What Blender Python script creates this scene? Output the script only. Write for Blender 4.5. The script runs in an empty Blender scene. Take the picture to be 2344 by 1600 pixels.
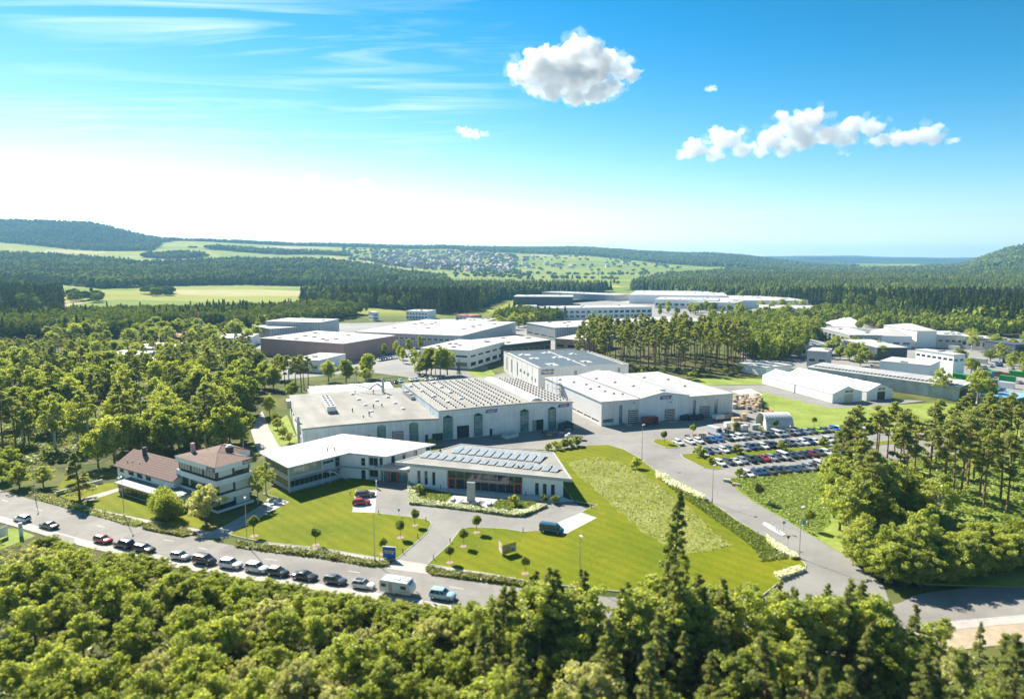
import bpy, bmesh, math, random
import numpy as np
from mathutils import Vector, Matrix
from mathutils.geometry import tessellate_polygon
R = math.radians
random.seed(7); RNG = np.random.default_rng(7)
SC = bpy.context.scene
COL = SC.collection

# ------------------------------------------------------------------ camera, sky, sun, exposure
F, CX, CY, H, YH = 1563.0, 1172.0, 800.0, 56.0, 598.0      # photograph is 2344 x 1600 px
PT = math.atan((CY - YH) / F); CP, SP = math.cos(PT), math.sin(PT)
cam = bpy.data.cameras.new('camera'); cam_o = bpy.data.objects.new('camera', cam); COL.objects.link(cam_o)
cam_o.location = (0, 0, H); cam_o.rotation_euler = (R(90) - PT, 0, 0)
cam.sensor_width = 36; cam.lens = 36 * F / 2344; cam.clip_start = 1; cam.clip_end = 60000
cam.dof.use_dof = True; cam.dof.focus_distance = 330; cam.dof.aperture_fstop = 0.068
SC.camera = cam_o
SUN_EL, SUN_AZ = 39.0, -37.3          # azimuth clockwise from +Y
SC.view_settings.view_transform = 'Standard'; SC.view_settings.look = 'None'
SC.view_settings.gamma = 1; SC.view_settings.use_curve_mapping = False
SC.view_settings.exposure = 1.75
world = bpy.data.worlds.new('World'); SC.world = world; world.use_nodes = True
SKY_STR, SKY_SAT, SKY_HUE, SKY_K, SKY_G, SKY_TINT = 0.074, 1.14, 0.473, 10.0, 1.8, (0.97, 0.92, 0.90)
def build_world():
    nt = world.node_tree; N = nt.nodes; Lk = nt.links
    bg = N['Background']; bg.inputs[1].default_value = SKY_STR
    sky = N.new('ShaderNodeTexSky'); sky.sky_type = 'NISHITA'; sky.sun_disc = False
    sky.sun_elevation = R(SUN_EL); sky.sun_rotation = R(SUN_AZ)
    sky.altitude = 450; sky.air_density = 1.0; sky.dust_density = 0.05; sky.ozone_density = 3.0
    hs = N.new('ShaderNodeHueSaturation'); hs.inputs['Saturation'].default_value = SKY_SAT; hs.inputs['Hue'].default_value = SKY_HUE
    # contrast of the sky: (c / k) ^ g * k, the same for every direction
    dv = N.new('ShaderNodeVectorMath'); dv.operation = 'SCALE'; dv.inputs['Scale'].default_value = 1 / SKY_K; Lk.new(sky.outputs[0], dv.inputs[0])
    gm = N.new('ShaderNodeGamma'); gm.inputs['Gamma'].default_value = SKY_G; Lk.new(dv.outputs[0], gm.inputs[0])
    mu = N.new('ShaderNodeVectorMath'); mu.operation = 'SCALE'; mu.inputs['Scale'].default_value = SKY_K; Lk.new(gm.outputs[0], mu.inputs[0])
    Lk.new(mu.outputs[0], hs.inputs['Color'])
    # thin high cirrus: streaked noise on a cloud layer far above, strongest over the left half of the sky
    tc = N.new('ShaderNodeTexCoord'); sep = N.new('ShaderNodeSeparateXYZ'); Lk.new(tc.outputs['Generated'], sep.inputs[0])
    def m(op, a, b=None, clamp=False):
        n = N.new('ShaderNodeMath'); n.operation = op; n.use_clamp = clamp
        for i, v in enumerate((a, b)):
            if v is None: continue
            if isinstance(v, (int, float)): n.inputs[i].default_value = v
            else: Lk.new(v, n.inputs[i])
        return n.outputs[0]
    z = m('MAXIMUM', sep.outputs['Z'], 0.03)
    X = m('DIVIDE', sep.outputs['X'], z); Y = m('DIVIDE', sep.outputs['Y'], z)
    cb = N.new('ShaderNodeCombineXYZ'); Lk.new(X, cb.inputs[0]); Lk.new(Y, cb.inputs[1])
    mp = N.new('ShaderNodeMapping'); mp.inputs['Rotation'].default_value = (0, 0, R(38)); mp.inputs['Scale'].default_value = (0.34, 1.7, 1)
    Lk.new(cb.outputs[0], mp.inputs[0])
    n1 = N.new('ShaderNodeTexNoise'); n1.inputs['Scale'].default_value = 1.35; n1.inputs['Detail'].default_value = 7
    n1.inputs['Roughness'].default_value = 0.58; n1.inputs['Distortion'].default_value = 1.6
    Lk.new(mp.outputs[0], n1.inputs['Vector'])
    n2 = N.new('ShaderNodeTexNoise'); n2.inputs['Scale'].default_value = 0.42; n2.inputs['Detail'].default_value = 2
    Lk.new(cb.outputs[0], n2.inputs['Vector'])
    r1 = N.new('ShaderNodeMapRange'); r1.inputs['From Min'].default_value = 0.47; r1.inputs['From Max'].default_value = 0.80
    Lk.new(n1.outputs[0], r1.inputs[0])
    r2 = N.new('ShaderNodeMapRange'); r2.inputs['From Min'].default_value = 0.34; r2.inputs['From Max'].default_value = 0.56
    Lk.new(n2.outputs[0], r2.inputs[0])
    lf = N.new('ShaderNodeMapRange'); lf.inputs['From Min'].default_value = 0.25; lf.inputs['From Max'].default_value = -0.9
    Lk.new(X, lf.inputs[0])
    cov = m('MULTIPLY', m('MULTIPLY', r1.outputs[0], r2.outputs[0]), lf.outputs[0], True)
    ez = N.new('ShaderNodeMapRange'); ez.inputs['From Min'].default_value = 0.11; ez.inputs['From Max'].default_value = 0.22; Lk.new(sep.outputs['Z'], ez.inputs[0])
    cov = m('MULTIPLY', m('MULTIPLY', cov, ez.outputs[0]), 0.8, True)
    mix = N.new('ShaderNodeMixRGB'); Lk.new(cov, mix.inputs[0]); tint = N.new('ShaderNodeMixRGB'); tint.blend_type = 'MULTIPLY'; tint.inputs[0].default_value = 1; tint.inputs[2].default_value = (*SKY_TINT, 1); Lk.new(hs.outputs[0], tint.inputs[1])
    # bright sky pales towards white, whatever its direction
    bw = N.new('ShaderNodeRGBToBW'); Lk.new(tint.outputs[0], bw.inputs[0])
    wr = N.new('ShaderNodeMapRange'); wr.inputs['From Min'].default_value = 1.4; wr.inputs['From Max'].default_value = 6.0; wr.inputs['To Max'].default_value = 0.8; Lk.new(bw.outputs[0], wr.inputs[0])
    wc = N.new('ShaderNodeVectorMath'); wc.operation = 'SCALE'; wc.inputs[0].default_value = (0.93, 1.0, 1.05); Lk.new(bw.outputs[0], wc.inputs['Scale'])
    pal = N.new('ShaderNodeMixRGB'); Lk.new(wr.outputs[0], pal.inputs[0]); Lk.new(tint.outputs[0], pal.inputs[1]); Lk.new(wc.outputs[0], pal.inputs[2]); Lk.new(pal.outputs[0], mix.inputs[1])
    mix.inputs[2].default_value = (6.5, 6.8, 7.0, 1)
    Lk.new(mix.outputs[0], bg.inputs[0])
build_world()
sd = Vector((math.sin(R(SUN_AZ)) * math.cos(R(SUN_EL)), math.cos(R(SUN_AZ)) * math.cos(R(SUN_EL)), math.sin(R(SUN_EL))))
sun = bpy.data.lights.new('sun', 'SUN'); sun.energy = 3.4; sun.angle = R(0.53); sun.color = (1.0, 0.93, 0.80)
sun_o = bpy.data.objects.new('sun', sun); COL.objects.link(sun_o)
sun_o.rotation_euler = (-sd).to_track_quat('-Z', 'Y').to_euler(); sun_o.location = sd * 400
cy = SC.cycles
cy.use_denoising = True; cy.max_bounces = 8; cy.diffuse_bounces = 6; cy.glossy_bounces = 3; cy.transmission_bounces = 6
cy.volume_bounces = 3; cy.transparent_max_bounces = 8; cy.sample_clamp_indirect = 6; cy.caustics_reflective = False; cy.caustics_refractive = False

# ------------------------------------------------------------------ photograph pixel -> place
REG = {1:(200,950,3.873),2:(600,800,2.905),3:(1100,750,2.905),4:(1500,800,2.7536),5:(0,1050,2.1127),6:(500,640,2.905),
 7:(1150,600,1.9464),8:(0,450,1.9367),'a':(250,1000,6.281),'b':(0,1200,1.983),'c':(1172,1150,1.983),'d':(0,700,3.32),
 'f':(1100,0,1.868),'g':(800,520,2.582),'h':(1500,930,4.648),0:(0,0,1/1.009),'n':(0,0,1),'i':(860,1230,26.43),
 'l':(1120,1220,22.66),'m':(0,1180,14.525),'o':(840,1320,10.56),'p':(560,660,3.748),'q':(1150,640,3.0987),'r':(1800,700,4.272),
 's':(1500,880,6.64),'t':(990,900,6.64),'u':(640,860,6.456),'v':(600,1020,6.456),'w':(930,1060,5.81),'x':(1380,880,7.2625),'y':(200,1220,6.456)}
def ray(r, x, y):
    a, b, k = REG[r]; dx = (a + x / k - CX) / F; dy = (CY - b - y / k) / F
    return (dx, CP + dy * SP, -SP + dy * CP)
def P(r, x, y, z=0.0):
    "point where the sight line of a photo pixel meets the level z"
    d = ray(r, x, y); t = (z - H) / d[2]
    return Vector((d[0] * t, d[1] * t, z))
def PY(r, x, y, Y):
    "point on a sight line at ground distance Y"
    d = ray(r, x, y); t = Y / d[1]
    return Vector((d[0] * t, Y, H + d[2] * t))

# ------------------------------------------------------------------ materials
MATS = {}
def M(name, col, rough=0.75, var=0.12, scale=1.0, metal=0.0, bump=0.0, bscale=None, spec=0.35, stripes=None, col2=None, stretch=None, detail=4, panel=None, streak=0.0):
    if name in MATS: return MATS[name]
    m = bpy.data.materials.new(name); m.use_nodes = True; MATS[name] = m
    nt = m.node_tree; N = nt.nodes; L = nt.links; b = N['Principled BSDF']
    b.inputs['Roughness'].default_value = rough; b.inputs['Metallic'].default_value = metal
    b.inputs['Specular IOR Level'].default_value = spec
    tc = N.new('ShaderNodeTexCoord'); src = tc.outputs['Object']
    if stretch:
        mp = N.new('ShaderNodeMapping'); mp.inputs['Scale'].default_value = stretch; L.new(src, mp.inputs[0]); src = mp.outputs[0]
    nz = N.new('ShaderNodeTexNoise'); nz.inputs['Scale'].default_value = scale; nz.inputs['Detail'].default_value = detail
    nz.inputs['Roughness'].default_value = 0.62; L.new(src, nz.inputs['Vector'])
    mr = N.new('ShaderNodeMapRange'); mr.inputs['From Min'].default_value = 0.3; mr.inputs['From Max'].default_value = 0.7
    L.new(nz.outputs[0], mr.inputs[0])
    mx = N.new('ShaderNodeMixRGB'); L.new(mr.outputs[0], mx.inputs[0])
    c1 = tuple(c * (1 - var) for c in col[:3]); c2 = tuple(min(1, c * (1 + var)) for c in (col2 or col)[:3])
    mx.inputs[1].default_value = (*c1, 1); mx.inputs[2].default_value = (*c2, 1)
    out = mx.outputs[0]
    if stripes:
        axis, period, depth = stripes
        wv = N.new('ShaderNodeTexWave'); wv.bands_direction = axis; wv.inputs['Scale'].default_value = 1.0 / period * 0.314 * 1.0
        wv.inputs['Distortion'].default_value = 0; L.new(tc.outputs['Object'], wv.inputs['Vector'])
        bp = N.new('ShaderNodeBump'); bp.inputs['Strength'].default_value = depth; bp.inputs['Distance'].default_value = 0.05
        L.new(wv.outputs['Fac'], bp.inputs['Height']); L.new(bp.outputs[0], b.inputs['Normal'])
        ml = N.new('ShaderNodeMixRGB'); ml.blend_type = 'MULTIPLY'; ml.inputs[0].default_value = 0.35
        L.new(out, ml.inputs[1]); L.new(wv.outputs['Fac'], ml.inputs[2]); out = ml.outputs[0]
    elif bump:
        n2 = N.new('ShaderNodeTexNoise'); n2.inputs['Scale'].default_value = bscale or scale * 6; n2.inputs['Detail'].default_value = 3
        L.new(src, n2.inputs['Vector'])
        bp = N.new('ShaderNodeBump'); bp.inputs['Strength'].default_value = bump; bp.inputs['Distance'].default_value = 0.1
        L.new(n2.outputs[0], bp.inputs['Height']); L.new(bp.outputs[0], b.inputs['Normal'])
    def mulc(out, fac_socket, amount):
        g = N.new('ShaderNodeMixRGB'); g.blend_type = 'MULTIPLY'; g.inputs[0].default_value = amount
        L.new(out, g.inputs[1]); L.new(fac_socket, g.inputs[2]); return g.outputs[0]
    if panel:      # fine joints between cladding sheets or roof membranes
        mode, pw, ph, dark = panel
        sx = N.new('ShaderNodeSeparateXYZ'); L.new(tc.outputs['Object'], sx.inputs[0]); cb = N.new('ShaderNodeCombineXYZ')
        if mode == 'wall':
            ad = N.new('ShaderNodeMath'); ad.operation = 'ADD'; L.new(sx.outputs[0], ad.inputs[0]); L.new(sx.outputs[1], ad.inputs[1]); L.new(ad.outputs[0], cb.inputs[0]); L.new(sx.outputs[2], cb.inputs[1])
        else: L.new(sx.outputs[0], cb.inputs[0]); L.new(sx.outputs[1], cb.inputs[1])
        br = N.new('ShaderNodeTexBrick'); br.offset = 0.0 if mode == 'wall' else 0.5; br.inputs['Scale'].default_value = 1.0; br.inputs['Brick Width'].default_value = pw; br.inputs['Row Height'].default_value = ph
        br.inputs['Mortar Size'].default_value = 0.035; br.inputs['Mortar Smooth'].default_value = 0.3
        br.inputs['Color1'].default_value = (1,1,1,1); br.inputs['Color2'].default_value = (0.93,0.93,0.93,1); br.inputs['Mortar'].default_value = (1-dark,)*3 + (1,)
        L.new(cb.outputs[0], br.inputs['Vector']); out = mulc(out, br.outputs['Color'], 1.0)
    if streak:     # rain streaks and grime with their own shapes
        ms = N.new('ShaderNodeMapping'); ms.inputs['Scale'].default_value = (1.6, 1.6, 0.10) if (panel and panel[0] == 'wall') else (0.25, 0.07, 1); L.new(tc.outputs['Object'], ms.inputs[0])
        ns = N.new('ShaderNodeTexNoise'); ns.inputs['Scale'].default_value = 1.0; ns.inputs['Detail'].default_value = 6; L.new(ms.outputs[0], ns.inputs['Vector'])
        rs = N.new('ShaderNodeMapRange'); rs.inputs['From Min'].default_value = 0.35; rs.inputs['From Max'].default_value = 0.62; rs.inputs['To Min'].default_value = 1 - streak; rs.inputs['To Max'].default_value = 1.0
        L.new(ns.outputs[0], rs.inputs[0]); out = mulc(out, rs.outputs[0], 1.0)
    L.new(out, b.inputs['Base Color'])
    return m
def paint(name, col, metal=0.0):
    if name in MATS: return MATS[name]
    m = M(name, col, rough=0.32, var=0.03, scale=3, metal=metal, spec=0.5)
    b = m.node_tree.nodes['Principled BSDF']; b.inputs['Coat Weight'].default_value = 0.6; b.inputs['Coat Roughness'].default_value = 0.08
    return m
def leafmat(name, c_dark, c_light, trans=0.42, attr=None, gloss=0.025):
    "foliage: every leaf face gets its own tone, every tree a slightly different one"
    m = bpy.data.materials.new(name); m.use_nodes = True; MATS[name] = m
    nt = m.node_tree; N = nt.nodes; L = nt.links; N.remove(N['Principled BSDF']); out = N['Material Output']
    ramp = N.new('ShaderNodeMixRGB'); ramp.inputs[1].default_value = (*c_dark, 1); ramp.inputs[2].default_value = (*c_light, 1)
    if attr:
        at = N.new('ShaderNodeAttribute'); at.attribute_name = attr; at.attribute_type = 'GEOMETRY'
        L.new(at.outputs['Fac'], ramp.inputs[0])
    else:
        oi = N.new('ShaderNodeObjectInfo'); ge = N.new('ShaderNodeNewGeometry')
        a1 = N.new('ShaderNodeMath'); a1.operation = 'MULTIPLY'; a1.inputs[1].default_value = 0.55; L.new(ge.outputs['Random Per Island'], a1.inputs[0])
        a2 = N.new('ShaderNodeMath'); a2.operation = 'MULTIPLY_ADD'; a2.inputs[1].default_value = 0.45
        L.new(oi.outputs['Random'], a2.inputs[0]); L.new(a1.outputs[0], a2.inputs[2]); L.new(a2.outputs[0], ramp.inputs[0])
    d = N.new('ShaderNodeBsdfDiffuse'); t = N.new('ShaderNodeBsdfTranslucent'); g = N.new('ShaderNodeBsdfGlossy'); g.inputs['Roughness'].default_value = 0.45
    L.new(ramp.outputs[0], d.inputs[0])
    tb = N.new('ShaderNodeMixRGB'); tb.blend_type = 'MULTIPLY'; tb.inputs[0].default_value = 1; tb.inputs[2].default_value = (1.25, 1.15, 0.5, 1)
    L.new(ramp.outputs[0], tb.inputs[1]); L.new(tb.outputs[0], t.inputs[0]); g.inputs[0].default_value = (0.9, 0.95, 0.9, 1)
    m1 = N.new('ShaderNodeMixShader'); m1.inputs[0].default_value = trans; L.new(d.outputs[0], m1.inputs[1]); L.new(t.outputs[0], m1.inputs[2])
    m2 = N.new('ShaderNodeMixShader'); m2.inputs[0].default_value = gloss; L.new(m1.outputs[0], m2.inputs[1]); L.new(g.outputs[0], m2.inputs[2])
    L.new(m2.outputs[0], out.inputs['Surface'])
    return m
GLASS = M('window_glass', (0.035, 0.05, 0.055), rough=0.04, var=0.3, scale=0.7, spec=0.9)
GLASSB = M('blue_glass', (0.12, 0.25, 0.27), rough=0.05, var=0.35, scale=0.5, spec=0.9)
CARGLASS = M('car_glass', (0.05, 0.075, 0.085), rough=0.04, var=0.1, spec=0.9)
DARK = M('dark_metal', (0.05, 0.055, 0.06), rough=0.5, var=0.1, scale=3)
BROWNFR = M('brown_frame', (0.06, 0.045, 0.04), rough=0.6, var=0.1)
WHITE = M('white_render', (0.84, 0.84, 0.83), rough=0.85, var=0.04, scale=0.6, bump=0.05, bscale=20)
WHITEF = M('white_frame', (0.76, 0.76, 0.75), rough=0.5, var=0.03)
CONC = M('concrete', (0.46, 0.45, 0.43), rough=0.85, var=0.10, scale=0.8, bump=0.1, bscale=14)
STEEL = M('galvanised_steel', (0.45, 0.46, 0.47), rough=0.45, metal=0.6, var=0.08, scale=2)
BLUE = M('sign_blue', (0.02, 0.12, 0.42), rough=0.5, var=0.05)
ORANGE = M('sign_orange', (0.95, 0.56, 0.12), rough=0.5, var=0.05)
REDFR = M('orange_red_frame', (0.62, 0.13, 0.06), rough=0.5, var=0.05)
GREENP = M('green_paint', (0.02, 0.30, 0.06), rough=0.5, var=0.1, scale=1)

# ------------------------------------------------------------------ mesh and object helpers
class MB:
    "collects faces; build() links them as one mesh object"
    def __init__(s, mtx=None): s.v = []; s.f = []; s.mi = []; s.m = mtx
    def add(s, vs, fs, mi=0):
        o = len(s.v)
        s.v += [tuple(s.m @ Vector(p)) if s.m else tuple(p) for p in vs]
        s.f += [tuple(o + i for i in f) for f in fs]; s.mi += [mi] * len(fs); return s
    def box(s, x0, x1, y0, y1, z0, z1, mi=0):
        return s.add([(x0,y0,z0),(x1,y0,z0),(x1,y1,z0),(x0,y1,z0),(x0,y0,z1),(x1,y0,z1),(x1,y1,z1),(x0,y1,z1)],
                     [(0,3,2,1),(4,5,6,7),(0,1,5,4),(1,2,6,5),(2,3,7,6),(3,0,4,7)], mi)
    def prism(s, poly, z0, z1, mi=0):
        "poly counter-clockwise; z1 may be a list"
        n = len(poly); zt = z1 if isinstance(z1, (list, tuple)) else [z1] * n; zb = z0 if isinstance(z0, (list, tuple)) else [z0] * n
        vs = [(p[0], p[1], zb[i]) for i, p in enumerate(poly)] + [(p[0], p[1], zt[i]) for i, p in enumerate(poly)]
        tri = tessellate_polygon([[Vector((p[0], p[1], 0)) for p in poly]])
        fs = []
        for t in tri:
            a, b, c = t
            cr = (poly[b][0]-poly[a][0])*(poly[c][1]-poly[a][1])-(poly[b][1]-poly[a][1])*(poly[c][0]-poly[a][0])
            if cr < 0: b, c = c, b
            fs.append((a + n, b + n, c + n)); fs.append((a, c, b))
        fs += [(i, (i+1) % n, (i+1) % n + n, i + n) for i in range(n)]
        return s.add(vs, fs, mi)
    def cyl(s, x, y, z0, z1, r0, r1=None, n=10, mi=0):
        r1 = r0 if r1 is None else r1
        vs = [(x + r0*math.cos(2*math.pi*i/n), y + r0*math.sin(2*math.pi*i/n), z0) for i in range(n)] + \
             [(x + r1*math.cos(2*math.pi*i/n), y + r1*math.sin(2*math.pi*i/n), z1) for i in range(n)]
        return s.add(vs, [(i, (i+1) % n, (i+1) % n + n, i + n) for i in range(n)] + [tuple(range(n-1,-1,-1)), tuple(range(n, 2*n))], mi)
    def tube(s, a, b, r0, r1=None, n=6, mi=0):
        a, b = Vector(a), Vector(b); r1 = r0 if r1 is None else r1; d = (b - a)
        if d.length < 1e-6: return s
        d.normalize(); u = d.orthogonal().normalized(); w = d.cross(u)
        vs = [a + (u*math.cos(2*math.pi*i/n) + w*math.sin(2*math.pi*i/n))*r0 for i in range(n)] + \
             [b + (u*math.cos(2*math.pi*i/n) + w*math.sin(2*math.pi*i/n))*r1 for i in range(n)]
        return s.add(vs, [(i, (i+1) % n, (i+1) % n + n, i + n) for i in range(n)] + [tuple(range(n-1,-1,-1)), tuple(range(n, 2*n))], mi)
    def mesh(s, name, mats, smooth=False):
        me = bpy.data.meshes.new(name); me.from_pydata(s.v, [], s.f)
        for m in (mats if isinstance(mats, (list, tuple)) else [mats]): me.materials.append(m)
        if any(s.mi): me.polygons.foreach_set('material_index', s.mi)
        if smooth: me.polygons.foreach_set('use_smooth', [True] * len(s.f))
        me.update(); return me
    def build(s, name, mats, parent=None, smooth=False):
        return link(name, s.mesh(name, mats, smooth), parent)
def link(name, data, parent=None):
    o = bpy.data.objects.new(name, data); COL.objects.link(o)
    if parent is not None: o.parent = parent
    return o
def tag(o, label, cat, group=None):
    o['label'] = label; o['category'] = cat
    if group: o['group'] = group
    return o
def thing(name, label, cat, loc=(0,0,0), rz=0.0, group=None):
    o = bpy.data.objects.new(name, None); COL.objects.link(o); o.location = loc; o.rotation_euler = (0, 0, rz)
    o.empty_display_size = 0.5
    return tag(o, label, cat, group)
def struct(o): o['kind'] = 'structure'; return o
def stuff(o): o['kind'] = 'stuff'; return o
def dup(root, loc, rz=0.0, scale=1.0, label=None, group=None, mats=None):
    "copy of a thing with its parts and their sub-parts (mesh data shared)"
    r = root.copy(); COL.objects.link(r); r.location = loc; r.rotation_euler = (0, 0, rz)
    r.scale = scale if isinstance(scale, (tuple, list)) else (scale,) * 3
    if label: r['label'] = label
    if group: r['group'] = group
    for ch in root.children:
        c = ch.copy(); COL.objects.link(c); c.parent = r
        for g in ch.children:
            d = g.copy(); COL.objects.link(d); d.parent = c
    return r
def ccw(p):
    a = sum(p[i][0]*p[(i+1) % len(p)][1] - p[(i+1) % len(p)][0]*p[i][1] for i in range(len(p)))
    return list(p) if a > 0 else list(reversed(p))
def sheet(name, pts, z, mat, thick=0.25, kind='structure', parent=None):
    "flat ground piece with an edge: pts are (x, y) places"
    o = MB().prism(ccw([(p[0], p[1]) for p in pts]), z - thick, z).build(name, mat, parent)
    if kind: o['kind'] = kind
    return o
def PP(r, *xy): return [P(r, x, y) for x, y in xy]
def smooth_poly(pts, k=6):
    "Catmull-Rom through the points (open)"
    out = []; n = len(pts)
    for i in range(n - 1):
        p0, p1, p2, p3 = pts[max(i-1, 0)], pts[i], pts[i+1], pts[min(i+2, n-1)]
        for j in range(k):
            t = j / k
            out.append(0.5 * ((2*p1) + (p2-p0)*t + (2*p0-5*p1+4*p2-p3)*t*t + (3*p1-p0-3*p2+p3)*t**3))
    out.append(pts[-1]); return out
def ribbon(left, right): return list(left) + list(reversed(right))
def offset_line(pts, d):
    out = []
    for i, p in enumerate(pts):
        a = pts[max(i-1, 0)]; b = pts[min(i+1, len(pts)-1)]; t = (b - a); n = Vector((-t.y, t.x, 0)).normalized()
        out.append(p + n * d)
    return out
def inpoly(x, y, poly):
    c = False; n = len(poly); j = n - 1
    for i in range(n):
        xi, yi, xj, yj = poly[i][0], poly[i][1], poly[j][0], poly[j][1]
        if (yi > y) != (yj > y) and x < (xj - xi) * (y - yi) / (yj - yi) + xi: c = not c
        j = i
    return c
ORD = ['first','second','third','fourth','fifth','sixth','seventh','eighth','ninth','tenth','eleventh','twelfth','thirteenth','fourteenth',
 'fifteenth','sixteenth','seventeenth','eighteenth','nineteenth','twentieth','twenty-first','twenty-second','twenty-third','twenty-fourth',
 'twenty-fifth','twenty-sixth','twenty-seventh','twenty-eighth','twenty-ninth','thirtieth','thirty-first','thirty-second','thirty-third']
# ------------------------------------------------------------------ terrain: flat valley floor, wooded hills behind
T_PX = np.array([-700, 0, 200, 400, 700, 1000, 1300, 1600, 1900, 2150, 2344, 2900], float)
T_Y = np.array([0, 720, 1000, 1400, 1800, 2200, 2600, 3000, 3600, 4300, 5200, 7000, 9500, 13000], float)
T_Z = np.array([
 #  -700    0  200  400  700 1000 1300 1600 1900 2150 2344 2900
 [   0,    0,   0,   0,   0,   0,   0,   0,   0,   0,   0,   0],
 [   2,    1,   0,   0,   0,   0,   0,   0,   0,   0,   0,   0],
 [  14,   10,   6,   3,   2,   0,   0,   0,   0,   0,   0,   2],
 [  22,   17,  12,   8,   6,   2,   0,   0,   0,   0,   2,   8],
 [  44,   36,  32,  26,  24,   6,   0,   0,   2,   3,   8,  26],
 [  74,   64,  60,  50,  46,  14,   4,   6,   4,   6,  28,  60],
 [ 104,   94,  84,  74,  66,  26,  14,  14,   6,   8,  84, 125],
 [ 150,  140, 120, 112,  90,  52,  34,  26,   8,  10, 108, 150],
 [ 250,  256, 246, 158, 128, 102,  74,  46,  14,  14,  92, 150],
 [ 285,  268, 240, 168, 158, 134, 122,  84,  22,  20,  40, 100],
 [ 250,  210, 190, 140, 140, 128, 148, 104,  36,  30,  40,  80],
 [ 150,  120, 110,  90,  80,  80,  80,  60,  46,  60,  60,  80],
 [ 120,  110, 100,  90,  90,  90,  90,  90, 100, 106, 100,  90],
 [ 100,  100, 100, 100, 100, 100, 100, 100, 100, 100, 100, 100]], float)
def _vn(x, y):
    "cheap smooth value noise"
    xi = np.floor(x); yi = np.floor(y); fx = x - xi; fy = y - yi; fx = fx*fx*(3-2*fx); fy = fy*fy*(3-2*fy)
    h = lambda a, b: np.modf(np.abs(np.sin(a*127.1 + b*311.7) * 43758.5453))[0]
    return (h(xi,yi)*(1-fx)+h(xi+1,yi)*fx)*(1-fy) + (h(xi,yi+1)*(1-fx)+h(xi+1,yi+1)*fx)*fy
def terrain_h(X, Y):
    X = np.asarray(X, float); Y = np.asarray(Y, float)
    px = np.clip(CX + F * X / np.maximum(Y, 500), T_PX[0], T_PX[-1]); Yc = np.clip(Y, 0, T_Y[-1] - 1)
    i = np.clip(np.searchsorted(T_PX, px, 'right') - 1, 0, len(T_PX) - 2); j = np.clip(np.searchsorted(T_Y, Yc, 'right') - 1, 0, len(T_Y) - 2)
    s = (px - T_PX[i]) / (T_PX[i+1] - T_PX[i]); t = (Yc - T_Y[j]) / (T_Y[j+1] - T_Y[j]); s = s*s*(3-2*s)
    z = (T_Z[j,i]*(1-s)+T_Z[j,i+1]*s)*(1-t) + (T_Z[j+1,i]*(1-s)+T_Z[j+1,i+1]*s)*t
    amp = np.clip((Y - 900) / 1500, 0, 1)
    z = z + amp * 14 * (_vn(X/420, Y/420) - 0.5) + amp * 5 * (_vn(X/140 + 9, Y/140) - 0.5) + np.clip((Y - 5500)/2500, 0, 1) * 60 * (_vn(X/900 + 3, Y/1400) - 0.45)
    return np.where(Y < 700, 0.0, z) - 0.06
# woods on the far ground, as regions in (photo column, distance)
def _pl(*p): return p
WOODS = {
 'left_block':  _pl((-700,745),(60,745),(145,800),(150,1010),(60,1060),(-700,1100)),
 'middle_belt': _pl((-700,1330),(120,1330),(240,1180),(400,1330),(560,1420),(700,1400),(860,1330),(1030,1500),(1020,1900),(900,2150),(780,2330),(560,2430),(420,2230),(330,2120),(150,2280),(-700,2300)),
 'ridge_left':  _pl((-700,2950),(120,2880),(250,2820),(360,2900),(385,3450),(430,3800),(700,3950),(1000,4100),(1300,3850),(1500,3450),(1620,3150),(1900,3250),(1960,4400),(1600,5000),(1100,5100),(400,4900),(-700,4600)),
 'ridge_field': _pl((330,2560),(400,2500),(480,2600),(470,2700),(350,2700)),
 'ridge_row':   _pl((480,2950),(640,2900),(800,3050),(800,3180),(640,3100),(480,3100)),
 'right_woods': _pl((1440,1330),(1560,1060),(1660,960),(1840,860),(1990,760),(2110,660),(2250,560),(2420,500),(2900,470),(2900,3700),(2500,3900),(2344,3700),(2180,3500),(2000,3400),(1800,3200),(1560,2300),(1470,1800)),
 'hill_right':  _pl((2100,3600),(2400,3700),(2900,3700),(2900,4300),(2100,4200)),
 'spruce_row':  _pl((690,960),(760,860),(900,800),(1010,720),(1090,760),(1130,900),(1180,1050),(1330,1120),(1400,1280),(1100,1330),(860,1180),(720,1080)),
 'left_near':   _pl((-400,520),(60,500),(180,490),(300,500),(330,540),(420,560),(560,600),(700,690),(800,690),(840,720),(720,800),(640,720),(420,690),(330,680),(200,670),(60,650),(-400,660)),
}
WBOX = {n: (min(p[0] for p in pl), max(p[0] for p in pl), min(p[1] for p in pl), max(p[1] for p in pl)) for n, pl in WOODS.items()}
def wood_at(px, Y):
    for n, pl in WOODS.items():
        b = WBOX[n]
        if b[0] <= px <= b[1] and b[2] <= Y <= b[3] and inpoly(px, Y, pl): return n
    return None
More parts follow.
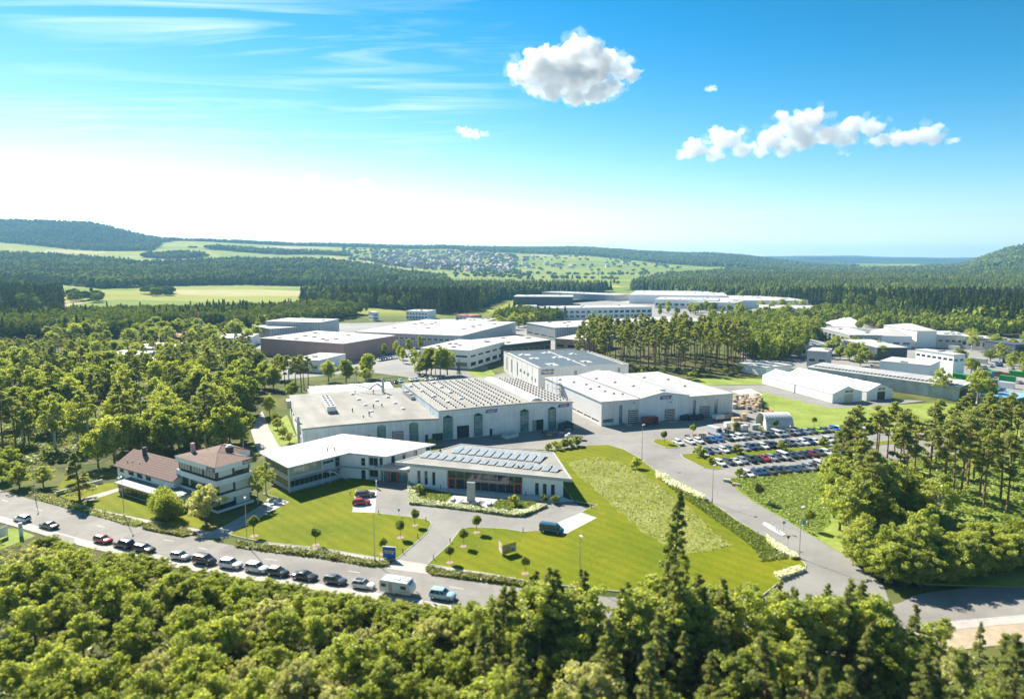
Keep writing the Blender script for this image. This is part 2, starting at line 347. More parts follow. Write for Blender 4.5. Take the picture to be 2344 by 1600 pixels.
def make_terrain():
    xs = np.concatenate([np.linspace(-1900, -300, 20, endpoint=False), np.linspace(-300, 2640, 150, endpoint=False), np.linspace(2640, 4300, 20)])
    ys = np.concatenate([np.linspace(-250, 700, 20, endpoint=False), np.geomspace(700, 5300, 150, endpoint=False), np.geomspace(5300, 14000, 18)])
    A, Y = np.meshgrid((xs - CX) / F, ys); X = A * np.maximum(Y, 700)
    Z = terrain_h(X, Y)
    me = bpy.data.meshes.new('terrain'); nr, nc = X.shape
    idx = np.arange(nr*nc).reshape(nr, nc)
    quads = np.stack([idx[:-1,:-1], idx[:-1,1:], idx[1:,1:], idx[1:,:-1]], -1).reshape(-1, 4)
    me.from_pydata(np.stack([X, Y, Z], -1).reshape(-1, 3).tolist(), [], quads.tolist())
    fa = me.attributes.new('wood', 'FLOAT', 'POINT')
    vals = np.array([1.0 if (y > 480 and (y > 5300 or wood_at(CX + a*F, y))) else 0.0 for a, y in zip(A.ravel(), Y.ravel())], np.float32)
    fa.data.foreach_set('value', vals)
    me.polygons.foreach_set('use_smooth', [True] * len(me.polygons))
    m = bpy.data.materials.new('countryside'); m.use_nodes = True; nt = m.node_tree; N = nt.nodes; L = nt.links; b = N['Principled BSDF']
    b.inputs['Roughness'].default_value = 0.95; b.inputs['Specular IOR Level'].default_value = 0.1
    tc = N.new('ShaderNodeTexCoord')
    mp = N.new('ShaderNodeMapping'); mp.inputs['Scale'].default_value = (1/340, 1/170, 0.0); mp.inputs['Rotation'].default_value = (0, 0, 0.5)
    L.new(tc.outputs['Object'], mp.inputs[0])
    vo = N.new('ShaderNodeTexVoronoi'); vo.inputs['Scale'].default_value = 1.0; L.new(mp.outputs[0], vo.inputs['Vector'])
    sp = N.new('ShaderNodeSeparateColor'); L.new(vo.outputs['Color'], sp.inputs[0])
    cr = N.new('ShaderNodeValToRGB'); cr.color_ramp.interpolation = 'CONSTANT'
    e = cr.color_ramp.elements; e[0].position = 0; e[0].color = (0.20, 0.245, 0.03, 1); e[1].position = 0.3; e[1].color = (0.25, 0.27, 0.045, 1)
    for p_, c_ in ((0.55, (0.155, 0.215, 0.025, 1)), (0.72, (0.37, 0.335, 0.15, 1)), (0.82, (0.225, 0.26, 0.04, 1))):
        el = e.new(p_); el.color = c_
    L.new(sp.outputs[0], cr.inputs[0])
    # near the camera: rough grass instead of fields
    sx = N.new('ShaderNodeSeparateXYZ'); L.new(tc.outputs['Object'], sx.inputs[0])
    mr = N.new('ShaderNodeMapRange'); mr.inputs['From Min'].default_value = 650; mr.inputs['From Max'].default_value = 760; L.new(sx.outputs['Y'], mr.inputs[0])
    nz = N.new('ShaderNodeTexNoise'); nz.inputs['Scale'].default_value = 0.09; nz.inputs['Detail'].default_value = 8; L.new(tc.outputs['Object'], nz.inputs['Vector'])
    g = N.new('ShaderNodeValToRGB'); g.color_ramp.elements[0].color = (0.06, 0.085, 0.02, 1); g.color_ramp.elements[0].position = 0.35
    g.color_ramp.elements[1].color = (0.15, 0.16, 0.05, 1); g.color_ramp.elements[1].position = 0.65; L.new(nz.outputs[0], g.inputs[0])
    mx = N.new('ShaderNodeMixRGB'); L.new(mr.outputs[0], mx.inputs[0]); L.new(g.outputs[0], mx.inputs[1]); L.new(cr.outputs[0], mx.inputs[2])
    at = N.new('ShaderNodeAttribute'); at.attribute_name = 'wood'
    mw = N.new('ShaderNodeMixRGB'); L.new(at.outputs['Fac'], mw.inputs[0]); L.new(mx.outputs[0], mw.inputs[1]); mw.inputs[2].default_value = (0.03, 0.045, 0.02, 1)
    n3 = N.new('ShaderNodeTexNoise'); n3.inputs['Scale'].default_value = 0.02; n3.inputs['Detail'].default_value = 8; L.new(tc.outputs['Object'], n3.inputs['Vector'])
    m3 = N.new('ShaderNodeMixRGB'); m3.blend_type = 'OVERLAY'; m3.inputs[0].default_value = 0.3; L.new(mw.outputs[0], m3.inputs[1]); L.new(n3.outputs[0], m3.inputs[2])
    L.new(m3.outputs[0], b.inputs['Base Color'])
    me.materials.append(m)
    o = link('terrain', me); o['kind'] = 'structure'
make_terrain()

# ------------------------------------------------------------------ near ground: street, drives, yards, lawns
ASPH = M('aged_asphalt', (0.275, 0.256, 0.236), rough=0.9, var=0.13, scale=0.12, bump=0.12, bscale=25, detail=9)
YARD = M('yard_asphalt', (0.275, 0.264, 0.246), rough=0.9, var=0.10, scale=0.08, bump=0.1, bscale=25, detail=9)
PATCH = M('asphalt_patch', (0.27, 0.255, 0.235), rough=0.9, var=0.08, scale=0.4)
PAVE = M('path_paving', (0.47, 0.435, 0.395), rough=0.9, var=0.12, scale=0.5, bump=0.1, bscale=12, detail=8)
PAVEL = M('light_paving', (0.58, 0.56, 0.53), rough=0.85, var=0.06, scale=0.7, bump=0.08, bscale=12)
KERB = M('kerb_stone', (0.46, 0.45, 0.43), rough=0.85, var=0.12, scale=1.5)
SAND = M('sandy_ground', (0.42, 0.34, 0.24), rough=0.95, var=0.2, scale=0.4, detail=8)
PAINT = M('road_paint', (0.66, 0.66, 0.64), rough=0.7, var=0.08, scale=2)
def wear(m, crack=0.25, blotch=0.2, cs=0.16):
    "fine cracks, sealed seams and worn blotches on an asphalt material"
    nt = m.node_tree; N = nt.nodes; L = nt.links; b = N['Principled BSDF']; src = b.inputs['Base Color'].links[0].from_socket; tc = N.new('ShaderNodeTexCoord')
    nw = N.new('ShaderNodeTexNoise'); nw.inputs['Scale'].default_value = 0.25; nw.inputs['Detail'].default_value = 4; L.new(tc.outputs['Object'], nw.inputs['Vector'])
    ad = N.new('ShaderNodeVectorMath'); ad.operation = 'MULTIPLY_ADD'; ad.inputs[1].default_value = (5,5,0); L.new(nw.outputs['Color'], ad.inputs[0]); L.new(tc.outputs['Object'], ad.inputs[2])
    vo = N.new('ShaderNodeTexVoronoi'); vo.feature = 'DISTANCE_TO_EDGE'; vo.inputs['Scale'].default_value = cs; L.new(ad.outputs[0], vo.inputs['Vector'])
    r1 = N.new('ShaderNodeMapRange'); r1.inputs['From Max'].default_value = 0.022; r1.inputs['To Min'].default_value = 1-crack; r1.inputs['To Max'].default_value = 1; L.new(vo.outputs[0], r1.inputs[0])
    n2 = N.new('ShaderNodeTexNoise'); n2.inputs['Scale'].default_value = 0.07; n2.inputs['Detail'].default_value = 8; n2.inputs['Roughness'].default_value = 0.7; L.new(tc.outputs['Object'], n2.inputs['Vector'])
    r2 = N.new('ShaderNodeMapRange'); r2.inputs['From Min'].default_value = 0.4; r2.inputs['From Max'].default_value = 0.6; r2.inputs['To Min'].default_value = 1-blotch; r2.inputs['To Max'].default_value = 1.04; L.new(n2.outputs[0], r2.inputs[0])
    mm = N.new('ShaderNodeMath'); mm.operation = 'MULTIPLY'; L.new(r1.outputs[0], mm.inputs[0]); L.new(r2.outputs[0], mm.inputs[1])
    g = N.new('ShaderNodeMixRGB'); g.blend_type = 'MULTIPLY'; g.inputs[0].default_value = 1; L.new(src, g.inputs[1]); L.new(mm.outputs[0], g.inputs[2]); L.new(g.outputs[0], b.inputs['Base Color'])
wear(ASPH, .10, .18, .09); wear(YARD, .09, .17, .07); wear(PAVE, .15, .15, .3)
def grassmat(name, c1, c2, c3, s1=0.06, s2=1.6, bump=0.5, mow=0.0):
    m = bpy.data.materials.new(name); m.use_nodes = True; nt = m.node_tree; N = nt.nodes; L = nt.links; b = N['Principled BSDF']; MATS[name] = m
    b.inputs['Roughness'].default_value = 0.9; b.inputs['Specular IOR Level'].default_value = 0.12
    tc = N.new('ShaderNodeTexCoord')
    a = N.new('ShaderNodeTexNoise'); a.inputs['Scale'].default_value = s1; a.inputs['Detail'].default_value = 7; a.inputs['Roughness'].default_value = 0.65; L.new(tc.outputs['Object'], a.inputs['Vector'])
    c = N.new('ShaderNodeTexNoise'); c.inputs['Scale'].default_value = s2; c.inputs['Detail'].default_value = 5; L.new(tc.outputs['Object'], c.inputs['Vector'])
    r = N.new('ShaderNodeValToRGB'); e = r.color_ramp.elements; e[0].position = 0.34; e[0].color = (*c1, 1); e[1].position = 0.68; e[1].color = (*c3, 1)
    k = e.new(0.5); k.color = (*c2, 1); L.new(a.outputs[0], r.inputs[0])
    mx = N.new('ShaderNodeMixRGB'); mx.blend_type = 'OVERLAY'; mx.inputs[0].default_value = 0.32; L.new(r.outputs[0], mx.inputs[1]); L.new(c.outputs[0], mx.inputs[2])
    outc = mx.outputs[0]
    if mow:   # mower lanes and dry spots
        wv = N.new('ShaderNodeTexWave'); wv.bands_direction = 'DIAGONAL'; wv.inputs['Scale'].default_value = 0.16; wv.inputs['Distortion'].default_value = 1.2; wv.inputs['Detail'].default_value = 2; L.new(tc.outputs['Object'], wv.inputs['Vector'])
        w2 = N.new('ShaderNodeMapRange'); w2.inputs['To Min'].default_value = 1-mow; w2.inputs['To Max'].default_value = 1+mow*.4; L.new(wv.outputs['Fac'], w2.inputs[0])
        nd = N.new('ShaderNodeTexNoise'); nd.inputs['Scale'].default_value = 0.33; nd.inputs['Detail'].default_value = 6; nd.inputs['Roughness'].default_value = 0.7; L.new(tc.outputs['Object'], nd.inputs['Vector'])
        rd = N.new('ShaderNodeMapRange'); rd.inputs['From Min'].default_value = 0.58; rd.inputs['From Max'].default_value = 0.74; L.new(nd.outputs[0], rd.inputs[0])
        m1_ = N.new('ShaderNodeMixRGB'); m1_.blend_type = 'MULTIPLY'; m1_.inputs[0].default_value = 1; L.new(outc, m1_.inputs[1]); L.new(w2.outputs[0], m1_.inputs[2])
        sc_ = N.new('ShaderNodeMath'); sc_.operation = 'MULTIPLY'; sc_.inputs[1].default_value = 0.6; L.new(rd.outputs[0], sc_.inputs[0])
        m2_ = N.new('ShaderNodeMixRGB'); L.new(sc_.outputs[0], m2_.inputs[0]); L.new(m1_.outputs[0], m2_.inputs[1]); m2_.inputs[2].default_value = (0.30, 0.27, 0.06, 1); outc = m2_.outputs[0]
    L.new(outc, b.inputs['Base Color'])
    bp = N.new('ShaderNodeBump'); bp.inputs['Strength'].default_value = bump; bp.inputs['Distance'].default_value = 0.12
    n2 = N.new('ShaderNodeTexNoise'); n2.inputs['Scale'].default_value = 5; n2.inputs['Detail'].default_value = 4; L.new(tc.outputs['Object'], n2.inputs['Vector'])
    L.new(n2.outputs[0], bp.inputs['Height']); L.new(bp.outputs[0], b.inputs['Normal'])
    return m
LAWN = grassmat('mown_lawn', (0.12, 0.16, 0.002), (0.16, 0.187, 0.003), (0.205, 0.21, 0.005), mow=0.10)
MEADOW = grassmat('wild_meadow', (0.175, 0.205, 0.025), (0.24, 0.26, 0.05), (0.31, 0.315, 0.10), 0.12, 1.1, 0.9)
ROUGH = grassmat('rough_grass', (0.18, 0.245, 0.045), (0.245, 0.31, 0.06), (0.32, 0.355, 0.10), 0.1, 0.9, 0.9)
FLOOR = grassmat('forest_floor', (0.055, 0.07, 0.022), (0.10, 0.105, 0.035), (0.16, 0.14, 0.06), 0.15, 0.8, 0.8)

# main street: upper kerb and lower kerb
ST_UP = smooth_poly(PP(5, (-150,105),(0,150),(150,195),(330,240),(690,332),(940,374),(1110,415),(1500,470),(1860,523),(2060,552)) +
                    PP('n', (1100,1331),(1250,1352),(1400,1366),(1560,1372),(1700,1368),(1830,1366),(2029,1384),(2105,1359),(2230,1343),(2344,1329),(2600,1310)), 5)
ST_UP = [p for i, p in enumerate(ST_UP)]
street_w = 9.4
ST_LO = offset_line(ST_UP, -street_w)
LO_R = smooth_poly(PP('n', (1900,1452),(2000,1447),(2095,1432),(2200,1420),(2344,1407),(2600,1385)), 5)
ST_LO = [p for p in ST_LO if p.x < 55] + [p for p in LO_R if p.x > 56]
sheet('street', ribbon(ST_UP, ST_LO), 0.0, ASPH)
SIDE = offset_line(ST_LO, -2.2)
sheet('street_footpath', ribbon(offset_line(ST_LO, -0.35), SIDE), 0.05, PAVE)
sheet('street_kerb', ribbon(offset_line(ST_LO, -0.02), offset_line(ST_LO, -0.34)), 0.06, KERB)
sheet('sandy_verge', ribbon([p for p in offset_line(LO_R, -0.5)], [p for p in offset_line(LO_R, -7)]), 0.02, SAND)
for k in range(9):   # dashes of the centre line
    i = 8 + k*5
    if i + 1 < len(ST_UP):
        c0 = offset_line(ST_UP, -3.4)[i]; d = (ST_UP[i+1] - ST_UP[i]).normalized(); n = Vector((-d.y, d.x, 0))
        sheet('lane_dash', [c0 + n*0.06, c0 + d*2.6 + n*0.06, c0 + d*2.6 - n*0.06, c0 - n*0.06], 0.008, PAINT, 0.004)
sheet('asphalt_repair', PP(5, (2078,605),(2320,640),(2320,668),(2078,636)), 0.005, PATCH, 0.004)
sheet('asphalt_repair', PP(1, (990,1240),(1090,1250),(1240,1150),(1170,1140)), 0.005, PATCH, 0.004)
sheet('asphalt_repair', PP('m', (1600,690),(1830,600),(2480,760),(2480,960),(1640,840)), 0.056, PATCH, 0.004)
sheet('asphalt_repair', PP(5, (0,185),(90,180),(60,195),(0,210)), 0.005, PATCH, 0.004)
sheet('asphalt_repair', PP(5, (205,265),(290,252),(400,268),(250,300)), 0.005, PATCH, 0.004)

# company road and yard
YARD_P = (PP('n', (640,1040),(640,985)) + PP(2, (100,660)) + PP('n', (700,985),(930,1010)) + PP(3, (-200,720)) + [P('n', 1040, 880)] + PP(2, (800,160),(1500,110)) +
          PP(3, (60,320),(390,250),(1000,290),(1390,385),(1600,385),(1880,380),(1900,400)) + PP(4, (1115,372),(1060,360),(640,262),(590,252),(690,285),(560,296),(490,300)) +
          PP(4, (640,330),(700,400),(600,505),(870,515),(1160,492),(1500,480),(2050,560),(1950,660),(1500,700),(1080,762),(600,806),(460,812),(430,822),(500,862),(520,890),(640,970),(800,1060),(1000,1180),(1200,1300),(1365,1392)) +
          PP('c', (1640,330),(1690,385),(1725,480),(1120,480),(1190,400),(1215,360),(1330,312),(1336,285),(1310,262)) +
          PP(3, (2110,1530),(1900,1400),(1700,1280),(1540,1165),(1300,1030),(1170,960),(1060,870),(960,815),(850,780),(430,812),(0,790),(-250,790)))
sheet('yard', YARD_P, 0.006, YARD)
sheet('side_drive', PP(1, (1440,110),(1590,100),(1640,190),(1760,330),(1540,330),(1530,230)) , 0.012, PAVE, 0.3)
sheet('west_drive', PP('d', (1870,800),(1990,795),(2050,930),(2160,1110),(1960,1110),(1900,930)), 0.010, PAVE, 0.3)
# forecourt in front of the pavilion
sheet('forecourt', PP(2, (700,930),(760,860),(985,880),(2000,975),(2160,1060),(2235,1032),(2130,1085),(2000,1240),(1850,1220),(1840,1207),(1730,1212),(1600,1192),(1385,1182),(1315,1205),(1250,1292),(1095,1432),(1000,1440),(850,1412),(900,1392),(1092,1222),(1125,1162),(1092,1132),(750,1088),(700,1080)), 0.02, YARD)
sheet('entry_ramp', PP(2, (900,1396),(1100,1428),(1095,1480),(1150,1500),(800,1450),(850,1425)), 0.026, PAVE)
sheet('parking_bay', PP(2, (625,933),(762,933),(750,1085),(598,1080)), 0.035, PAVEL)
sheet('parking_bay', PP(2, (2122,1085),(2226,1120),(2005,1236),(1846,1216),(1850,1200)), 0.035, PAVEL)
sheet('terrace', PP('w', (230,335),(60,300),(545,318),(1540,425),(2090,462),(2230,505),(1900,540),(1780,500),(1030,440),(600,400)), 0.10, PAVEL)
sheet('gravel_bed', PP(1, (1600,740),(1790,770),(1690,830),(1590,870)), 0.06, PAVEL)
# lawns
L1 = PP(1, (1560,700),(1660,650)) + PP(2, (120,930),(170,957),(540,862),(705,850),(760,862),(760,910),(757,934),(622,934),(598,1082),(750,1088),(950,1110),(1092,1132),(1112,1142),(1124,1160),(1092,1222),(900,1390),(850,1398),(400,1322),(0,1278)) + PP(1, (1282,1066),(1262,1050),(1330,1020),(1500,928),(1640,852),(1790,772),(1690,735))
sheet('lawn', L1, 0.10, LAWN)
L2 = PP(2, (1105,1425),(1250,1292),(1312,1205),(1345,1190),(1384,1182),(1600,1192),(1730,1212),(1840,1207),(1850,1217),(2004,1237),(2228,1120),(2126,1085),(2168,1060),(2232,1032),(2140,1020),(2070,1005),(1990,880),(1900,700)) + PP(3, (400,825),(690,786),(850,780),(960,815),(1060,870),(1170,960),(1300,1030),(1540,1165),(1700,1280),(1900,1400),(2110,1530)) + PP('c', (1310,262),(1332,285),(1328,312),(1215,358)) + PP('n', (1745,1362),(1600,1364),(1400,1352),(1250,1336),(1190,1328),(1080,1308))
sheet('lawn', L2, 0.10, LAWN)
MEADOW_P = PP(3, (585,900),(680,875),(770,862),(870,880),(960,908),(1100,990),(1270,1105),(1450,1260),(1660,1440),(1600,1475),(1460,1500),(1340,1505),(1200,1440),(1000,1290),(800,1110),(650,980))
def ragged(poly, step=1.2, amp=.55, seed=2):
    rg = random.Random(seed); out = []
    for i in range(len(poly)):
        a, b = poly[i], poly[(i+1) % len(poly)]; k = max(1, int((b-a).length/step))
        for j in range(k): q = a.lerp(b, j/k); out.append(q + Vector((rg.uniform(-amp,amp), rg.uniform(-amp,amp), 0)))
    return out
sheet('meadow_strip', ragged(MEADOW_P), 0.112, MEADOW, 0.2)
sheet('lawn', PP(1, (-200,560),(110,610),(280,600),(440,700),(520,760),(700,800),(900,820),(1060,1000),(1050,1025),(960,1005),(700,960),(520,925),(130,845),(-100,780),(-300,700)), 0.10, LAWN)
sheet('garden_path', PP(1, (-60,745),(290,645),(310,665),(-20,775)), 0.12, PAVE)
sheet('pavement', PP(1, (-100,775),(160,840),(540,925),(700,955),(980,1010),(1060,1030),(1260,1050),(1240,1065),(1000,1065),(850,1015),(540,960),(160,865),(-100,810)), 0.06, PAVE)
sheet('office_drive', PP(1, (1060,1050),(1180,1000),(1420,870),(1560,790),(1600,740),(1700,735),(1785,772),(1640,848),(1490,930),(1330,1015),(1250,1060),(1240,1090),(1000,1090)), 0.05, PAVE)
sheet('pavement', ribbon(PP(2, (0,1282),(400,1326),(850,1400)), PP(2, (0,1300),(400,1347),(760,1405),(850,1415))), 0.07, PAVE)
sheet('pavement', PP(2, (1090,1432),(1500,1487),(1760,1535),(1760,1550),(1480,1506),(1090,1448)), 0.112, PAVE)
def kerbs(poly, z, w=.16):
    "kerb stones along the edge of a lawn, one piece per straight run"
    pl = ccw([(p[0], p[1]) for p in poly]); n = len(pl); mb = MB()
    for i in range(n):
        a, b = Vector(pl[i]), Vector(pl[(i+1) % n]); d = b - a
        if d.length < .3: continue
        d.normalize(); nn = Vector((d.y, -d.x)) * w; zz = z + .004 * (i % 3)
        mb.prism([tuple(a), tuple(a + nn), tuple(b + nn), tuple(b)][::1], z - .3, zz)
    struct(mb.build('kerb', KERB))
kerbs(L1, .115); kerbs(L2, .115)
# verge strips of long grass between footpath and street get real tufts later
VERGES = [PP(1, (-500,650),(-200,770),(0,830),(140,860),(330,900),(490,945),(490,965),(420,990),(330,970),(130,910),(-60,860),(-400,760)),
          PP(1, (560,965),(700,975),(940,1040),(960,1055),(850,1080),(640,1040),(490,1010),(490,995)),
          PP(2, (0,1305),(400,1350),(740,1408),(850,1420),(840,1440),(740,1445),(400,1390),(0,1340),(-180,1315),(-170,1285)),
          PP(2, (1090,1450),(1480,1508),(1760,1552),(1900,1580),(1880,1600),(1480,1545),(1130,1500),(1090,1475))]
for v in VERGES: sheet('grass_verge', v, 0.09, ROUGH)
# island lawns of the car park
ISL = [PP('h', (0,355),(120,350),(260,430),(230,448),(110,442),(20,405),(-30,380)),
       PP('h', (275,515),(420,500),(560,525),(900,490),(1400,450),(2100,400),(2700,350),(2700,385),(2100,430),(1450,505),(840,570),(700,575),(640,600),(720,660),(640,672),(520,655),(400,595),(300,545)),
       PP('h', (840,300),(1000,285),(1230,262),(1450,245),(1470,250),(1250,280),(1000,303),(850,312))]
for v in ISL:
    sheet('lawn', v, 0.11, LAWN); kerbs(v, .125)
sheet('rough_meadow', PP(4, (462,812),(1080,764),(2400,650),(2400,1500),(1700,1480),(1365,1395),(1200,1302),(1000,1182),(800,1062),(640,972),(520,892),(505,866)), 0.10, ROUGH)
sheet('rough_meadow', PP(4, (700,400),(650,330),(590,290),(690,285),(600,252),(640,262),(1060,362),(1115,374),(1500,350),(1800,335),(2300,400),(2300,560),(1160,490),(870,512),(600,503)), 0.09, ROUGH)
sheet('rough_meadow', PP(3, (1390,340),(1880,340),(1900,378),(1600,384),(1400,386),(1290,360)), 0.09, ROUGH)
sheet('side_lawn', PP(1, (1600,100),(1770,0),(1870,240),(1700,275)), 0.08, ROUGH)
sheet('rough_meadow', PP(6, (1620,590),(1810,600),(1850,640),(1720,655)), 0.06, ROUGH)
sheet('tent_apron', PP(4, (690,225),(1120,345),(1500,315),(1700,325),(1500,350),(1115,374),(1060,362),(640,262)), 0.10, YARD)
sheet('concrete_pad', PP(4, (480,262),(600,248),(682,286),(560,298)), 0.10, PAVEL)
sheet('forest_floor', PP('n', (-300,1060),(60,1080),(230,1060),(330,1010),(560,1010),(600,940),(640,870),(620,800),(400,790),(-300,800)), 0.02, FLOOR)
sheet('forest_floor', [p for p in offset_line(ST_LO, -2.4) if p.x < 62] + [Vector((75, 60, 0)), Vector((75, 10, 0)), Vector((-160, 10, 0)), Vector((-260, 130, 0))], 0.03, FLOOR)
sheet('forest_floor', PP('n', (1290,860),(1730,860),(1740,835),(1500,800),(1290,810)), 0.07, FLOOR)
sheet('grass_corner', PP('m', (0,420),(560,440),(1180,680),(640,900),(0,1130)), 0.08, ROUGH)
# industrial ground behind the works
sheet('industrial_yard', PP('n', (560,905),(640,870),(830,850),(1000,872),(1110,850),(1100,800),(1300,800),(1330,760),(1200,690),(1500,680),(1850,690),(1880,715),(1700,740),(1690,800),(1700,835),(1900,850),(2344,930),(2700,950),(2700,760),(2100,705),(1880,700),(1500,672),(1290,676),(1230,700),(1180,728),(1000,730),(900,738),(640,742),(540,752)), -0.02, M('estate_asphalt', (0.27,0.265,0.25), rough=.9, var=.2, scale=.03, detail=9), 0.1)
# ------------------------------------------------------------------ clouds and air
def cloud_shell(name, puffs, r, Y, ctr, seed, grow, nsub, flat, dens, parent):
    k=Y/F/REG[r][2]; rg=random.Random(seed); bm=bmesh.new(); big=max(p[2] for p in puffs)*k
    for (x,y,rad) in puffs:
        c=PY(r,x,y,Y)-ctr; rr=rad*k*grow
        for j in range(nsub):
            s=rr*(1 if j==0 else rg.uniform(.22,.5)); off=Vector((0,0,0)) if j==0 else Vector((rg.uniform(-1,1)*rr*1.15,rg.uniform(-1,1)*rr*.8,rg.uniform(-.3,1.0)*rr*.85))
            mt=Matrix.Translation(c+off)@Matrix.Diagonal((s,s*.9,s*flat,1)); bmesh.ops.create_icosphere(bm,subdivisions=2,radius=1,matrix=mt)
    m_=bpy.data.meshes.new(name); bm.to_mesh(m_); bm.free(); o=link(name,m_)
    rm=o.modifiers.new('r','REMESH'); rm.mode='VOXEL'; rm.voxel_size=big*.095
    for sc,st in ((.8,.6),(.3,.36),(.11,.18)) if grow < 1.1 else ((.9,.9),(.35,.6),(.14,.3)):
        tx=bpy.data.textures.new('cn','CLOUDS'); tx.noise_scale=big*sc; tx.noise_depth=3
        dm=o.modifiers.new('d','DISPLACE'); dm.texture=tx; dm.strength=big*st; dm.mid_level=.5; dm.texture_coords='LOCAL'
    dg=bpy.context.evaluated_depsgraph_get(); ev=bpy.data.meshes.new_from_object(o.evaluated_get(dg)); o.modifiers.clear(); o.data=ev
    key='vapour_%g'%dens; mat=MATS.get(key)
    if not mat:
        mat=bpy.data.materials.new('cloud_vapour'); MATS[key]=mat; mat.use_nodes=True; nt=mat.node_tree; nt.nodes.remove(nt.nodes['Principled BSDF'])
        v=nt.nodes.new('ShaderNodeVolumePrincipled'); v.inputs['Density'].default_value=dens; v.inputs['Color'].default_value=(.97,.98,.99,1); v.inputs['Anisotropy'].default_value=.35
        nt.links.new(v.outputs[0],nt.nodes['Material Output'].inputs['Volume'])
    ev.materials.clear(); ev.materials.append(mat)
    o.parent=parent; return o
def cloud(name, label, r, puffs, Y, dens=.009, flat=.7):
    "puffy core inside a thin ragged veil, both filled with even white vapour; puffs = (x, y, radius) in photo pixels of region r"
    ctr=PY(r,puffs[0][0],puffs[0][1],Y); o=thing(name,label,'cloud',ctr,0,'clouds')
    cloud_shell('cloud_core',puffs,r,Y,ctr,len(puffs)*13,1.0,16,flat,dens,o)
    cloud_shell('cloud_veil',puffs,r,Y,ctr,len(puffs)*17+1,1.25,8,flat*.9,dens*.13,o)
    return o
CY_=9000.
cloud('cloud','largest white cumulus cloud, upper middle with grey hollow','f',[(250,290,70),(190,340,45),(320,260,60),(400,240,55),(450,200,50),(530,260,60),(600,300,45),(650,330,30),(300,390,55),(400,410,50),(500,410,48),(560,380,40),(230,380,40),(440,320,60),(360,330,60),(400,360,60),(490,330,55),(320,340,55)],CY_)
cloud('cloud','long row of cumulus puffs at the right','f',[(920,640,45),(1050,600,50),(1120,640,40),(1000,665,35),(1240,600,50),(1330,540,55),(1410,520,50),(1380,600,55),(1480,580,50),(1590,540,45),(1670,550,40),(1560,600,38),(1300,640,35),(1200,650,30),(870,665,22)],CY_)
cloud('cloud','puffy right end of the long cloud row','f',[(1720,600,35),(1780,600,34),(1850,590,40),(1910,580,42),(1940,600,30)],CY_)
cloud('cloud','small flat cloud left of the largest cumulus','e' if 'e' in REG else 'f',[(-45,575,24),(-80,560,18),(-20,585,18),(15,578,14)],CY_)
cloud('cloud','tiny cloud between the two large clouds','f',[(985,382,16),(1000,384,11),(970,384,9)],CY_)
cloud('cloud','tiny cloud right of the long cloud row','f',[(2015,605,16),(2035,602,13),(2000,612,10)],CY_)
cloud('cloud','tiny faint cloud below the long cloud row','f',[(1545,655,13),(1570,662,11)],CY_,.004)
cloud('cloud','faint thin cloud low over the right hills','f',[(1200,905,18),(1250,905,15),(1290,908,12),(1165,910,9)],CY_,.0022,.45)
REG['e2']=(0,0,1.983)
cloud('cloud','small puff low in the sky, left of two','e2',[(1415,803,20),(1440,800,13),(1400,808,12)],CY_,.005)
cloud('cloud','small puff low in the sky, right of two','e2',[(1645,825,18),(1675,830,14),(1690,834,9)],CY_,.005)
# ------------------------------------------------------------------ buildings
def fr(A, B):
    d = B - A; return math.atan2(d.y, d.x), d.length
def loc_in(A, rz, p):
    c, s = math.cos(rz), math.sin(rz); d = p - A
    return (d.x*c + d.y*s, -d.x*s + d.y*c, p.z)
def side(u0, v0, u1, v1):
    "matrix of a wall face running (u0,v0)->(u1,v1), seen from its right hand side: x along, y inward, z up"
    a = math.atan2(v1 - v0, u1 - u0); return Matrix.Translation((u0, v0, 0)) @ Matrix.Rotation(a, 4, 'Z'), math.hypot(u1-u0, v1-v0)
def wall_face(b, mtx, L, z0, z1, opens, mat, depth=0.22, name='wall'):
    "wall with real openings: opens = (x0, x1, za, zb)"
    xs = sorted({0.0, L, *[o[0] for o in opens], *[o[1] for o in opens]}); zs = sorted({z0, z1, *[o[2] for o in opens], *[o[3] for o in opens]})
    mb = MB(mtx)
    for i in range(len(xs)-1):
        for j in range(len(zs)-1):
            cx_, cz_ = (xs[i]+xs[i+1])/2, (zs[j]+zs[j+1])/2
            if any(o[0] < cx_ < o[1] and o[2] < cz_ < o[3] for o in opens): continue
            mb.add([(xs[i],0,zs[j]),(xs[i+1],0,zs[j]),(xs[i+1],0,zs[j+1]),(xs[i],0,zs[j+1])], [(0,1,2,3)])
    for o in opens:
        x0,x1,a,c = o[:4]; d = depth
        mb.add([(x0,0,a),(x1,0,a),(x1,0,c),(x0,0,c),(x0,d,a),(x1,d,a),(x1,d,c),(x0,d,c)], [(0,4,5,1),(1,5,6,2),(2,6,7,3),(3,7,4,0)])
    return mb.build(name, mat, b)
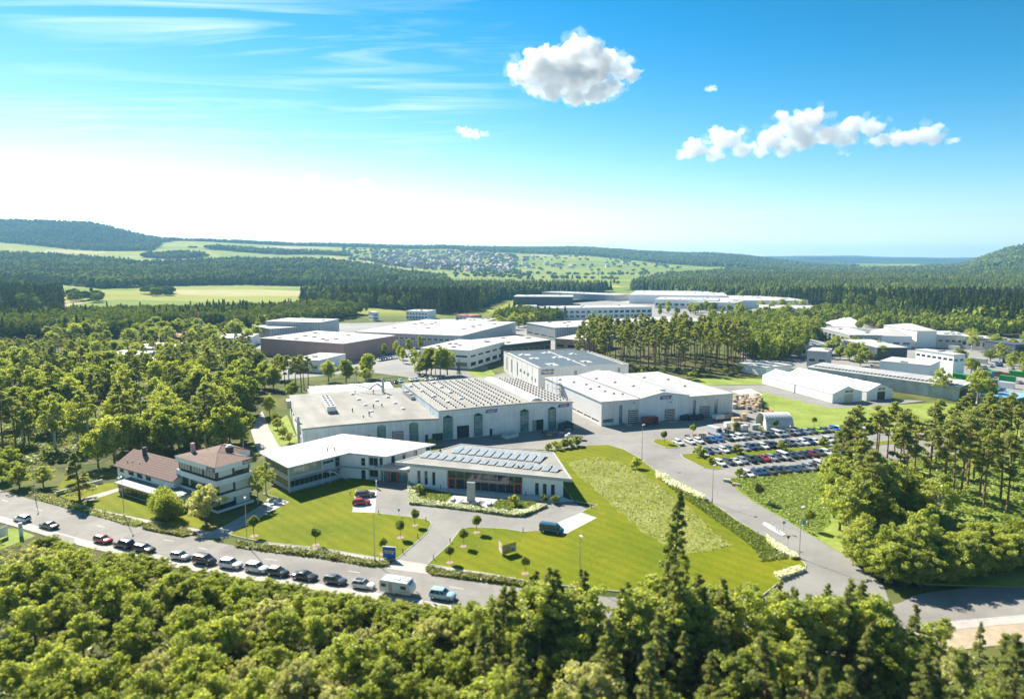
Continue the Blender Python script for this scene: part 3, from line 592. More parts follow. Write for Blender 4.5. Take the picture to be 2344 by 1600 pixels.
def window(b, mtx, o, nx=1, ny=1, frame=None, glass=None, d=0.14, fw=0.07, name='window', panes=False):
    "frame bars as the window, its glass as a sub-part"
    x0,x1,a,c = o[:4]; mb = MB(mtx); f = fw
    mb.box(x0,x1,d,d+.1,a,a+f); mb.box(x0,x1,d,d+.1,c-f,c); mb.box(x0,x0+f,d,d+.1,a+f,c-f); mb.box(x1-f,x1,d,d+.1,a+f,c-f)
    for i in range(1, nx):
        x = x0 + (x1-x0)*i/nx; mb.box(x-f/2,x+f/2,d+.003,d+.1,a+f,c-f)
    for j in range(1, ny):
        z = a + (c-a)*j/ny; mb.box(x0+f,x1-f,d+.006,d+.1,z-f/2,z+f/2)
    w = mb.build(name, frame or DARK, b)
    gl = glass or GLASS
    if panes:
        for i in range(nx):
            xa, xb = x0+(x1-x0)*i/nx, x0+(x1-x0)*(i+1)/nx
            for j in range(ny):
                za, zb = a+(c-a)*j/ny, a+(c-a)*(j+1)/ny
                MB(mtx).add([(xa,d+.06,za),(xb,d+.06,za),(xb,d+.06,zb),(xa,d+.06,zb)], [(0,1,2,3)]).build('pane', gl, w)
    else:
        MB(mtx).add([(x0,d+.06,a),(x1,d+.06,a),(x1,d+.06,c),(x0,d+.06,c)], [(0,1,2,3)]).build('pane', gl, w)
    return w
def text_mesh(word, size, mat):
    cu = bpy.data.curves.new('t', 'FONT'); cu.body = word; cu.size = size; cu.extrude = 0.012; cu.align_x = 'CENTER'; cu.align_y = 'CENTER'; cu.shear = 0.25; cu.offset = 0.03*size
    o = bpy.data.objects.new('t', cu); COL.objects.link(o); dg = bpy.context.evaluated_depsgraph_get()
    me = bpy.data.meshes.new_from_object(o.evaluated_get(dg)); bpy.data.objects.remove(o); me.materials.clear(); me.materials.append(mat); return me
def wall_sign(b, mtx, x0, x1, z0, z1, slant=0.5, word='Herding', out=0.12, framed=False):
    mb = MB(mtx); s = slant
    mb.add([(x0,-out,z0),(x1-s,-out,z0),(x1,-out,z1),(x0+s,-out,z1),(x0,-.01,z0),(x1-s,-.01,z0),(x1,-.01,z1),(x0+s,-.01,z1)],
           [(0,1,2,3),(7,6,5,4),(0,4,5,1),(1,5,6,2),(2,6,7,3),(3,7,4,0)])
    sg = mb.build('sign', BLUE, b)
    if framed:
        MB(mtx).box(x0+.25, x1-.25, -out-.012, -out-.004, z0+.22*(z1-z0), z0+.66*(z1-z0)).build('sign_panel', WHITEF, sg)
    me = text_mesh(word, (z1-z0)*0.80, ORANGE); t = link('lettering', me, sg)
    rot = Matrix.Rotation(R(90), 4, 'X')
    t.matrix_local = mtx @ Matrix.Translation(((x0+x1)/2 - .05, -out-.02, (z0+z1)/2+.06*(z1-z0))) @ rot
    MB(mtx).box((x0+x1)/2-(x1-x0)*.28, (x0+x1)/2+(x1-x0)*.26, -out-.02, -out-.005, z0+.16*(z1-z0), z0+.23*(z1-z0)).build('underline', WHITEF, sg)
    return sg
def dome(b, x, y, z, w=1.3, l=1.6, mat=None):
    mb = MB(); mb.box(x-w/2,x+w/2,y-l/2,y+l/2,z,z+.3)
    n = 4
    o = MB(); pts=[]
    for k, (s_, h_) in enumerate(((1,.3),(.86,.5),(.5,.64))):
        pts.append([(x-w/2*s_*.97,y-l/2*s_*.97,z+h_),(x+w/2*s_*.97,y-l/2*s_*.97,z+h_),(x+w/2*s_*.97,y+l/2*s_*.97,z+h_),(x-w/2*s_*.97,y+l/2*s_*.97,z+h_)])
    vs = [p for r_ in pts for p in r_]
    fs = [(4*k+i,4*k+(i+1)%4,4*k+4+(i+1)%4,4*k+4+i) for k in range(2) for i in range(4)] + [(8,9,10,11)]
    d = mb.build('skylight', CONC, b); o.add(vs, fs).build('dome', WHITEF, d); return d

HALLW = M('hall_cladding', (0.83, 0.83, 0.82), rough=0.7, var=0.05, scale=0.35, detail=6, panel=('wall',6.0,1.2,.12), streak=.14)
HALLG = M('grey_cladding', (0.74, 0.725, 0.70), rough=0.7, var=0.05, scale=0.3, panel=('wall',1.2,9.0,.14), streak=.12)
HALLB = M('pale_blue_cladding', (0.80, 0.84, 0.85), rough=0.6, var=0.04, scale=0.3, panel=('wall',1.0,9.0,.08), streak=.10)
ROOFG = M('bitumen_roof', (0.36, 0.345, 0.315), rough=0.9, var=0.08, scale=0.10, detail=9, bump=0.05, bscale=8, panel=('roof',9.0,1.1,.10), streak=.22)
ROOFW = M('white_roof_sheet', (0.56, 0.55, 0.53), rough=0.6, var=0.05, scale=0.15, detail=7, panel=('roof',12.0,1.6,.10), streak=.22)
ROOFM = M('metal_roof', (0.50, 0.495, 0.48), rough=0.55, var=0.06, scale=0.2, detail=7, panel=('roof',1.0,30.0,.14), streak=.18)
TRIM = M('roof_trim', (0.30, 0.29, 0.28), rough=0.5, var=0.05)
LOUV = M('louvre_slat', (0.66, 0.64, 0.60), rough=0.5, var=0.1)
PVM = M('solar_cell', (0.19, 0.235, 0.255), rough=0.4, var=0.25, scale=0.8, spec=0.7)
COLLECT = M('solar_collector', (0.33, 0.36, 0.38), rough=0.3, var=0.15, scale=0.6, spec=0.8)

def louvre_gate(b, mtx, x0, x1, z0, z1, name='roller_door', dark=False, nslat=7):
    g = MB(mtx).box(x0, x1, -0.07, 0.2, z0, z1).build(name, DARK, b)
    n = nslat; h = (z1 - z0) / n
    for i in range(n):
        MB(mtx).box(x0+.12, x1-.12, -0.12, -0.072, z0 + h*i + h*.45, z0 + h*(i+1)-.05).build('slat', LOUV, g)
    return g

# --- works hall: low left half, tall right half with rows of solar mounts
def works_hall():
    A, B = P(2,1175,605), P(2,2062,517); rz, L = fr(A, B)
    b = thing('works_hall', 'long grey works hall with flat left half and taller roof full of solar rows', 'factory hall', A, rz)
    DEP = 52.0; LW = 41.0
    zf = lambda u: np.interp(u, (-41,-31,-10.6,0), (7.5,7.7,7.6,7.0)).item()
    # left half
    opl = [(LW-19.3,LW-16.6,0.3,5.9,'w'),(LW-9.4,LW-6.5,0.3,5.8,'w'),(LW-4.4,LW-3.4,0.05,2.3,'d'),(LW-29.6,LW-27.9,2.2,5.2,'p')]
    mt, l = side(-LW, 0, 0, 0)
    wall_face(b, mt, LW, 0, 7.0, opl, HALLW)
    us = [-LW,-31,-20,-10.6,0]
    MB().add([(u,0,7.0) for u in us]+[(u,0,zf(u)) for u in us], [(i,i+1,i+6,i+5) for i in range(4)]).build('upper_wall', HALLW, b)
    for o in opl[:2]:
        window(b, mt, o, 1, 5, DARK, GLASSB, panes=True)
        x0,x1 = o[0],o[1]; mb = MB(mt); xm=(x0+x1)/2; n=8
        vs=[(x0,-.04,o[3])]+[(xm-(x1-x0)/2*math.cos(math.pi*k/n),-.04,o[3]+.75*math.sin(math.pi*k/n)) for k in range(1,n)]+[(x1,-.04,o[3])]
        vs2=[(v[0],.0,v[2]) for v in vs]; m_=len(vs)
        mb.add(vs+vs2,[tuple(range(m_))]+[(k,k+m_,(k+1)%m_+m_,(k+1)%m_) for k in range(m_)]); mb.build('window_arch', GLASSB, b)
    window(b, mt, opl[3], 1, 1, WHITEF, M('frosted_glass',(0.62,0.62,0.56),rough=0.4,var=.03))
    MB(mt).box(*opl[2][:2], .1, .16, opl[2][2], opl[2][3]).build('door', DARK, b)
    louvre_gate(b, mt, LW-14.7, LW-11.2, 0.1, 4.4); louvre_gate(b, mt, LW-24.9, LW-21.4, 0.1, 4.0)
    for x in (LW-13.2, LW-23.2): MB(mt).box(x-.5, x+.5, -.1, -.01, 4.7, 5.3).build('number_plate', WHITEF, b)
    # left end wall and back
    mt2, l2 = side(-LW, DEP+3, -LW, 0)
    op = [(l2-48+i*9, l2-48+i*9+6.4, 3.2, 4.6) for i in range(5)]
    wall_face(b, mt2, l2, 0, 7.4, op, WHITE)
    for o in op: window(b, mt2, o, 5, 1, DARK, GLASS)
    MB().box(-LW-.9, -LW-.1, 8, 8.6, 0, 9.5).build('flue_pipe', STEEL, b)
    MB().box(-LW-1.4, -LW-.1, DEP-4, DEP, 3.8, 6.6).build('vent_box', STEEL, b)
    MB().add([(-LW,DEP+3,0),(0,DEP+3,0),(0,DEP+3,7.4),(-LW,DEP+3,7.4)], [(3,2,1,0)]).build('back_wall', HALLW, b)
    # roof of left half, slightly ridged like the front edge
    mb = MB(); vs=[]
    for v in (-.25, DEP+3.2):
        for u in (-LW-.25,-31,-20,-10.6,-.02): vs.append((u, v, zf(max(u,-41))+.06 if v < 0 else 7.45))
    mb.add(vs+[(x,y,z-.3) for x,y,z in vs], [(i,i+1,i+6,i+5) for i in range(4)]+[(10+i,i+10+5,i+16,i+11) for i in range(4)]+[(i,i+10,i+11,i+1) for i in range(4)]+[(0,5,15,10)]+[(i+5,i+6,i+16,i+15) for i in range(4)])
    rf = mb.build('roof', ROOFG, b)
    mb = MB()
    for i in range(4):
        u0, u1 = us[i], us[i+1]
        mb.add([(u0,-.32,zf(u0)-.3),(u1,-.32,zf(u1)-.3),(u1,-.32,zf(u1)+.14),(u0,-.32,zf(u0)+.14),(u0,-.26,zf(u0)-.3),(u1,-.26,zf(u1)-.3),(u1,-.26,zf(u1)+.14),(u0,-.26,zf(u0)+.14)],[(0,1,2,3),(3,2,6,7),(4,7,6,5)])
    mb.build('roof_edge', TRIM, rf)
    # stain along the valley of the roof, kept as a sheet with its own shape
    for (x,y) in ((-19.4,47.2),(-18.9,36.4),(-18.4,25.9),(-18.2,15.2),(-13.4,31.8),(-8.5,36.8),(-8.3,25.4),(-7.8,15.4)): dome(b, x, y, 7.45)
    ch = MB().box(-31.7,-29.3,17.5,36,7.5,7.9).build('chiller_base', STEEL, b)
    MB().box(-31.9,-29.1,17.3,36.2,8.3,9.9).build('chiller', WHITEF, b)
    for k in range(6):
        for s_ in (-31.15,-29.85): MB().cyl(s_, 19+k*3.1, 9.9, 10.15, .5, n=12).build('fan', DARK, b)
    for (x,y,h_) in ((-24,17,1.5),(-16.5,21,1.4),(-13.5,22,1.2),(-20,9,2.0),(-22,8,.8),(-12,46,1.6)):
        mb = MB(); mb.cyl(x,y,7.4,7.4+h_,.14,n=8); mb.cyl(x,y,7.4+h_*.55,7.4+h_*.75,.26,n=8); mb.build('vent_pipe', DARK, b)
    MB().cyl(-18.2,49,7.4,14.4,.16,.1,n=8).build('flagpole', STEEL, b)
    mb = MB(); mb.cyl(-8.2,47,7.4,12.4,.5,n=12); mb.cyl(-8.2,47,12.4,13,.7,.2,n=12); mb.build('extractor_stack', STEEL, b)
    mb = MB()
    for k in range(8): mb.tube((-8.4-k*.55,47,9.2+1.6*math.sin(math.pi*k/8)),(-8.4-(k+1)*.55,47,9.2+1.6*math.sin(math.pi*(k+1)/8)),.35,n=8)
    mb.tube((-12.8,47,9.2),(-17,53,10),.3,n=8); mb.build('duct', STEEL, b)
    # right half
    zr = lambda u: np.interp(u, (0,16.4,34.4,L), (9.5,9.75,9.8,8.8)).item()
    W4 = [(1.5,4.4,0.3,7.2),(11.7,14.4,0.3,7.1),(27.8,30.5,0.3,7.1),(37.9,40.5,0.3,7.1)]
    D2 = [(6.0,10.1,0.02,4.1),(32.1,36.2,0.02,3.7)]
    mt, l = side(0, 0, L, 0)
    wall_face(b, mt, L, 0, 8.5, W4 + D2 + [(17,18,.02,2.2)], HALLW, 0.3)
    us = [0,16.4,28,34.4,41,L]
    MB().add([(u,0,8.5) for u in us]+[(u,0,zr(u)) for u in us], [(i,i+1,i+7,i+6) for i in range(5)]).build('gable_wall', HALLW, b)
    for o in W4:
        window(b, mt, o, 1, 6, DARK, GLASSB, d=-.5, panes=True)   # glazed bay standing proud of the wall
        x0,x1,z0,z1 = o; mb = MB(mt)
        mb.add([(x1,-.5,z0),(x1+.0,.0,z0),(x1,.0,z1),(x1,-.5,z1),(x0,-.5,z0),(x0,0,z0),(x0,0,z1),(x0,-.5,z1)],[(0,1,2,3),(7,6,5,4)])
        mb.build('bay_side', GLASSB, b)
        MB(mt).add([(x0-.1,-.6,z1),(x1+.1,-.6,z1),(x1+.1,.02,z1),(x0-.1,.02,z1),((x0+x1)/2,-.1,z1+.75)],[(0,1,4),(1,2,4),(2,3,4),(3,0,4),(3,2,1,0)]).build('bay_roof', DARK, b)
    for o in D2:
        MB(mt).box(o[0]-.2,o[1]+.2,.3,.34,o[2],o[3]+.2).build('gateway', M('painted_dark_interior',(0.03,0.04,0.045),rough=.8), b)  # flat sheet coloured near black, standing for the unlit inside
        MB(mt).box((o[0]+o[1])/2-.6,(o[0]+o[1])/2+.6,-.1,-.01,o[3]+.2,o[3]+.75).build('number_plate', WHITEF, b)
    MB(mt).box(32.3,33.6,.2,.28,.02,3.6).build('gate_leaf', TRIM, b)
    MB(mt).box(17.05,17.95,.1,.16,.05,2.2).build('door', DARK, b)
    wall_sign(b, mt, 15.5, 19.8, 7.5, 8.6); wall_sign(b, mt, 41.3, 45.8, 7.3, 8.3)
    MB(mt).box(24.2,24.5,-.05,-.01,2.6,2.95).build('wall_lamp', WHITEF, b)
    mt3, l3 = side(L, 0, L, DEP); wall_face(b, mt3, DEP, 0, 8.8, [], WHITE, name='side_wall')
    MB().add([(0,DEP,0),(L,DEP,0),(L,DEP,8.8),(0,DEP,9.5)], [(3,2,1,0)]).build('back_wall', HALLW, b)
    MB().add([(0,0,7),(0,DEP,7),(0,DEP,9.5),(0,0,9.5)], [(3,2,1,0)]).build('step_wall', M('step_wall_blue',(0.50,0.60,0.68),rough=.6,var=.08,scale=.2), b)
    us = [-.1,16.4,28,34.4,41,L+.25]; vs=[]
    for v in (-.3, DEP+.2):
        for u in us: vs.append((u, v, zr(u)+.06))
    n=6
    rf = MB().add(vs+[(x,y,z-.3) for x,y,z in vs], [(i,i+1,i+n+1,i+n) for i in range(n-1)]+[(i+2*n,i+3*n,i+3*n+1,i+2*n+1) for i in range(n-1)]+[(i,i+2*n,i+2*n+1,i+1) for i in range(n-1)]+[(0,n,3*n,2*n),(n-1,3*n-1,4*n-1,2*n-1)]).build('roof', ROOFG, b)
    sk = MB(); m=8
    for v0, v1 in ((2, DEP-4),):
        ring = [(34.4-2.2+4.4*k/m, zr(34.4)+.05+.8*math.sin(math.pi*k/m)) for k in range(m+1)]
        vs=[(x,v0,z) for x,z in ring]+[(x,v1,z) for x,z in ring]
        sk.add(vs,[(k,k+1,k+m+2,k+m+1) for k in range(m)]+[tuple(range(m,-1,-1)),tuple(range(m+1,2*m+2))])
    sk.build('ridge_skylight', WHITEF, b)
    rows = [3.2,6.2,9.2] + [13.2,15.6,18.0,20.4,23.0,25.6,28.2] + [38.6,40.9,43.2,45.6]
    wht = WHITEF; drk = M('mount_dark_plate',(0.06,0.06,0.06),rough=.6)  # near-black front plate of each mount
    pm = MB(); pm.add([(-.45,-.5,.05),(.45,-.5,.05),(.45,.5,.55),(-.45,.5,.55),(-.45,.5,.05),(.45,.5,.05)],[(0,1,2,3),(0,3,4),(1,5,2)])
    pm.add([(-.45,.52,.05),(.45,.52,.05),(.45,.52,.55),(-.45,.52,.55)],[(3,2,1,0)],1)
    for u in rows:
        wide = MB(); z = zr(u)
        for k in range(19):
            v = 2.6 + k*2.55
            wide.add([(u-.55,v-.75,z+.1),(u+.55,v-.75,z+.1),(u+.55,v+.55,z+.12),(u-.55,v+.55,z+.12)],[(0,1,2,3)])
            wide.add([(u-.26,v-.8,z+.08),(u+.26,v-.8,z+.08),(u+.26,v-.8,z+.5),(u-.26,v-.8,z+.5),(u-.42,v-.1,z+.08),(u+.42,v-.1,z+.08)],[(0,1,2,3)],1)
            wide.add([(u-.26,v-.8,z+.5),(u+.26,v-.8,z+.5),(u+.26,v+.5,z+.15),(u-.26,v+.5,z+.15)],[(0,1,2,3)],0)
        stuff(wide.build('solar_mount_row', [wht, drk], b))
    for (u,v) in ((1.6,44),(3.0,33),(4.6,22),(6.2,11),(11.2,47),(11.4,37),(11.6,26),(11.7,14)): dome(b, u, v, zr(u)+.05, 1.4, 1.7)
    for v in (46,33,19,8):
        MB().cyl(-.5, v, 7.4, 11.2, .06, n=6).build('lightning_rod', STEEL, b)
    mb = MB()
    for v in range(30,44,2): mb.box(-1.7,-.4,v,v+1.4,7.5,8.6+.3*(v%3))
    mb.build('roof_machine', STEEL, b)
    # rear white store tent-like annex
    a = thing('storage_tent', 'long white storage tent behind the low half of the works hall', 'tent', A, rz)
    mb = MB(); c = [(-32,66),(0,64),(0,86),(-32,89)]
    mb.prism(c, 0, 4.2); mb.build('wall', WHITE, a)
    rfm = M('tent_white',(0.80,0.80,0.80),rough=.55,var=.03,scale=.3)
    k=6
    for i in range(k):
        u0,u1=-32.2+32.4*i/k,-32.2+32.4*(i+1)/k
        MB().add([(u0,65,4.25),(u1,64.5,4.25),(u1,76,6.2),(u0,77,6.2),(u0,89.3,4.25),(u1,86.6,4.25),((u0+u1)/2,64.6,4.12),((u0+u1)/2,76.5,6.0)],[(0,6,7,3),(6,1,2,7),(3,7,2,5,4)]).build('roof_bay', rfm, a)
    return b
works_hall()

# --- twin hall with gabled middle bay
def gable_hall():
    A, B = P(3,803,655), P(3,1672,580); rz, L = fr(A, B); D = 52.0; u1, u2, ur = 14.7, 34.3, 24.0
    b = thing('gabled_hall', 'grey production hall with pale gabled middle bay and blue sign', 'factory hall', A, rz)
    mt, l = side(0, 0, L, 0)
    def sect(x0, x1, ops, mat, z):
        m_, l_ = side(x0, 0, x1, 0); wall_face(b, m_, x1-x0, 0, z, [(o[0]-x0,o[1]-x0,o[2],o[3]) for o in ops], mat, .25); return m_
    wl = [(0.6,4.6,1.1,2.3),(6.7,8.0,.1,6.8)]; sect(0, u1, wl, HALLG, 8.45)
    sect(u1, u2, [], HALLB, 8.45); wr = [(36.3,37.5,.1,6.6),(45.4,46.7,.1,6.4)]; sect(u2, L, wr, HALLG, 8.0)
    MB().add([(u1,0,8.45),(u2,0,8.45),(ur,0,10.25)], [(0,1,2)]).build('gable', HALLB, b)
    MB().add([(u2,0,8.0),(u2,D,8.0),(u2,D,8.5),(u2,0,8.5)],[(0,1,2,3)]).build('step_wall', HALLB, b)
    for o in wl+wr: window(b, mt, o, 1 if o[1]-o[0] < 2 else 3, 4 if o[3] > 4 else 1, DARK, GLASSB, panes=True)
    louvre_gate(b, mt, 10.3, 14.1, .1, 5.0); louvre_gate(b, mt, 24.8, 28.8, .1, 4.2); louvre_gate(b, mt, 39.2, 43.4, .1, 4.3)
    for x, z in ((12.3,5.4),(26.9,4.6),(41.4,4.6)): MB(mt).box(x-.6,x+.6,-.1,-.01,z,z+.7).build('number_plate', WHITEF, b)
    for x, z in ((12.3,7.2),(27,6.6),(41.4,6.9)): MB(mt).box(x-.4,x+.4,-.5,-.01,z,z+.12).build('floodlight', DARK, b)
    MB(mt).box(23,23.9,-.06,-.01,.05,2.1).build('door', WHITEF, b)
    wall_sign(b, mt, 22.6, 27.4, 7.75, 9.0, .4)
    mtl, ll = side(0, D, 0, 0); op = [(6+i*6.4, 6+i*6.4+5.6, .7, 1.5) for i in range(7)] + [(2.5,3.3,3.5,6.2)]
    wall_face(b, mtl, ll, 0, 8.45, op, M('side_cladding',(0.72,0.715,0.70),rough=.7,var=.05,scale=.3)); 
    for o in op: window(b, mtl, o, 4 if o[1]-o[0] > 2 else 1, 1, WHITEF, GLASS)
    mtr, lr = side(L, 0, L, D); wall_face(b, mtr, lr, 0, 8.0, [], HALLG)
    MB().add([(0,D,0),(L,D,0),(L,D,8),(0,D,8.45)], [(3,2,1,0)]).build('back_wall', HALLG, b)
    def slab(name, q, mat): 
        vs=[(x,y,z) for x,y,z in q]; return MB().add(vs+[(x,y,z-.28) for x,y,z in vs],[(0,1,2,3),(7,6,5,4),(0,4,5,1),(1,5,6,2),(2,6,7,3),(3,7,4,0)]).build(name, mat, b)
    slab('roof', [(-.3,-.3,8.55),(u1,-.3,8.62),(u1,D+.3,8.62),(-.3,D+.3,8.55)], ROOFW)
    slab('roof_slope', [(u1+.02,-.35,8.66),(ur,-.35,10.4),(ur,D+.35,10.4),(u1+.02,D+.35,8.66)], ROOFM)
    slab('roof_slope', [(ur+.01,-.35,10.4),(u2+.3,-.35,8.62),(u2+.3,D+.35,8.62),(ur+.01,D+.35,10.4)], ROOFM)
    slab('roof', [(u2+.32,-.3,8.1),(L+.3,-.3,8.1),(L+.3,D+.3,8.1),(u2+.32,D+.3,8.1)], ROOFW)
    mb = MB(); mb.box(ur+.3, ur+2.6, 3, D-5, 10.0, 10.7); mb.build('ridge_skylight', WHITEF, b)
    MB().box(u1-.25,u1-.02,0,D,8.5,8.95).build('gutter', TRIM, b)
    for (x,y) in ((3,44),(6,37),(8.5,31),(11,25),(6,22),(9,16),(10,11),(12.5,9)): dome(b, x, y, 8.55, 1.2, 1.2)
    for (x,y) in ((17,40),(19,28),(21,17)): dome(b, x, y, 8.62+(x-u1)*.185, 1.3, 2.6)
    for (x,y) in ((39,40),(46,33),(44,18)): dome(b, x, y, 8.1, 1.3, 1.6)
    st = MB()
    for k in range(5): st.box(-2.6,-.3,34,38,.2+k*2.2,.28+k*2.2)
    for x_ in (-2.6,-.45):
        for y_ in (34,38): st.box(x_,x_+.12,y_,y_+.12,0,11)
    st.build('stair_tower', STEEL, b)
    return b
gable_hall()

# --- big grey hall with photovoltaic roof
def solar_hall():
    A, B = P(3,385,270,10), P(3,985,243,10); A = Vector((A.x,A.y,0)); B = Vector((B.x,B.y,0)); rz, L = fr(A, B); D = 57.0
    b = thing('solar_hall', 'large box-shaped grey hall with photovoltaic panels covering its roof', 'factory hall', A, rz)
    mt, l = side(0,0,L,0); op = [(16.5,17.8,5.6,8.2),(37.5,38.6,5.4,8.6)]
    wall_face(b, mt, L, 0, 9.9, op, HALLG)
    for o in op: window(b, mt, o, 1, 2, DARK, GLASSB)
    wall_sign(b, mt, 1.2, 7.2, 7.2, 9.3, .3, framed=False)
    mtl, ll = side(0, D, 0, 0); wins = [(5.2,6.7,1.5,8),(14.0,15.5,1.5,8),(24,25.5,1.5,8)] + [(29+i*6,31.6+i*6,4.0,5.6) for i in range(3)] + [(47,48.6,3,4.8),(52,53.6,3,4.8)]
    wall_face(b, mtl, ll, 0, 9.9, wins, HALLG)
    for o in wins: window(b, mtl, o, 1, 5 if o[3]-o[2] > 4 else 1, DARK, GLASSB, panes=True)
    mb = MB()
    for i in range(1,7): mb.box(-.06,-.01,D-i*8.1,D-i*8.1+.2,.1,9.8)
    mb.build('panel_joint', TRIM, b)
    mtr, lr = side(L,0,L,D); wall_face(b, mtr, lr, 0, 9.9, [], HALLG)
    MB().add([(0,D,0),(L,D,0),(L,D,9.9),(0,D,9.9)], [(3,2,1,0)]).build('back_wall', HALLG, b)
    MB().box(.3,L-.3,.3,D-.3,9.3,9.6).build('roof', ROOFW, b)
    mb = MB(); t=.45
    mb.box(-.15,L+.15,-.15,t-.15,9.9,10.15); mb.box(-.15,L+.15,D-t+.15,D+.15,9.9,10.15); mb.box(-.15,t-.15,t-.15,D-t+.15,9.9,10.15); mb.box(L-t+.15,L+.15,t-.15,D-t+.15,9.9,10.15)
    mb.build('parapet', CONC, b)
    holes = [(6,44,6,6),(19,47,6,5),(7,30,6,7),(19,31,5,5),(9,10,6,10),(27,14,6,8),(31,40,5,5),(22,20,4,3)]
    mb = MB()
    for i in range(24):
        for j in range(33):
            u, v = 2.2 + i*1.66, 2.2 + j*1.62
            if u > L-3 or any(abs(u-h[0]) < h[2]/2 and abs(v-h[1]) < h[3]/2 for h in holes): continue
            if i == 12 or j == 16: continue
            mb.add([(u,v,9.72),(u+1.5,v,9.72),(u+1.5,v+1.1,10.05),(u,v+1.1,10.05)], [(0,1,2,3)])
    stuff(mb.build('photovoltaic_panels', PVM, b))
    for h in holes: dome(b, h[0], h[1], 9.6, 1.6, 2.0)
    return b
solar_hall()

# --- flat roofed glass pavilion in front
def pavilion():
    A, B = P('w',50,300), P('w',2085,455); rz, L = fr(A, B)
    b = thing('pavilion', 'white single-storey pavilion with glazed front, orange door frames and sloping roof', 'office building', A, rz)
    zt = lambda u: 5.3 - 1.0*u/39
    g0, g1 = 9.9, 28.8
    def wall_piece(x0, x1, wins):
        m_, l_ = side(x0, 0, x1, 0); z1 = zt(x1) - .02
        wall_face(b, m_, x1-x0, 0, z1, [(w[0]-x0,w[1]-x0,w[2],w[3]) for w in wins], WHITE, .25)
        MB().add([(x0,0,z1),(x1,0,z1),(x0,0,zt(x0))], [(0,1,2)]).build('wall_top', WHITE, b)
        for w in wins: window(b, m_, (w[0]-x0,w[1]-x0,w[2],w[3]), 1, 2, DARK, GLASS)
    wall_piece(0, g0, [(2.0,2.8,.6,4.1),(3.9,4.7,.6,4.1),(5.9,6.7,.6,4.0)])
    wall_piece(g1, L, [(32.0,32.9,.1,3.1),(33.9,34.8,.1,3.05),(35.9,36.8,.1,3.0)])
    # curtain wall set back a little
    n = 9; w_ = (g1-g0)/n; bay = DARK
    mcw, lc = side(g0, .5, g1, .5)
    MB().box(g0-.2,g0,0,.5,0,zt(g0)-.05).build('wall_return', WHITE, b); MB().box(g1,g1+.2,0,.5,0,zt(g1)-.05).build('wall_return', WHITE, b)
    cw = MB(mcw)
    for i in range(n+1): cw.box(max(0,i*w_-.035), min(lc,i*w_+.035), -.1, .05, .05, zt(g0+i*w_)-.08)
    cw.box(0, lc, -.06, .04, 2.62, 2.70); cwo = cw.build('curtain_wall', STEEL, b)
    for i in range(n):
        x0, x1 = i*w_+.035, (i+1)*w_-.035
        for z0, z1 in ((.05, 2.62), (2.70, None)):
            za = z1 or zt(g0+x0)-.1; zb = z1 or zt(g0+x1)-.1
            MB(mcw).add([(x0,0,z0),(x1,0,z0),(x1,0,zb),(x0,0,za)], [(0,1,2,3)]).build('pane', GLASS, cwo)
    for x0, x1, zt_ in ((.05,2.1,2.9),(16.8,18.85,2.7)):
        mb = MB(mcw); f=.28
        mb.box(x0,x0+f,-.5,-.12,0,zt_); mb.box(x1-f,x1,-.5,-.12,0,zt_); mb.box(x0+f,x1-f,-.5,-.12,zt_-f,zt_)
        d = mb.build('door_portal', REDFR, b)
        MB(mcw).box(x0+f,x1-f,-.2,-.13,.05,zt_-f).build('door_leaf', DARK, d)
        MB(mcw).box((x0+x1)/2+.1,(x0+x1)/2+.14,-.26,-.2,.9,1.4).build('handle', STEEL, d)
    # side and back walls under the roof plan
    FLc, FRc, BRc, BLc = (0,0), (L,0), (32.3,18.6), (8.2,19.2)
    for p, q in ((FRc,BRc),(BRc,BLc),(BLc,FLc)):
        za, zb = zt(p[0]), zt(q[0])
        MB().add([(p[0],p[1],0),(q[0],q[1],0),(q[0],q[1],zb),(p[0],p[1],za)], [(0,1,2,3)]).build('wall', WHITE, b)
    rp = [(-3.7,-.3),(41.0,-.9),(33.2,20.2),(7.2,20.6)]; zr_ = lambda u: 5.92 - 1.0*(u+3.7)/44.7
    MB().prism(rp, [zr_(p[0])-.62 for p in rp], [zr_(p[0]) for p in rp]).build('roof', ROOFG, b)
    fas = MB()
    for i in range(4):
        p, q = rp[i], rp[(i+1)%4]; d = Vector((q[0]-p[0], q[1]-p[1])).normalized(); nn = Vector((d.y,-d.x))*.06
        za, zb = zr_(p[0]), zr_(q[0])
        o_ = [(p[0]+nn.x-d.x*.06,p[1]+nn.y-d.y*.06),(q[0]+nn.x+d.x*.06,q[1]+nn.y+d.y*.06),(q[0]-nn.x*5,q[1]-nn.y*5),(p[0]-nn.x*5,p[1]-nn.y*5)]
        zz=[za,zb,zb,za]
        fas.prism(o_, [z-.66 for z in zz] if i == 0 else [z-.6 for z in zz], [z+.12+.004*i for z in zz])
    fas.build('fascia', M('fascia_grey',(0.46,0.46,0.45),rough=.6,var=.05), b)
    def panel(u, v, w, l_, k):
        z = zr_(u)
        q = [(u,v,z+.22),(u+w,v,z+.22),(u+w+.6,v+l_,z+.58),(u+.6,v+l_,z+.58)]
        pn = MB().add(q+[(x,y,zz-.14) for x,y,zz in q],[(0,1,2,3),(7,6,5,4),(0,4,5,1),(1,5,6,2),(2,6,7,3),(3,7,4,0)]).build('solar_collector', LOUV, b)
        f=.1; MB().add([(u+f,v+f,z+.24),(u+w-f,v+f,z+.24),(u+w+.6-f,v+l_-f,z+.585),(u+.6+f,v+l_-f,z+.585)],[(0,1,2,3)]).build('collector_glass', COLLECT, pn)
    for k in range(16):
        t = k/15; panel(0.6+34.4*t, 5.2-2.2*t, 1.75, 4.6-1.4*t, k)
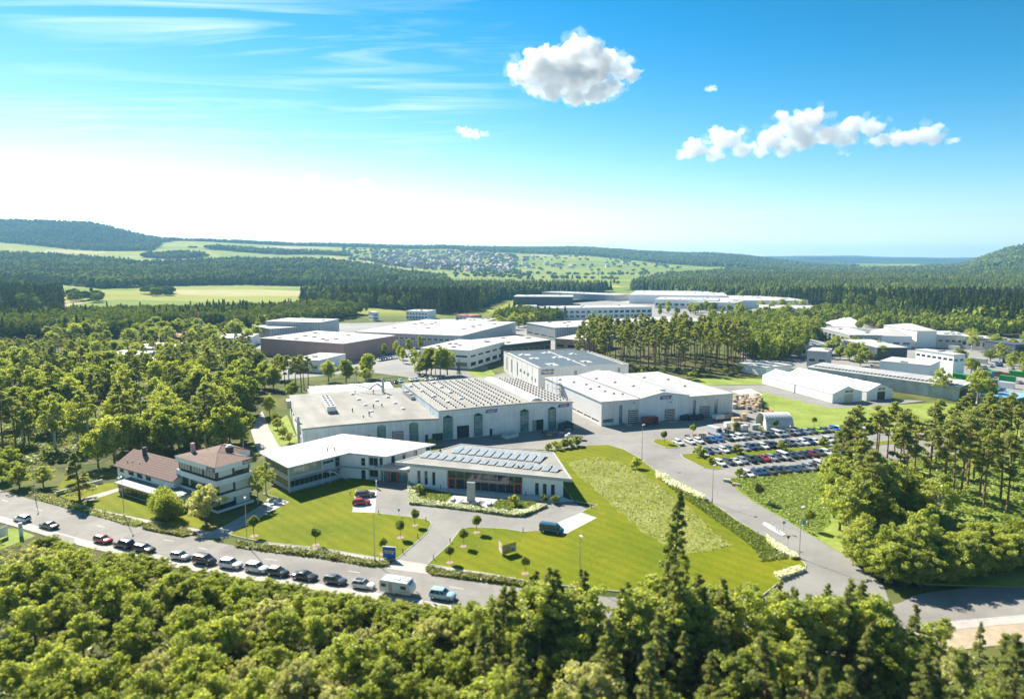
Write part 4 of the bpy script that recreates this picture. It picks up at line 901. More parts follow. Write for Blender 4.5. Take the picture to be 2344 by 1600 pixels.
    for k in range(11):
        t = k/10; panel(7.2+22.5*t, 11.4-1.6*t, 1.75, 6.0+.2*t, k)
    for (u,v) in ((27,4),(31.5,8.4),(35,6.4),(4,12)): MB().cyl(u,v,zr_(u),zr_(u)+.6,.25,n=8).build('vent_pipe', DARK, b)
    # entrance wing on the left with its own canopy
    E0, E1 = P('v',1735,512), P('v',2150,548)
    e0, e1 = loc_in(A, rz, E0), loc_in(A, rz, E1)
    me_, le = side(e0[0], e0[1], e1[0], e1[1])
    MB(me_).prism([(-.9,-1.4),(le+.9,-1.4),(le+.9,7),(-.9,7)], 3.15, 3.85).build('canopy', M('fascia_grey',(0,0,0)), b)
    wf = MB(me_); 
    for i in range(6): wf.box(le*i/5-.04, le*i/5+.04, .1, .2, 0, 3.15)
    wfo = wf.build('entrance_glazing', STEEL, b)
    for i in range(5): MB(me_).add([(le*i/5+.04,.15,.05),(le*(i+1)/5-.04,.15,.05),(le*(i+1)/5-.04,.15,3.1),(le*i/5+.04,.15,3.1)],[(0,1,2,3)]).build('pane', GLASSB if i != 2 else GLASS, wfo)
    x0, x1, f = le*.3, le*.66, .3; mb = MB(me_)
    mb.box(x0,x0+f,-.3,.08,0,2.9); mb.box(x1-f,x1,-.3,.08,0,2.9); mb.box(x0+f,x1-f,-.3,.08,2.6,2.9); d = mb.build('door_portal', REDFR, b)
    MB(me_).box((x0+x1)/2,x1-f,-.1,.06,.05,2.6).build('door_leaf', DARK, d)
    MB(me_).add([(le,0.2,0),(le,6.5,0),(le,6.5,3.15),(le,.2,3.15)],[(0,1,2,3)]).build('wall', WHITE, b)
    MB(me_).add([(0,6.5,0),(0,.2,0),(0,.2,3.15),(0,6.5,3.15)],[(0,1,2,3)]).build('wall', WHITE, b)
    for u in (8.4,29.9,40): 
        bo = MB().cyl(0,0,0,1.0,.09,n=8).build('bollard_light', DARK)
        p = Matrix.Translation(A) @ Matrix.Rotation(rz,4,'Z') @ Vector((u,-.9 if u < 39 else .9,.1)); bo.location = p
        tag(bo, {8.4:'dark bollard light by the left orange door of the pavilion',29.9:'dark bollard light by the right orange door of the pavilion',40:'dark bollard light in the shade past the right pavilion corner'}[u], 'bollard', 'bollard lights round the forecourt')
    return A, rz
PAV_A, PAV_RZ = pavilion()

# --- two-storey glass office with white roof
def glass_office():
    A, B = P('v',400,695), P('v',1190,470); rz, L = fr(A, B)
    b = thing('glass_office', 'two-storey glazed office with wide white roof, steel posts and outside stair', 'office building', A, rz)
    pts = [(0.3,.3),(15.6,0),(20.0,-9.4),(35.4,-10.4),(26.6,15.0),(2.2,14.8)]
    PANEL = M('grey_blue_panel',(0.50,0.55,0.57),rough=.5,var=.05); GLW = M('pale_glass',(0.34,0.37,0.33),rough=.08,var=.5,scale=.5,spec=.9)
    # facade 1: bands and ribbon glazing
    m1, l1 = side(*pts[0], *pts[1])
    o1 = [(.3,9.0,3.9,6.1),(.3,14.6,1.05,2.75),(9.6,12.8,4.8,5.5),(13.2,14.6,3.3,6.0)]
    wall_face(b, m1, l1, 0, 6.35, o1, PANEL, .3)
    window(b, m1, o1[0], 8, 1, STEEL, GLW, panes=True); window(b, m1, o1[1], 11, 1, STEEL, GLASS, panes=True)
    window(b, m1, o1[2], 3, 1, STEEL, GLASS, panes=True); window(b, m1, o1[3], 1, 2, STEEL, GLASS, panes=True)
    m2, l2 = side(*pts[1], *pts[2]); o2 = [(5.7,6.9,3.6,5.7),(5.7,6.9,.1,2.5)]
    wall_face(b, m2, l2*.72, 0, 6.35, [(o[0]-.3,o[1]-.3,o[2],o[3]) for o in o2], WHITE, .25)
    for o in o2: window(b, m2, (o[0]-.3,o[1]-.3,o[2],o[3]), 1, 2, STEEL, GLASS)
    m2b = m2 @ Matrix.Translation((l2*.72,0,0)); ob = [(.25,2.7,3.9,6.0),(.25,2.7,.9,2.8)]
    wall_face(b, m2b, l2*.28, 0, 6.35, ob, PANEL, .25)
    for o in ob: window(b, m2b, o, 2, 1, STEEL, GLASS)
    m3, l3 = side(*pts[2], *pts[3]); o3 = [(.3,1.6,3.9,6.0),(4.0,5.2,3.6,5.9),(7.6,8.6,3.6,5.9),(11.2,12.4,3.6,5.9),(2.0,14,.3,2.6)]
    wall_face(b, m3, l3, 0, 6.35, o3, WHITE, .25)
    for o in o3: window(b, m3, o, 6 if o[1]-o[0] > 3 else 1, 1, STEEL, GLASS)
    m4, l4 = side(*pts[5], *pts[0]); o4 = [(1,14,4.0,6.1),(1,14,1.0,2.7)]
    wall_face(b, m4, l4, 0, 6.35, o4, PANEL, .3)
    for o in o4: window(b, m4, o, 10, 1, STEEL, GLASS)
    for p, q in ((pts[3],pts[4]),(pts[4],pts[5])):
        MB().add([(p[0],p[1],0),(q[0],q[1],0),(q[0],q[1],6.35),(p[0],p[1],6.35)],[(0,1,2,3)]).build('wall', PANEL, b)
    rp = [(-.7,-1.0),(16.8,-1.5),(20.6,-11.6),(37.2,-12.4),(27.6,16.4),(1.6,16.2)]
    MB().prism(rp, 6.36, 6.66).build('roof', M('membrane_roof_white',(0.62,0.615,0.60),rough=.5,var=.04,scale=.1,detail=8,panel=('roof',14.0,1.5,.08),streak=.16), b)
    for x,y in ((-.35,-.65),(8.9,-.9),(17.0,-3.2),(20.5,-10.6),(35.8,-11.7)): MB().cyl(x,y,0,6.36,.08,n=8).build('post', WHITEF, b)
    mb = MB(m1); mb.box(0,l1-1,-.9,-.02,3.0,3.14); mb.build('balcony_deck', STEEL, b)
    mb = MB(m2); mb.box(-.9,l2*.75,-.95,-.02,3.05,3.2)
    for k in range(9): mb.box(-.7+k*1.0,-.66+k*1.0,-.93,-.9,3.2,4.15)
    mb.box(-.9,l2*.75,-.93,-.9,4.12,4.16); mb.build('gallery', STEEL, b)
    st = MB(m1)
    for k in range(14): st.box(11.2+k*.27,11.5+k*.27,-2.4,-1.2,2.95-k*.21,3.0-k*.21)
    st.box(9.9,11.2,-2.4,-.95,2.97,3.03)
    for y in (-2.42,-1.2):
        st.tube((9.9,y,4),(11.2,y,4),.03); st.tube((11.2,y,4),(15,y,1.1),.03); st.tube((11.2,y,2.9),(15,y,.05),.06)
        for k in range(7): st.tube((11.2+k*.6,y,2.95-k*.46),(11.2+k*.6,y,4-k*.46),.02)
    st.tube((10,-2.3,0),(10,-2.3,4),.06); st.build('outside_stair', WHITEF, b)
    MB(m1).box(-.3,l1,-.4,-.02,.0,.12).build('plinth', CONC, b)
    for (x,y) in ((14,4),(15.5,3)): MB().cyl(x,y,6.66,7.6,.12,n=8).build('vent_pipe', DARK, b)
    for k in range(26): pass
    mb = MB()
    for k in range(22): mb.box(1.5+k*1.1,1.9+k*1.1,8.0,8.12,6.66,6.8)
    mb.build('snow_guard', STEEL, b)
glass_office()

# --- brown roofed three-storey office and the house attached to it
TILE = M('brown_roof_tiles', (0.235, 0.15, 0.125), rough=0.85, var=0.22, scale=2.2, stripes=('Y', 0.6, 0.25), detail=8)
def brown_office():
    A = Vector((-65.9,146.9,0)); rz = R(55.2)
    b = thing('brown_roof_office', 'three-storey white banded office with brown hipped roof and blue corner signs', 'office building', A, rz)
    W, D = 9.3, 16.4
    bands = [(0,.55),(2.6,3.9),(6.1,7.4),(9.4,10.6)]; wins = [(.55,2.6),(3.9,6.1),(7.4,9.4)]
    SHUT = M('roller_blind', (0.66,0.66,0.63), rough=.7, var=.04); CREAM = M('blind_cream',(0.52,0.47,0.38),rough=.6,var=.1,scale=.8)
    foot = [(0,0),(W,0),(W,6.2),(13,6.2),(13,D),(0,D)]
    core = [(.5,.5),(W-.5,.5),(W-.5,6.7),(12.5,6.7),(12.5,D-.5),(.5,D-.5)]
    MB().prism(core, .1, 9.6).build('wall', M('dark_window_wall',(0.07,0.065,0.06),rough=.5,var=.1), b)
    for z0, z1 in bands: 
        bo = MB().prism(foot, z0, z1).build('spandrel_band', WHITE, b)
        if z0 < 9: MB().prism([(.04,.04),(W-.04,.04),(W-.04,6.24),(12.96,6.24),(12.96,D-.04),(.04,D-.04)], z1, z1+.03).build('sill_top', M('sill_zinc',(0.10,0.13,0.14),rough=.5), bo)
    mr_, lr = side(.5,.5,W-.5,.5); ml_, ll = side(.5,D-.5,.5,.5)
    for j,(z0,z1) in enumerate(wins):
        w1 = MB(mr_); x0,x1 = .5,3.9
        for (x0,x1,drop) in ((.4,3.9,(.45,.8,.75)[j]),(4.4,8.0,(1,1,.45)[j])):
            w = window(b, mr_, (x0,x1,z0+.05,z1-.05), 4, 1, BROWNFR, GLASS, d=-.1)
            MB(mr_).box(x0+.05,x1-.05,-.14,-.11,z1-.1-(z1-z0-.2)*drop,z1-.1).build('blind', SHUT, w)
        for k in range(3):
            a0 = .4+k*5.05; w = window(b, ml_, (a0,a0+4.6,z0+.05,z1-.05), 4, 1, BROWNFR, GLASS, d=-.1)
            for q in range(4):
                if j == 2 or (q+k) % 3 == 0: MB(ml_).box(a0+.1+q*1.14,a0+1.1+q*1.14,-.05,-.03,z0+.35,z1-.1).build('blind', CREAM, w)
    wall_sign(b, side(0,0,W,0)[0], W-2.5, W-.05, 9.55, 10.55, 0.0); wall_sign(b, side(0,D,0,0)[0], D-3.3, D-.1, 9.45, 10.3, 0.0)
    # hipped roof
    FL,F0,R0,N1,N2,Bk = (-.2,D+.2,10.62),(-.2,-.2,10.62),(W+.2,-.2,10.62),(W+.2,6.0,10.62),(13.2,6.0,10.62),(13.2,D+.2,10.62)
    P1,P2 = (4.8,6.6,11.95),(8.4,10.6,12.3)
    vs=[FL,F0,R0,N1,N2,Bk,P1,P2]
    MB().add(vs,[(1,2,6),(2,3,6),(3,7,6),(3,4,7),(4,5,7),(5,0,7),(0,6,7),(0,1,6)]).build('roof', TILE, b)
    mb = MB(); mb.tube(F0,P1,.13,n=5); mb.tube(P1,R0,.1,n=5); mb.tube(P1,P2,.1,n=5); mb.tube(FL,P2,.1,n=5); mb.tube(P2,N2,.1,n=5); mb.build('ridge_tiles', M('ridge_tile',(0.28,0.19,0.15),rough=.8), b)
    mb = MB(); mb.box(7.0,8.3,5.6,6.9,11.2,12.7); sk = mb.build('skylight', DARK, b)
    mb = MB(); mb.cyl(7.65,6.25,12.7,13.1,.9,.45,n=12); mb.build('dome', WHITEF, sk)
    MB().box(2.6,3.4,13.4,14.2,10.8,13.4).build('chimney', M('pink_render',(0.55,0.38,0.34),rough=.9), b)
    MB().tube((6,13.5,11.5),(6,13.5,14.6),.05).build('antenna', STEEL, b)
    # ground floor terrace slab towards the house
    MB().prism([(-4.5,9),(-.02,9),(-.02,16),(-4.5,16)], 0, 3.1).build('low_annex', WHITE, b); MB().prism([(-4.8,8.7),(-.02,8.7),(-.02,16.3),(-4.8,16.3)], 3.1, 3.35).build('annex_roof', M('green_grey_roof',(0.16,0.22,0.22),rough=.6), b)
brown_office()
def brown_house():
    A = P('a',150,695); B0 = P('a',880,860); 
    e0, e1 = P('a',112,388,5.4), P('a',835,590,5.4)
    A = Vector((e0.x,e0.y,0)); rz, L = fr(A, Vector((e1.x,e1.y,0))); L += 2.5; D = 9.5
    b = thing('brown_roof_house', 'two-storey white house with brown tiled roof and conservatory beside the office', 'house', A, rz)
    mt, l = side(0,0,L,0)
    ops = [(1.0,2.9,3.6,4.9),(4.9,7.2,3.5,4.7),(8.6,11.0,3.4,4.9),(12.4,14.6,3.4,4.8),(.9,1.8,1.2,2.2),(3.2,3.9,1.2,2.2)]
    ops = [o for o in ops if o[1] < L]
    wall_face(b, mt, L, 0, 5.3, ops, WHITE, .2)
    for o in ops: window(b, mt, o, 2 if o[1]-o[0] > 1.2 else 1, 1, BROWNFR, GLASS)
    MB(mt).box(1.95,2.95,-.02,.1,.05,2.2).build('door', M('door_green',(0.12,0.2,0.18),rough=.5), b)
    cn = MB(mt); cn.box(1.6,3.2,-1.2,-.02,2.3,2.4); cn.tube((1.65,-1.1,.1),(1.65,-1.1,2.3),.04); cn.tube((3.15,-1.1,.1),(3.15,-1.1,2.3),.04); cn.build('porch_roof', M('door_green',(0,0,0)), b)
    for (u0,u1) in ((0,0),(L,L)):
        m_, l_ = (side(0,D,0,0) if u0 == 0 else side(L,0,L,D)); wall_face(b, m_, D, 0, 5.3, [(3,4.4,3.2,4.6)] if u0 == 0 else [], WHITE)
        if u0 == 0: window(b, m_, (3,4.4,3.2,4.6), 1, 1, BROWNFR, GLASS)
        MB().add([(u0,0,5.3),(u0,D,5.3),(u0,D/2,7.9)], [(0,1,2),(2,1,0)]).build('gable', WHITE, b)
    MB().add([(0,D,0),(L,D,0),(L,D,5.3),(0,D,5.3)],[(3,2,1,0)]).build('back_wall', WHITE, b)
    for s_ in (0,1):
        q = [(-.6,-.7,5.05),(L+.4,-.7,5.05),(L+.4,D/2,8.1),(-.6,D/2,8.1)] if s_ == 0 else [(-.6,D/2,8.1),(L+.4,D/2,8.1),(L+.4,D+.7,5.05),(-.6,D+.7,5.05)]
        MB().add(q+[(x,y,z-.18) for x,y,z in q],[(0,1,2,3),(7,6,5,4),(0,4,5,1),(1,5,6,2),(2,6,7,3),(3,7,4,0)]).build('roof_slope', TILE, b)
    MB().box(5.4,6.1,D/2-1.2,D/2-.4,7,9.6).build('chimney', M('slate_chimney',(0.05,0.05,0.055),rough=.7), b)
    MB().tube((3.6,D/2-.2,8),(3.6,D/2-.2,10.4),.04).build('antenna', STEEL, b)
    for (x,y) in ((2.6,1.2),(4.4,1.5),(7.4,1.6)): MB().cyl(x,y,5.7,6.7,.1,n=6).build('vent_pipe', WHITEF, b)
    # conservatory
    cu0, cu1 = 6.2, L-2.2; c = MB(mt); n = 8; w_ = (cu1-cu0)/n
    for i in range(n+1): c.box(cu0+i*w_-.05,cu0+i*w_+.05,-3.3,-3.2,.3,2.6)
    c.box(cu0,cu1,-3.31,-3.19,.2,.3); c.box(cu0,cu1,-3.31,-3.19,1.4,1.46); c.box(cu0,cu1,-3.31,-3.19,2.5,2.62)
    cv = c.build('conservatory', BROWNFR, b)
    GY = M('painted_lawn_reflection_glass',(0.10,0.11,0.05),rough=.06,var=.3,spec=.9)  # olive base colour paints the lawn's reflection into the panes
    for i in range(n): MB(mt).add([(cu0+i*w_+.05,-3.25,.3),(cu0+(i+1)*w_-.05,-3.25,.3),(cu0+(i+1)*w_-.05,-3.25,2.5),(cu0+i*w_+.05,-3.25,2.5)],[(0,1,2,3)]).build('pane', GY, cv)
    MB(mt).box(cu0,cu0+.06,-3.2,-.02,.1,2.55).build('end_wall', BROWNFR, cv)
    MB(mt).box(cu0,cu1,-3.35,-3.1,0,.2).build('plinth', WHITE, cv)
    MB(mt).prism([(cu0-.5,-3.9),(cu1+.5,-3.9),(cu1+.5,-.02),(cu0-.5,-.02)],[2.62,2.62,2.95,2.95],[2.72,2.72,3.05,3.05]).build('conservatory_roof', M('green_grey_roof',(0,0,0)), b)
    MB(mt).box(cu0-.55,cu1+.55,-4.0,-3.91,2.5,2.8).build('fascia', M('cream_fascia',(0.60,0.56,0.46),rough=.7), b)
    g = thing('garden_wall', 'low concrete garden wall running left from the brown-roofed house', 'wall', P('d',430,1440), 0)
    a, c2 = P('d',430,1440), P('d',780,1345); d = (c2-a); n_ = Vector((-d.y,d.x,0)).normalized()*.15
    MB().prism([tuple(q.xy) for q in (n_*-1, d-n_, d+n_, n_)], 0, .9).build('wall', CONC, g); MB().prism([tuple(q.xy) for q in (n_*-1.6, d-n_*1.6, d+n_*1.6, n_*1.6)], .9, .98).build('coping', KERB, g)
brown_house()
# ------------------------------------------------------------------ tents, sheds and the buildings behind
TENTW = M('tent_white', (0.80,0.80,0.80))
def twin_tents():
    for k, (a, c, lab) in enumerate(((P(4,1115,340), P(4,1300,328), 'white gabled storage tent with pale closed door, left of the pair'),
                                     (P(4,1330,325), P(4,1495,310), 'white gabled storage tent with dark open door, right of the pair'))):
        back = P(4,695,215); rz, W = fr(a, c)
        D = abs(loc_in(a, rz, P(4,695,215))[1]) if k == 0 else 50.0
        if k == 0: D0 = D
        D = D0; b = thing('storage_tent', lab, 'tent', a, rz, 'twin storage tents')
        h, hr = 3.9, 6.6; mt, l = side(0,0,W,0); do = (W*.40, W*.70, .05, 3.4)
        wall_face(b, mt, W, 0, h, [do], TENTW, .15)
        MB().add([(0,0,h),(W,0,h),(W/2,0,hr)],[(0,1,2)]).build('gable', TENTW, b)
        MB(mt).box(do[0],do[1],.15,.2,do[2],do[3]).build('door', M('tent_door_cream',(0.58,0.54,0.44),rough=.7) if k == 0 else DARK, b)
        MB().add([(0,D,0),(0,0,0),(0,0,h),(0,D,h)],[(0,1,2,3)]).build('side_wall', TENTW, b); MB().add([(W,0,0),(W,D,0),(W,D,h),(W,0,h)],[(0,1,2,3)]).build('side_wall', TENTW, b)
        MB().add([(0,D,0),(W,D,0),(W,D,h),(W/2,D,hr),(0,D,h)],[(4,3,2,1,0)]).build('back_wall', TENTW, b)
        n = 8
        for i in range(n):
            v0, v1 = D*i/n-.15*(i==0), D*(i+1)/n; vm=(v0+v1)/2; s_=.10
            MB().add([(-.15,v0,h+.02),(-.15,vm,h-.06),(-.15,v1,h+.02),(W/2,v0,hr+.06),(W/2,vm,hr-.06),(W/2,v1,hr+.06),(W+.15,v0,h+.02),(W+.15,vm,h-.06),(W+.15,v1,h+.02)],
                     [(0,3,4,1),(1,4,5,2),(3,6,7,4),(4,7,8,5)]).build('roof_bay', TENTW, b)
        wall_sign(b, mt, W*.42, W*.68, 4.1, 4.9, .2)
        if k == 0: MB().tube((-.1,D*.5,0),(-.1,D*.5,h),.1).build('downpipe', STEEL, b)
twin_tents()
def long_shed():
    a, c = P('r',200,640), P('r',1690,945); e0, e1 = P('r',205,600,5.5), P('r',1695,800,5.5)
    a = Vector((e0.x,e0.y,0)); rz, L = fr(a, Vector((e1.x,e1.y,0))); 
    PANEL = M('mottled_concrete', (0.42,0.45,0.45), rough=.85, var=.28, scale=.35, detail=8)
    b = thing('long_shed', 'very long low shed with mottled grey panel wall behind the white tents', 'shed', a, rz); D = 14
    n = 12
    for i in range(n): MB().box(L*i/n+.03, L*(i+1)/n-.03, 0, .25, 0, 5.5).build('wall_panel', PANEL, b)
    MB().box(0,L,.26,D,0,5.4).build('wall', PANEL, b)
    MB().prism([(-.3,-.4),(L+.3,-.4),(L+.3,D+.4),(-.3,D+.4)],[5.5,5.5,6.4,6.4],[5.7,5.7,6.6,6.6]).build('roof', ROOFM, b)
    mb = MB()
    for i in range(38): mb.box(2+i*L/40,2.8+i*L/40,2,4.4,6.05,6.3)
    mb.build('roof_vents', TRIM, b)
    MB().box(L*.43,L*.43+.12,-.14,-.01,0,5.4).build('downpipe', DARK, b); MB().box(L+.31,L+3,1,D-2,0,4.2).build('end_annex', DARK, b)
long_shed()
def box_building(name, lab, near, right, left, h, wall, roof, rows=((.35,.6),), nx=8, cat='factory hall', parapet=True, glass=None, sided='both', roof_h=0.0, zg=0.0, vents=5, depth=None, wall_r=None):
    "rectangular building from three roof corners of the photo at height h: nearest corner, right one, left one"
    n0, n1, n2 = [Vector((q.x, q.y, zg)) for q in (P(*near, h+zg), P(*right, h+zg), P(*left, h+zg))]
    rz, L = fr(n0, n1); D = depth or max(6, loc_in(n0, rz, n2)[1])
    b = thing(name, lab, cat, n0, rz)
    for (mt, l, wm) in ((side(0,0,L,0)[0], L, wall_r or wall), (side(0,D,0,0)[0], D, wall)):
        ops = []
        for (f0, f1) in rows:
            k = max(1, int(nx * l / max(L, D)))
            for i in range(k): ops.append((l*(i+.15)/k, l*(i+.85)/k, h*f0, h*f1))
        wall_face(b, mt, l, 0, h, ops, wm, .3)
        for o in ops: window(b, mt, o, 1, 1, WHITEF if wall is not DARK else DARK, glass or GLASS, fw=.15)
    MB().add([(L,0,0),(L,D,0),(L,D,h),(L,0,h)],[(0,1,2,3)]).build('wall', wall, b); MB().add([(L,D,0),(0,D,0),(0,D,h),(L,D,h)],[(0,1,2,3)]).build('wall', wall, b)
    if roof_h:
        MB().add([(-.6,-.6,h),(L+.6,-.6,h),(L+.6,D+.6,h),(-.6,D+.6,h),(min(D/2,L*.4),D/2,h+roof_h),(L-min(D/2,L*.4),D/2,h+roof_h)],[(0,1,5,4),(1,2,5),(2,3,4,5),(3,0,4),(3,2,1,0)]).build('roof', roof, b)
    else:
        MB().box(-.25,L+.25,-.25,D+.25,h,h+.35).build('roof', roof, b)
        rg = random.Random(len(lab))
        for i in range(vents):
            x, y = L*rg.uniform(.1,.9), D*rg.uniform(.15,.85); MB().box(x-1.2,x+1.2,y-.7,y+.7,h+.35,h+.9).build('roof_vent', CONC if i % 2 else TRIM, b)
    return b
RUST = M('rust_red_cladding', (0.40,0.26,0.23), rough=.7, var=.08, scale=.2)
PALE = M('pale_metal_cladding', (0.50,0.53,0.54), rough=.55, var=.08, scale=.2, stripes=('X',2.0,.2))
DARKC = M('anthracite_cladding', (0.07,0.09,0.11), rough=.6, var=.1)
GREYR = M('light_gravel_roof', (0.52,0.50,0.47), rough=.9, var=.08, scale=.08, detail=8)
box_building('rust_red_warehouse', 'wide flat warehouse with rust-red walls and beige roof behind the trees', ('p',848,480), ('p',1292,408), ('p',250,416), 10, RUST, GREYR, (), vents=9)
box_building('glass_annex', 'dark glazed corner block in front of the rust-red warehouse', ('p',850,484), ('p',940,470), ('p',690,520), 8.0, DARKC, GREYR, (), depth=4, vents=0)
box_building('rust_red_annex', 'low rust-red annex at the corner of the big red warehouse', ('p',848,512), ('p',905,500), ('p',610,490), 6.0, RUST, GREYR, (), depth=26, vents=2)
box_building('pale_factory', 'long pale factory with white roof behind the rust-red warehouse', ('p',950,376), ('p',1860,412), ('p',1190,300), 9, PALE, ROOFW, ((.62,.76),), nx=26, vents=12, depth=105)
box_building('white_ribbon_office', 'white factory corner with ribbon windows beside the solar hall', ('p',1930,540), ('p',2230,462), ('p',1540,508), 9.5, WHITE, ROOFW, ((.12,.36),(.62,.75)), nx=5, vents=8)
box_building('brown_edged_hall', 'low dark-edged hall with pale roof behind the ribbon-window factory', (6,1880,440), (6,2210,404), (6,2010,372), 8, DARKC, GREYR, ((.3,.7),), nx=9)
box_building('beige_roof_hall', 'broad hall with beige roof left of the tall pine stand', ('q',375,420), ('q',600,436), ('q',140,395), 7.5, RUST, GREYR, ((.3,.6),), nx=6, depth=38)
box_building('striped_metal_hall', 'long hall with vertical pale metal stripes behind the pine stand', ('q',375,345), ('q',1480,292), ('q',98,306), 9, PALE, ROOFW, ((.15,.3),), nx=14, vents=10, depth=45)
box_building('white_terrace_office', 'white three-storey office with rows of windows in the industrial estate', ('q',352,205), ('q',1062,196), ('q',248,190), 11, WHITE, ROOFW, ((.15,.38),(.55,.78)), nx=18, vents=6)
box_building('small_glazed_office', 'small glazed low block left of the white three-storey office', ('q',100,190), ('q',245,190), ('q',85,186), 7, WHITE, ROOFW, ((.25,.8),), nx=5, depth=18, vents=1)
box_building('anthracite_hall', 'long dark anthracite hall at the far edge of the estate', ('q',80,122), ('q',500,124), ('q',35,120), 11, DARKC, ROOFW, (), vents=4, depth=45)
box_building('distant_store', 'low pale store right behind the anthracite hall', ('q',280,90), ('q',790,112), ('q',275,88), 8, PALE, ROOFW, (), vents=3, depth=40)
box_building('distant_logistics_hall', 'largest distant white logistics hall below the dark woods', ('q',900,110), ('q',1600,118), ('q',830,106), 11, WHITE, ROOFW, (), vents=8, depth=140)
box_building('distant_white_works', 'stepped white works in front of the distant logistics hall', ('q',1080,142), ('q',1530,150), ('q',1070,138), 10, WHITE, ROOFW, ((.3,.6),), nx=10, vents=8, depth=60)
box_building('distant_white_block', 'white block with dark openings right of the stepped works', ('q',1370,160), ('q',1650,168), ('q',1360,158), 9, WHITE, ROOFW, ((.2,.5),), nx=7, depth=60)
box_building('distant_flat_hall', 'distant flat white hall at the edge of the right woods', ('q',1640,150), ('q',2170,152), ('q',1540,130), 9, WHITE, ROOFW, (), vents=10, depth=120)
box_building('distant_low_hall', 'low white hall in front of the right woods, behind green trees', ('q',1860,205), ('q',2280,212), ('q',1800,196), 7, WHITE, ROOFW, (), vents=6, depth=60)
box_building('white_cottage_office', 'small white office with windows at the wood edge', ('p',1100,208), ('p',1150,206), ('p',1095,206), 8, WHITE, ROOFW, ((.2,.4),(.6,.8)), nx=3, depth=12, cat='office building', vents=0)
box_building('white_row_office', 'white two-storey block with dark windows among trees at the wood edge', ('p',1385,196), ('p',1565,200), ('p',1350,186), 8, WHITE, ROOFW, ((.15,.4),(.6,.8)), nx=8, cat='office building', depth=22)
box_building('flat_blue_office', 'flat office with pale blue front right of the pale factory', ('p',1800,282), ('p',2040,290), ('p',1760,276), 6, PALE, GREYR, ((.3,.7),), nx=8, depth=30)
box_building('red_trim_office', 'small grey block with red trim beneath the spruces', ('p',1810,232), ('p',1940,240), ('p',1790,228), 6, PALE, M('red_trim_roof',(0.40,0.12,0.10)), ((.3,.7),), nx=4, depth=16, vents=1)
box_building('grey_gable_works', 'grey works with white roof at the wood edge left of the red warehouse', ('p',215,350), ('p',500,332), ('p',0,322), 7.5, PALE, ROOFW, ((.1,.4),), nx=8, vents=3)
box_building('white_upper_hall', 'raised white hall behind the grey works at the wood edge', ('p',180,285), ('p',640,296), ('p',170,280), 11, PALE, ROOFW, (), vents=2, depth=30)
# right hand side
box_building('grey_roof_villa', 'square office with grey hipped roof among trees on the right', ('r',150,386), ('r',455,378), ('r',140,360), 6.5, PALE, M('grey_hip_roof',(0.40,0.39,0.37),rough=.7), ((.2,.7),), nx=7, roof_h=2.4, cat='office building', depth=22)
box_building('grey_cube_office', 'grey panelled cube building standing above the long shed', ('r',205,442), ('r',400,455), ('r',175,430), 8.5, M('blue_grey_panel',(0.36,0.40,0.43),rough=.6,var=.06), ROOFW, ((.35,.55),), nx=4, cat='office building', depth=16, vents=1)
box_building('white_yard_hall', 'white hall with big flat roof beside the green containers', ('r',1400,590), ('r',1505,545), ('r',930,540), 8, WHITE, ROOFW, (), vents=2)
box_building('white_tall_hall', 'taller white block behind the hall with green containers', ('r',1640,485), ('r',1748,480), ('r',1112,434), 11, WHITE, ROOFW, ((.72,.84),), nx=7, vents=2, depth=22)
box_building('dark_front_hall', 'low hall with dark blue front and white roof on the right', ('r',890,412), ('r',1185,412), ('r',705,365), 7, DARKC, ROOFW, (), vents=2, wall_r=DARKC, depth=40)
box_building('white_long_works', 'long pale works with dark edged roof on the right behind trees', ('r',620,290), ('r',930,292), ('r',290,240), 8, PALE, ROOFW, ((.5,.75),), nx=7, depth=50, vents=3)
box_building('white_gable_works', 'white works with small windows and grey roof on the right', ('r',930,292), ('r',1230,300), ('r',800,260), 8, WHITE, GREYR, ((.3,.5),), nx=6, roof_h=4, depth=30)
box_building('cream_long_hall', 'long cream hall at the right below the wood edge', ('r',1360,285), ('r',1800,296), ('r',1190,270), 8, M('cream_wall',(0.62,0.60,0.54)), ROOFW, ((.45,.65),), nx=9, depth=30)
box_building('white_high_hall', 'white hall with shallow gable highest at the right wood edge', ('r',1280,245), ('r',1472,245), ('r',1085,215), 11, WHITE, GREYR, (), roof_h=3, depth=40, vents=0)
box_building('right_flat_office', 'pale office with grey roof at the right edge of the estate', ('r',2050,330), ('r',2160,318), ('r',1970,310), 8, PALE, GREYR, ((.3,.7),), nx=5, depth=20)
box_building('dark_cube_hall', 'dark cube-like hall at the far right edge', ('r',2240,385), ('r',2420,380), ('r',2150,370), 9, DARKC, DARKC, (), depth=20, vents=0)
box_building('black_container_office', 'black container-like building with blue roof at the right edge', ('r',2240,915), ('r',2420,880), ('r',2070,880), 5.5, DARKC, M('light_blue_roof',(0.25,0.45,0.6),rough=.5), (), depth=12, vents=0)
box_building('white_salt_store', 'white roofed store in front of the tent pair, behind bushes', (4,700,118), (4,860,100), (4,555,55), 4, WHITE, ROOFW, (), depth=18, vents=0)
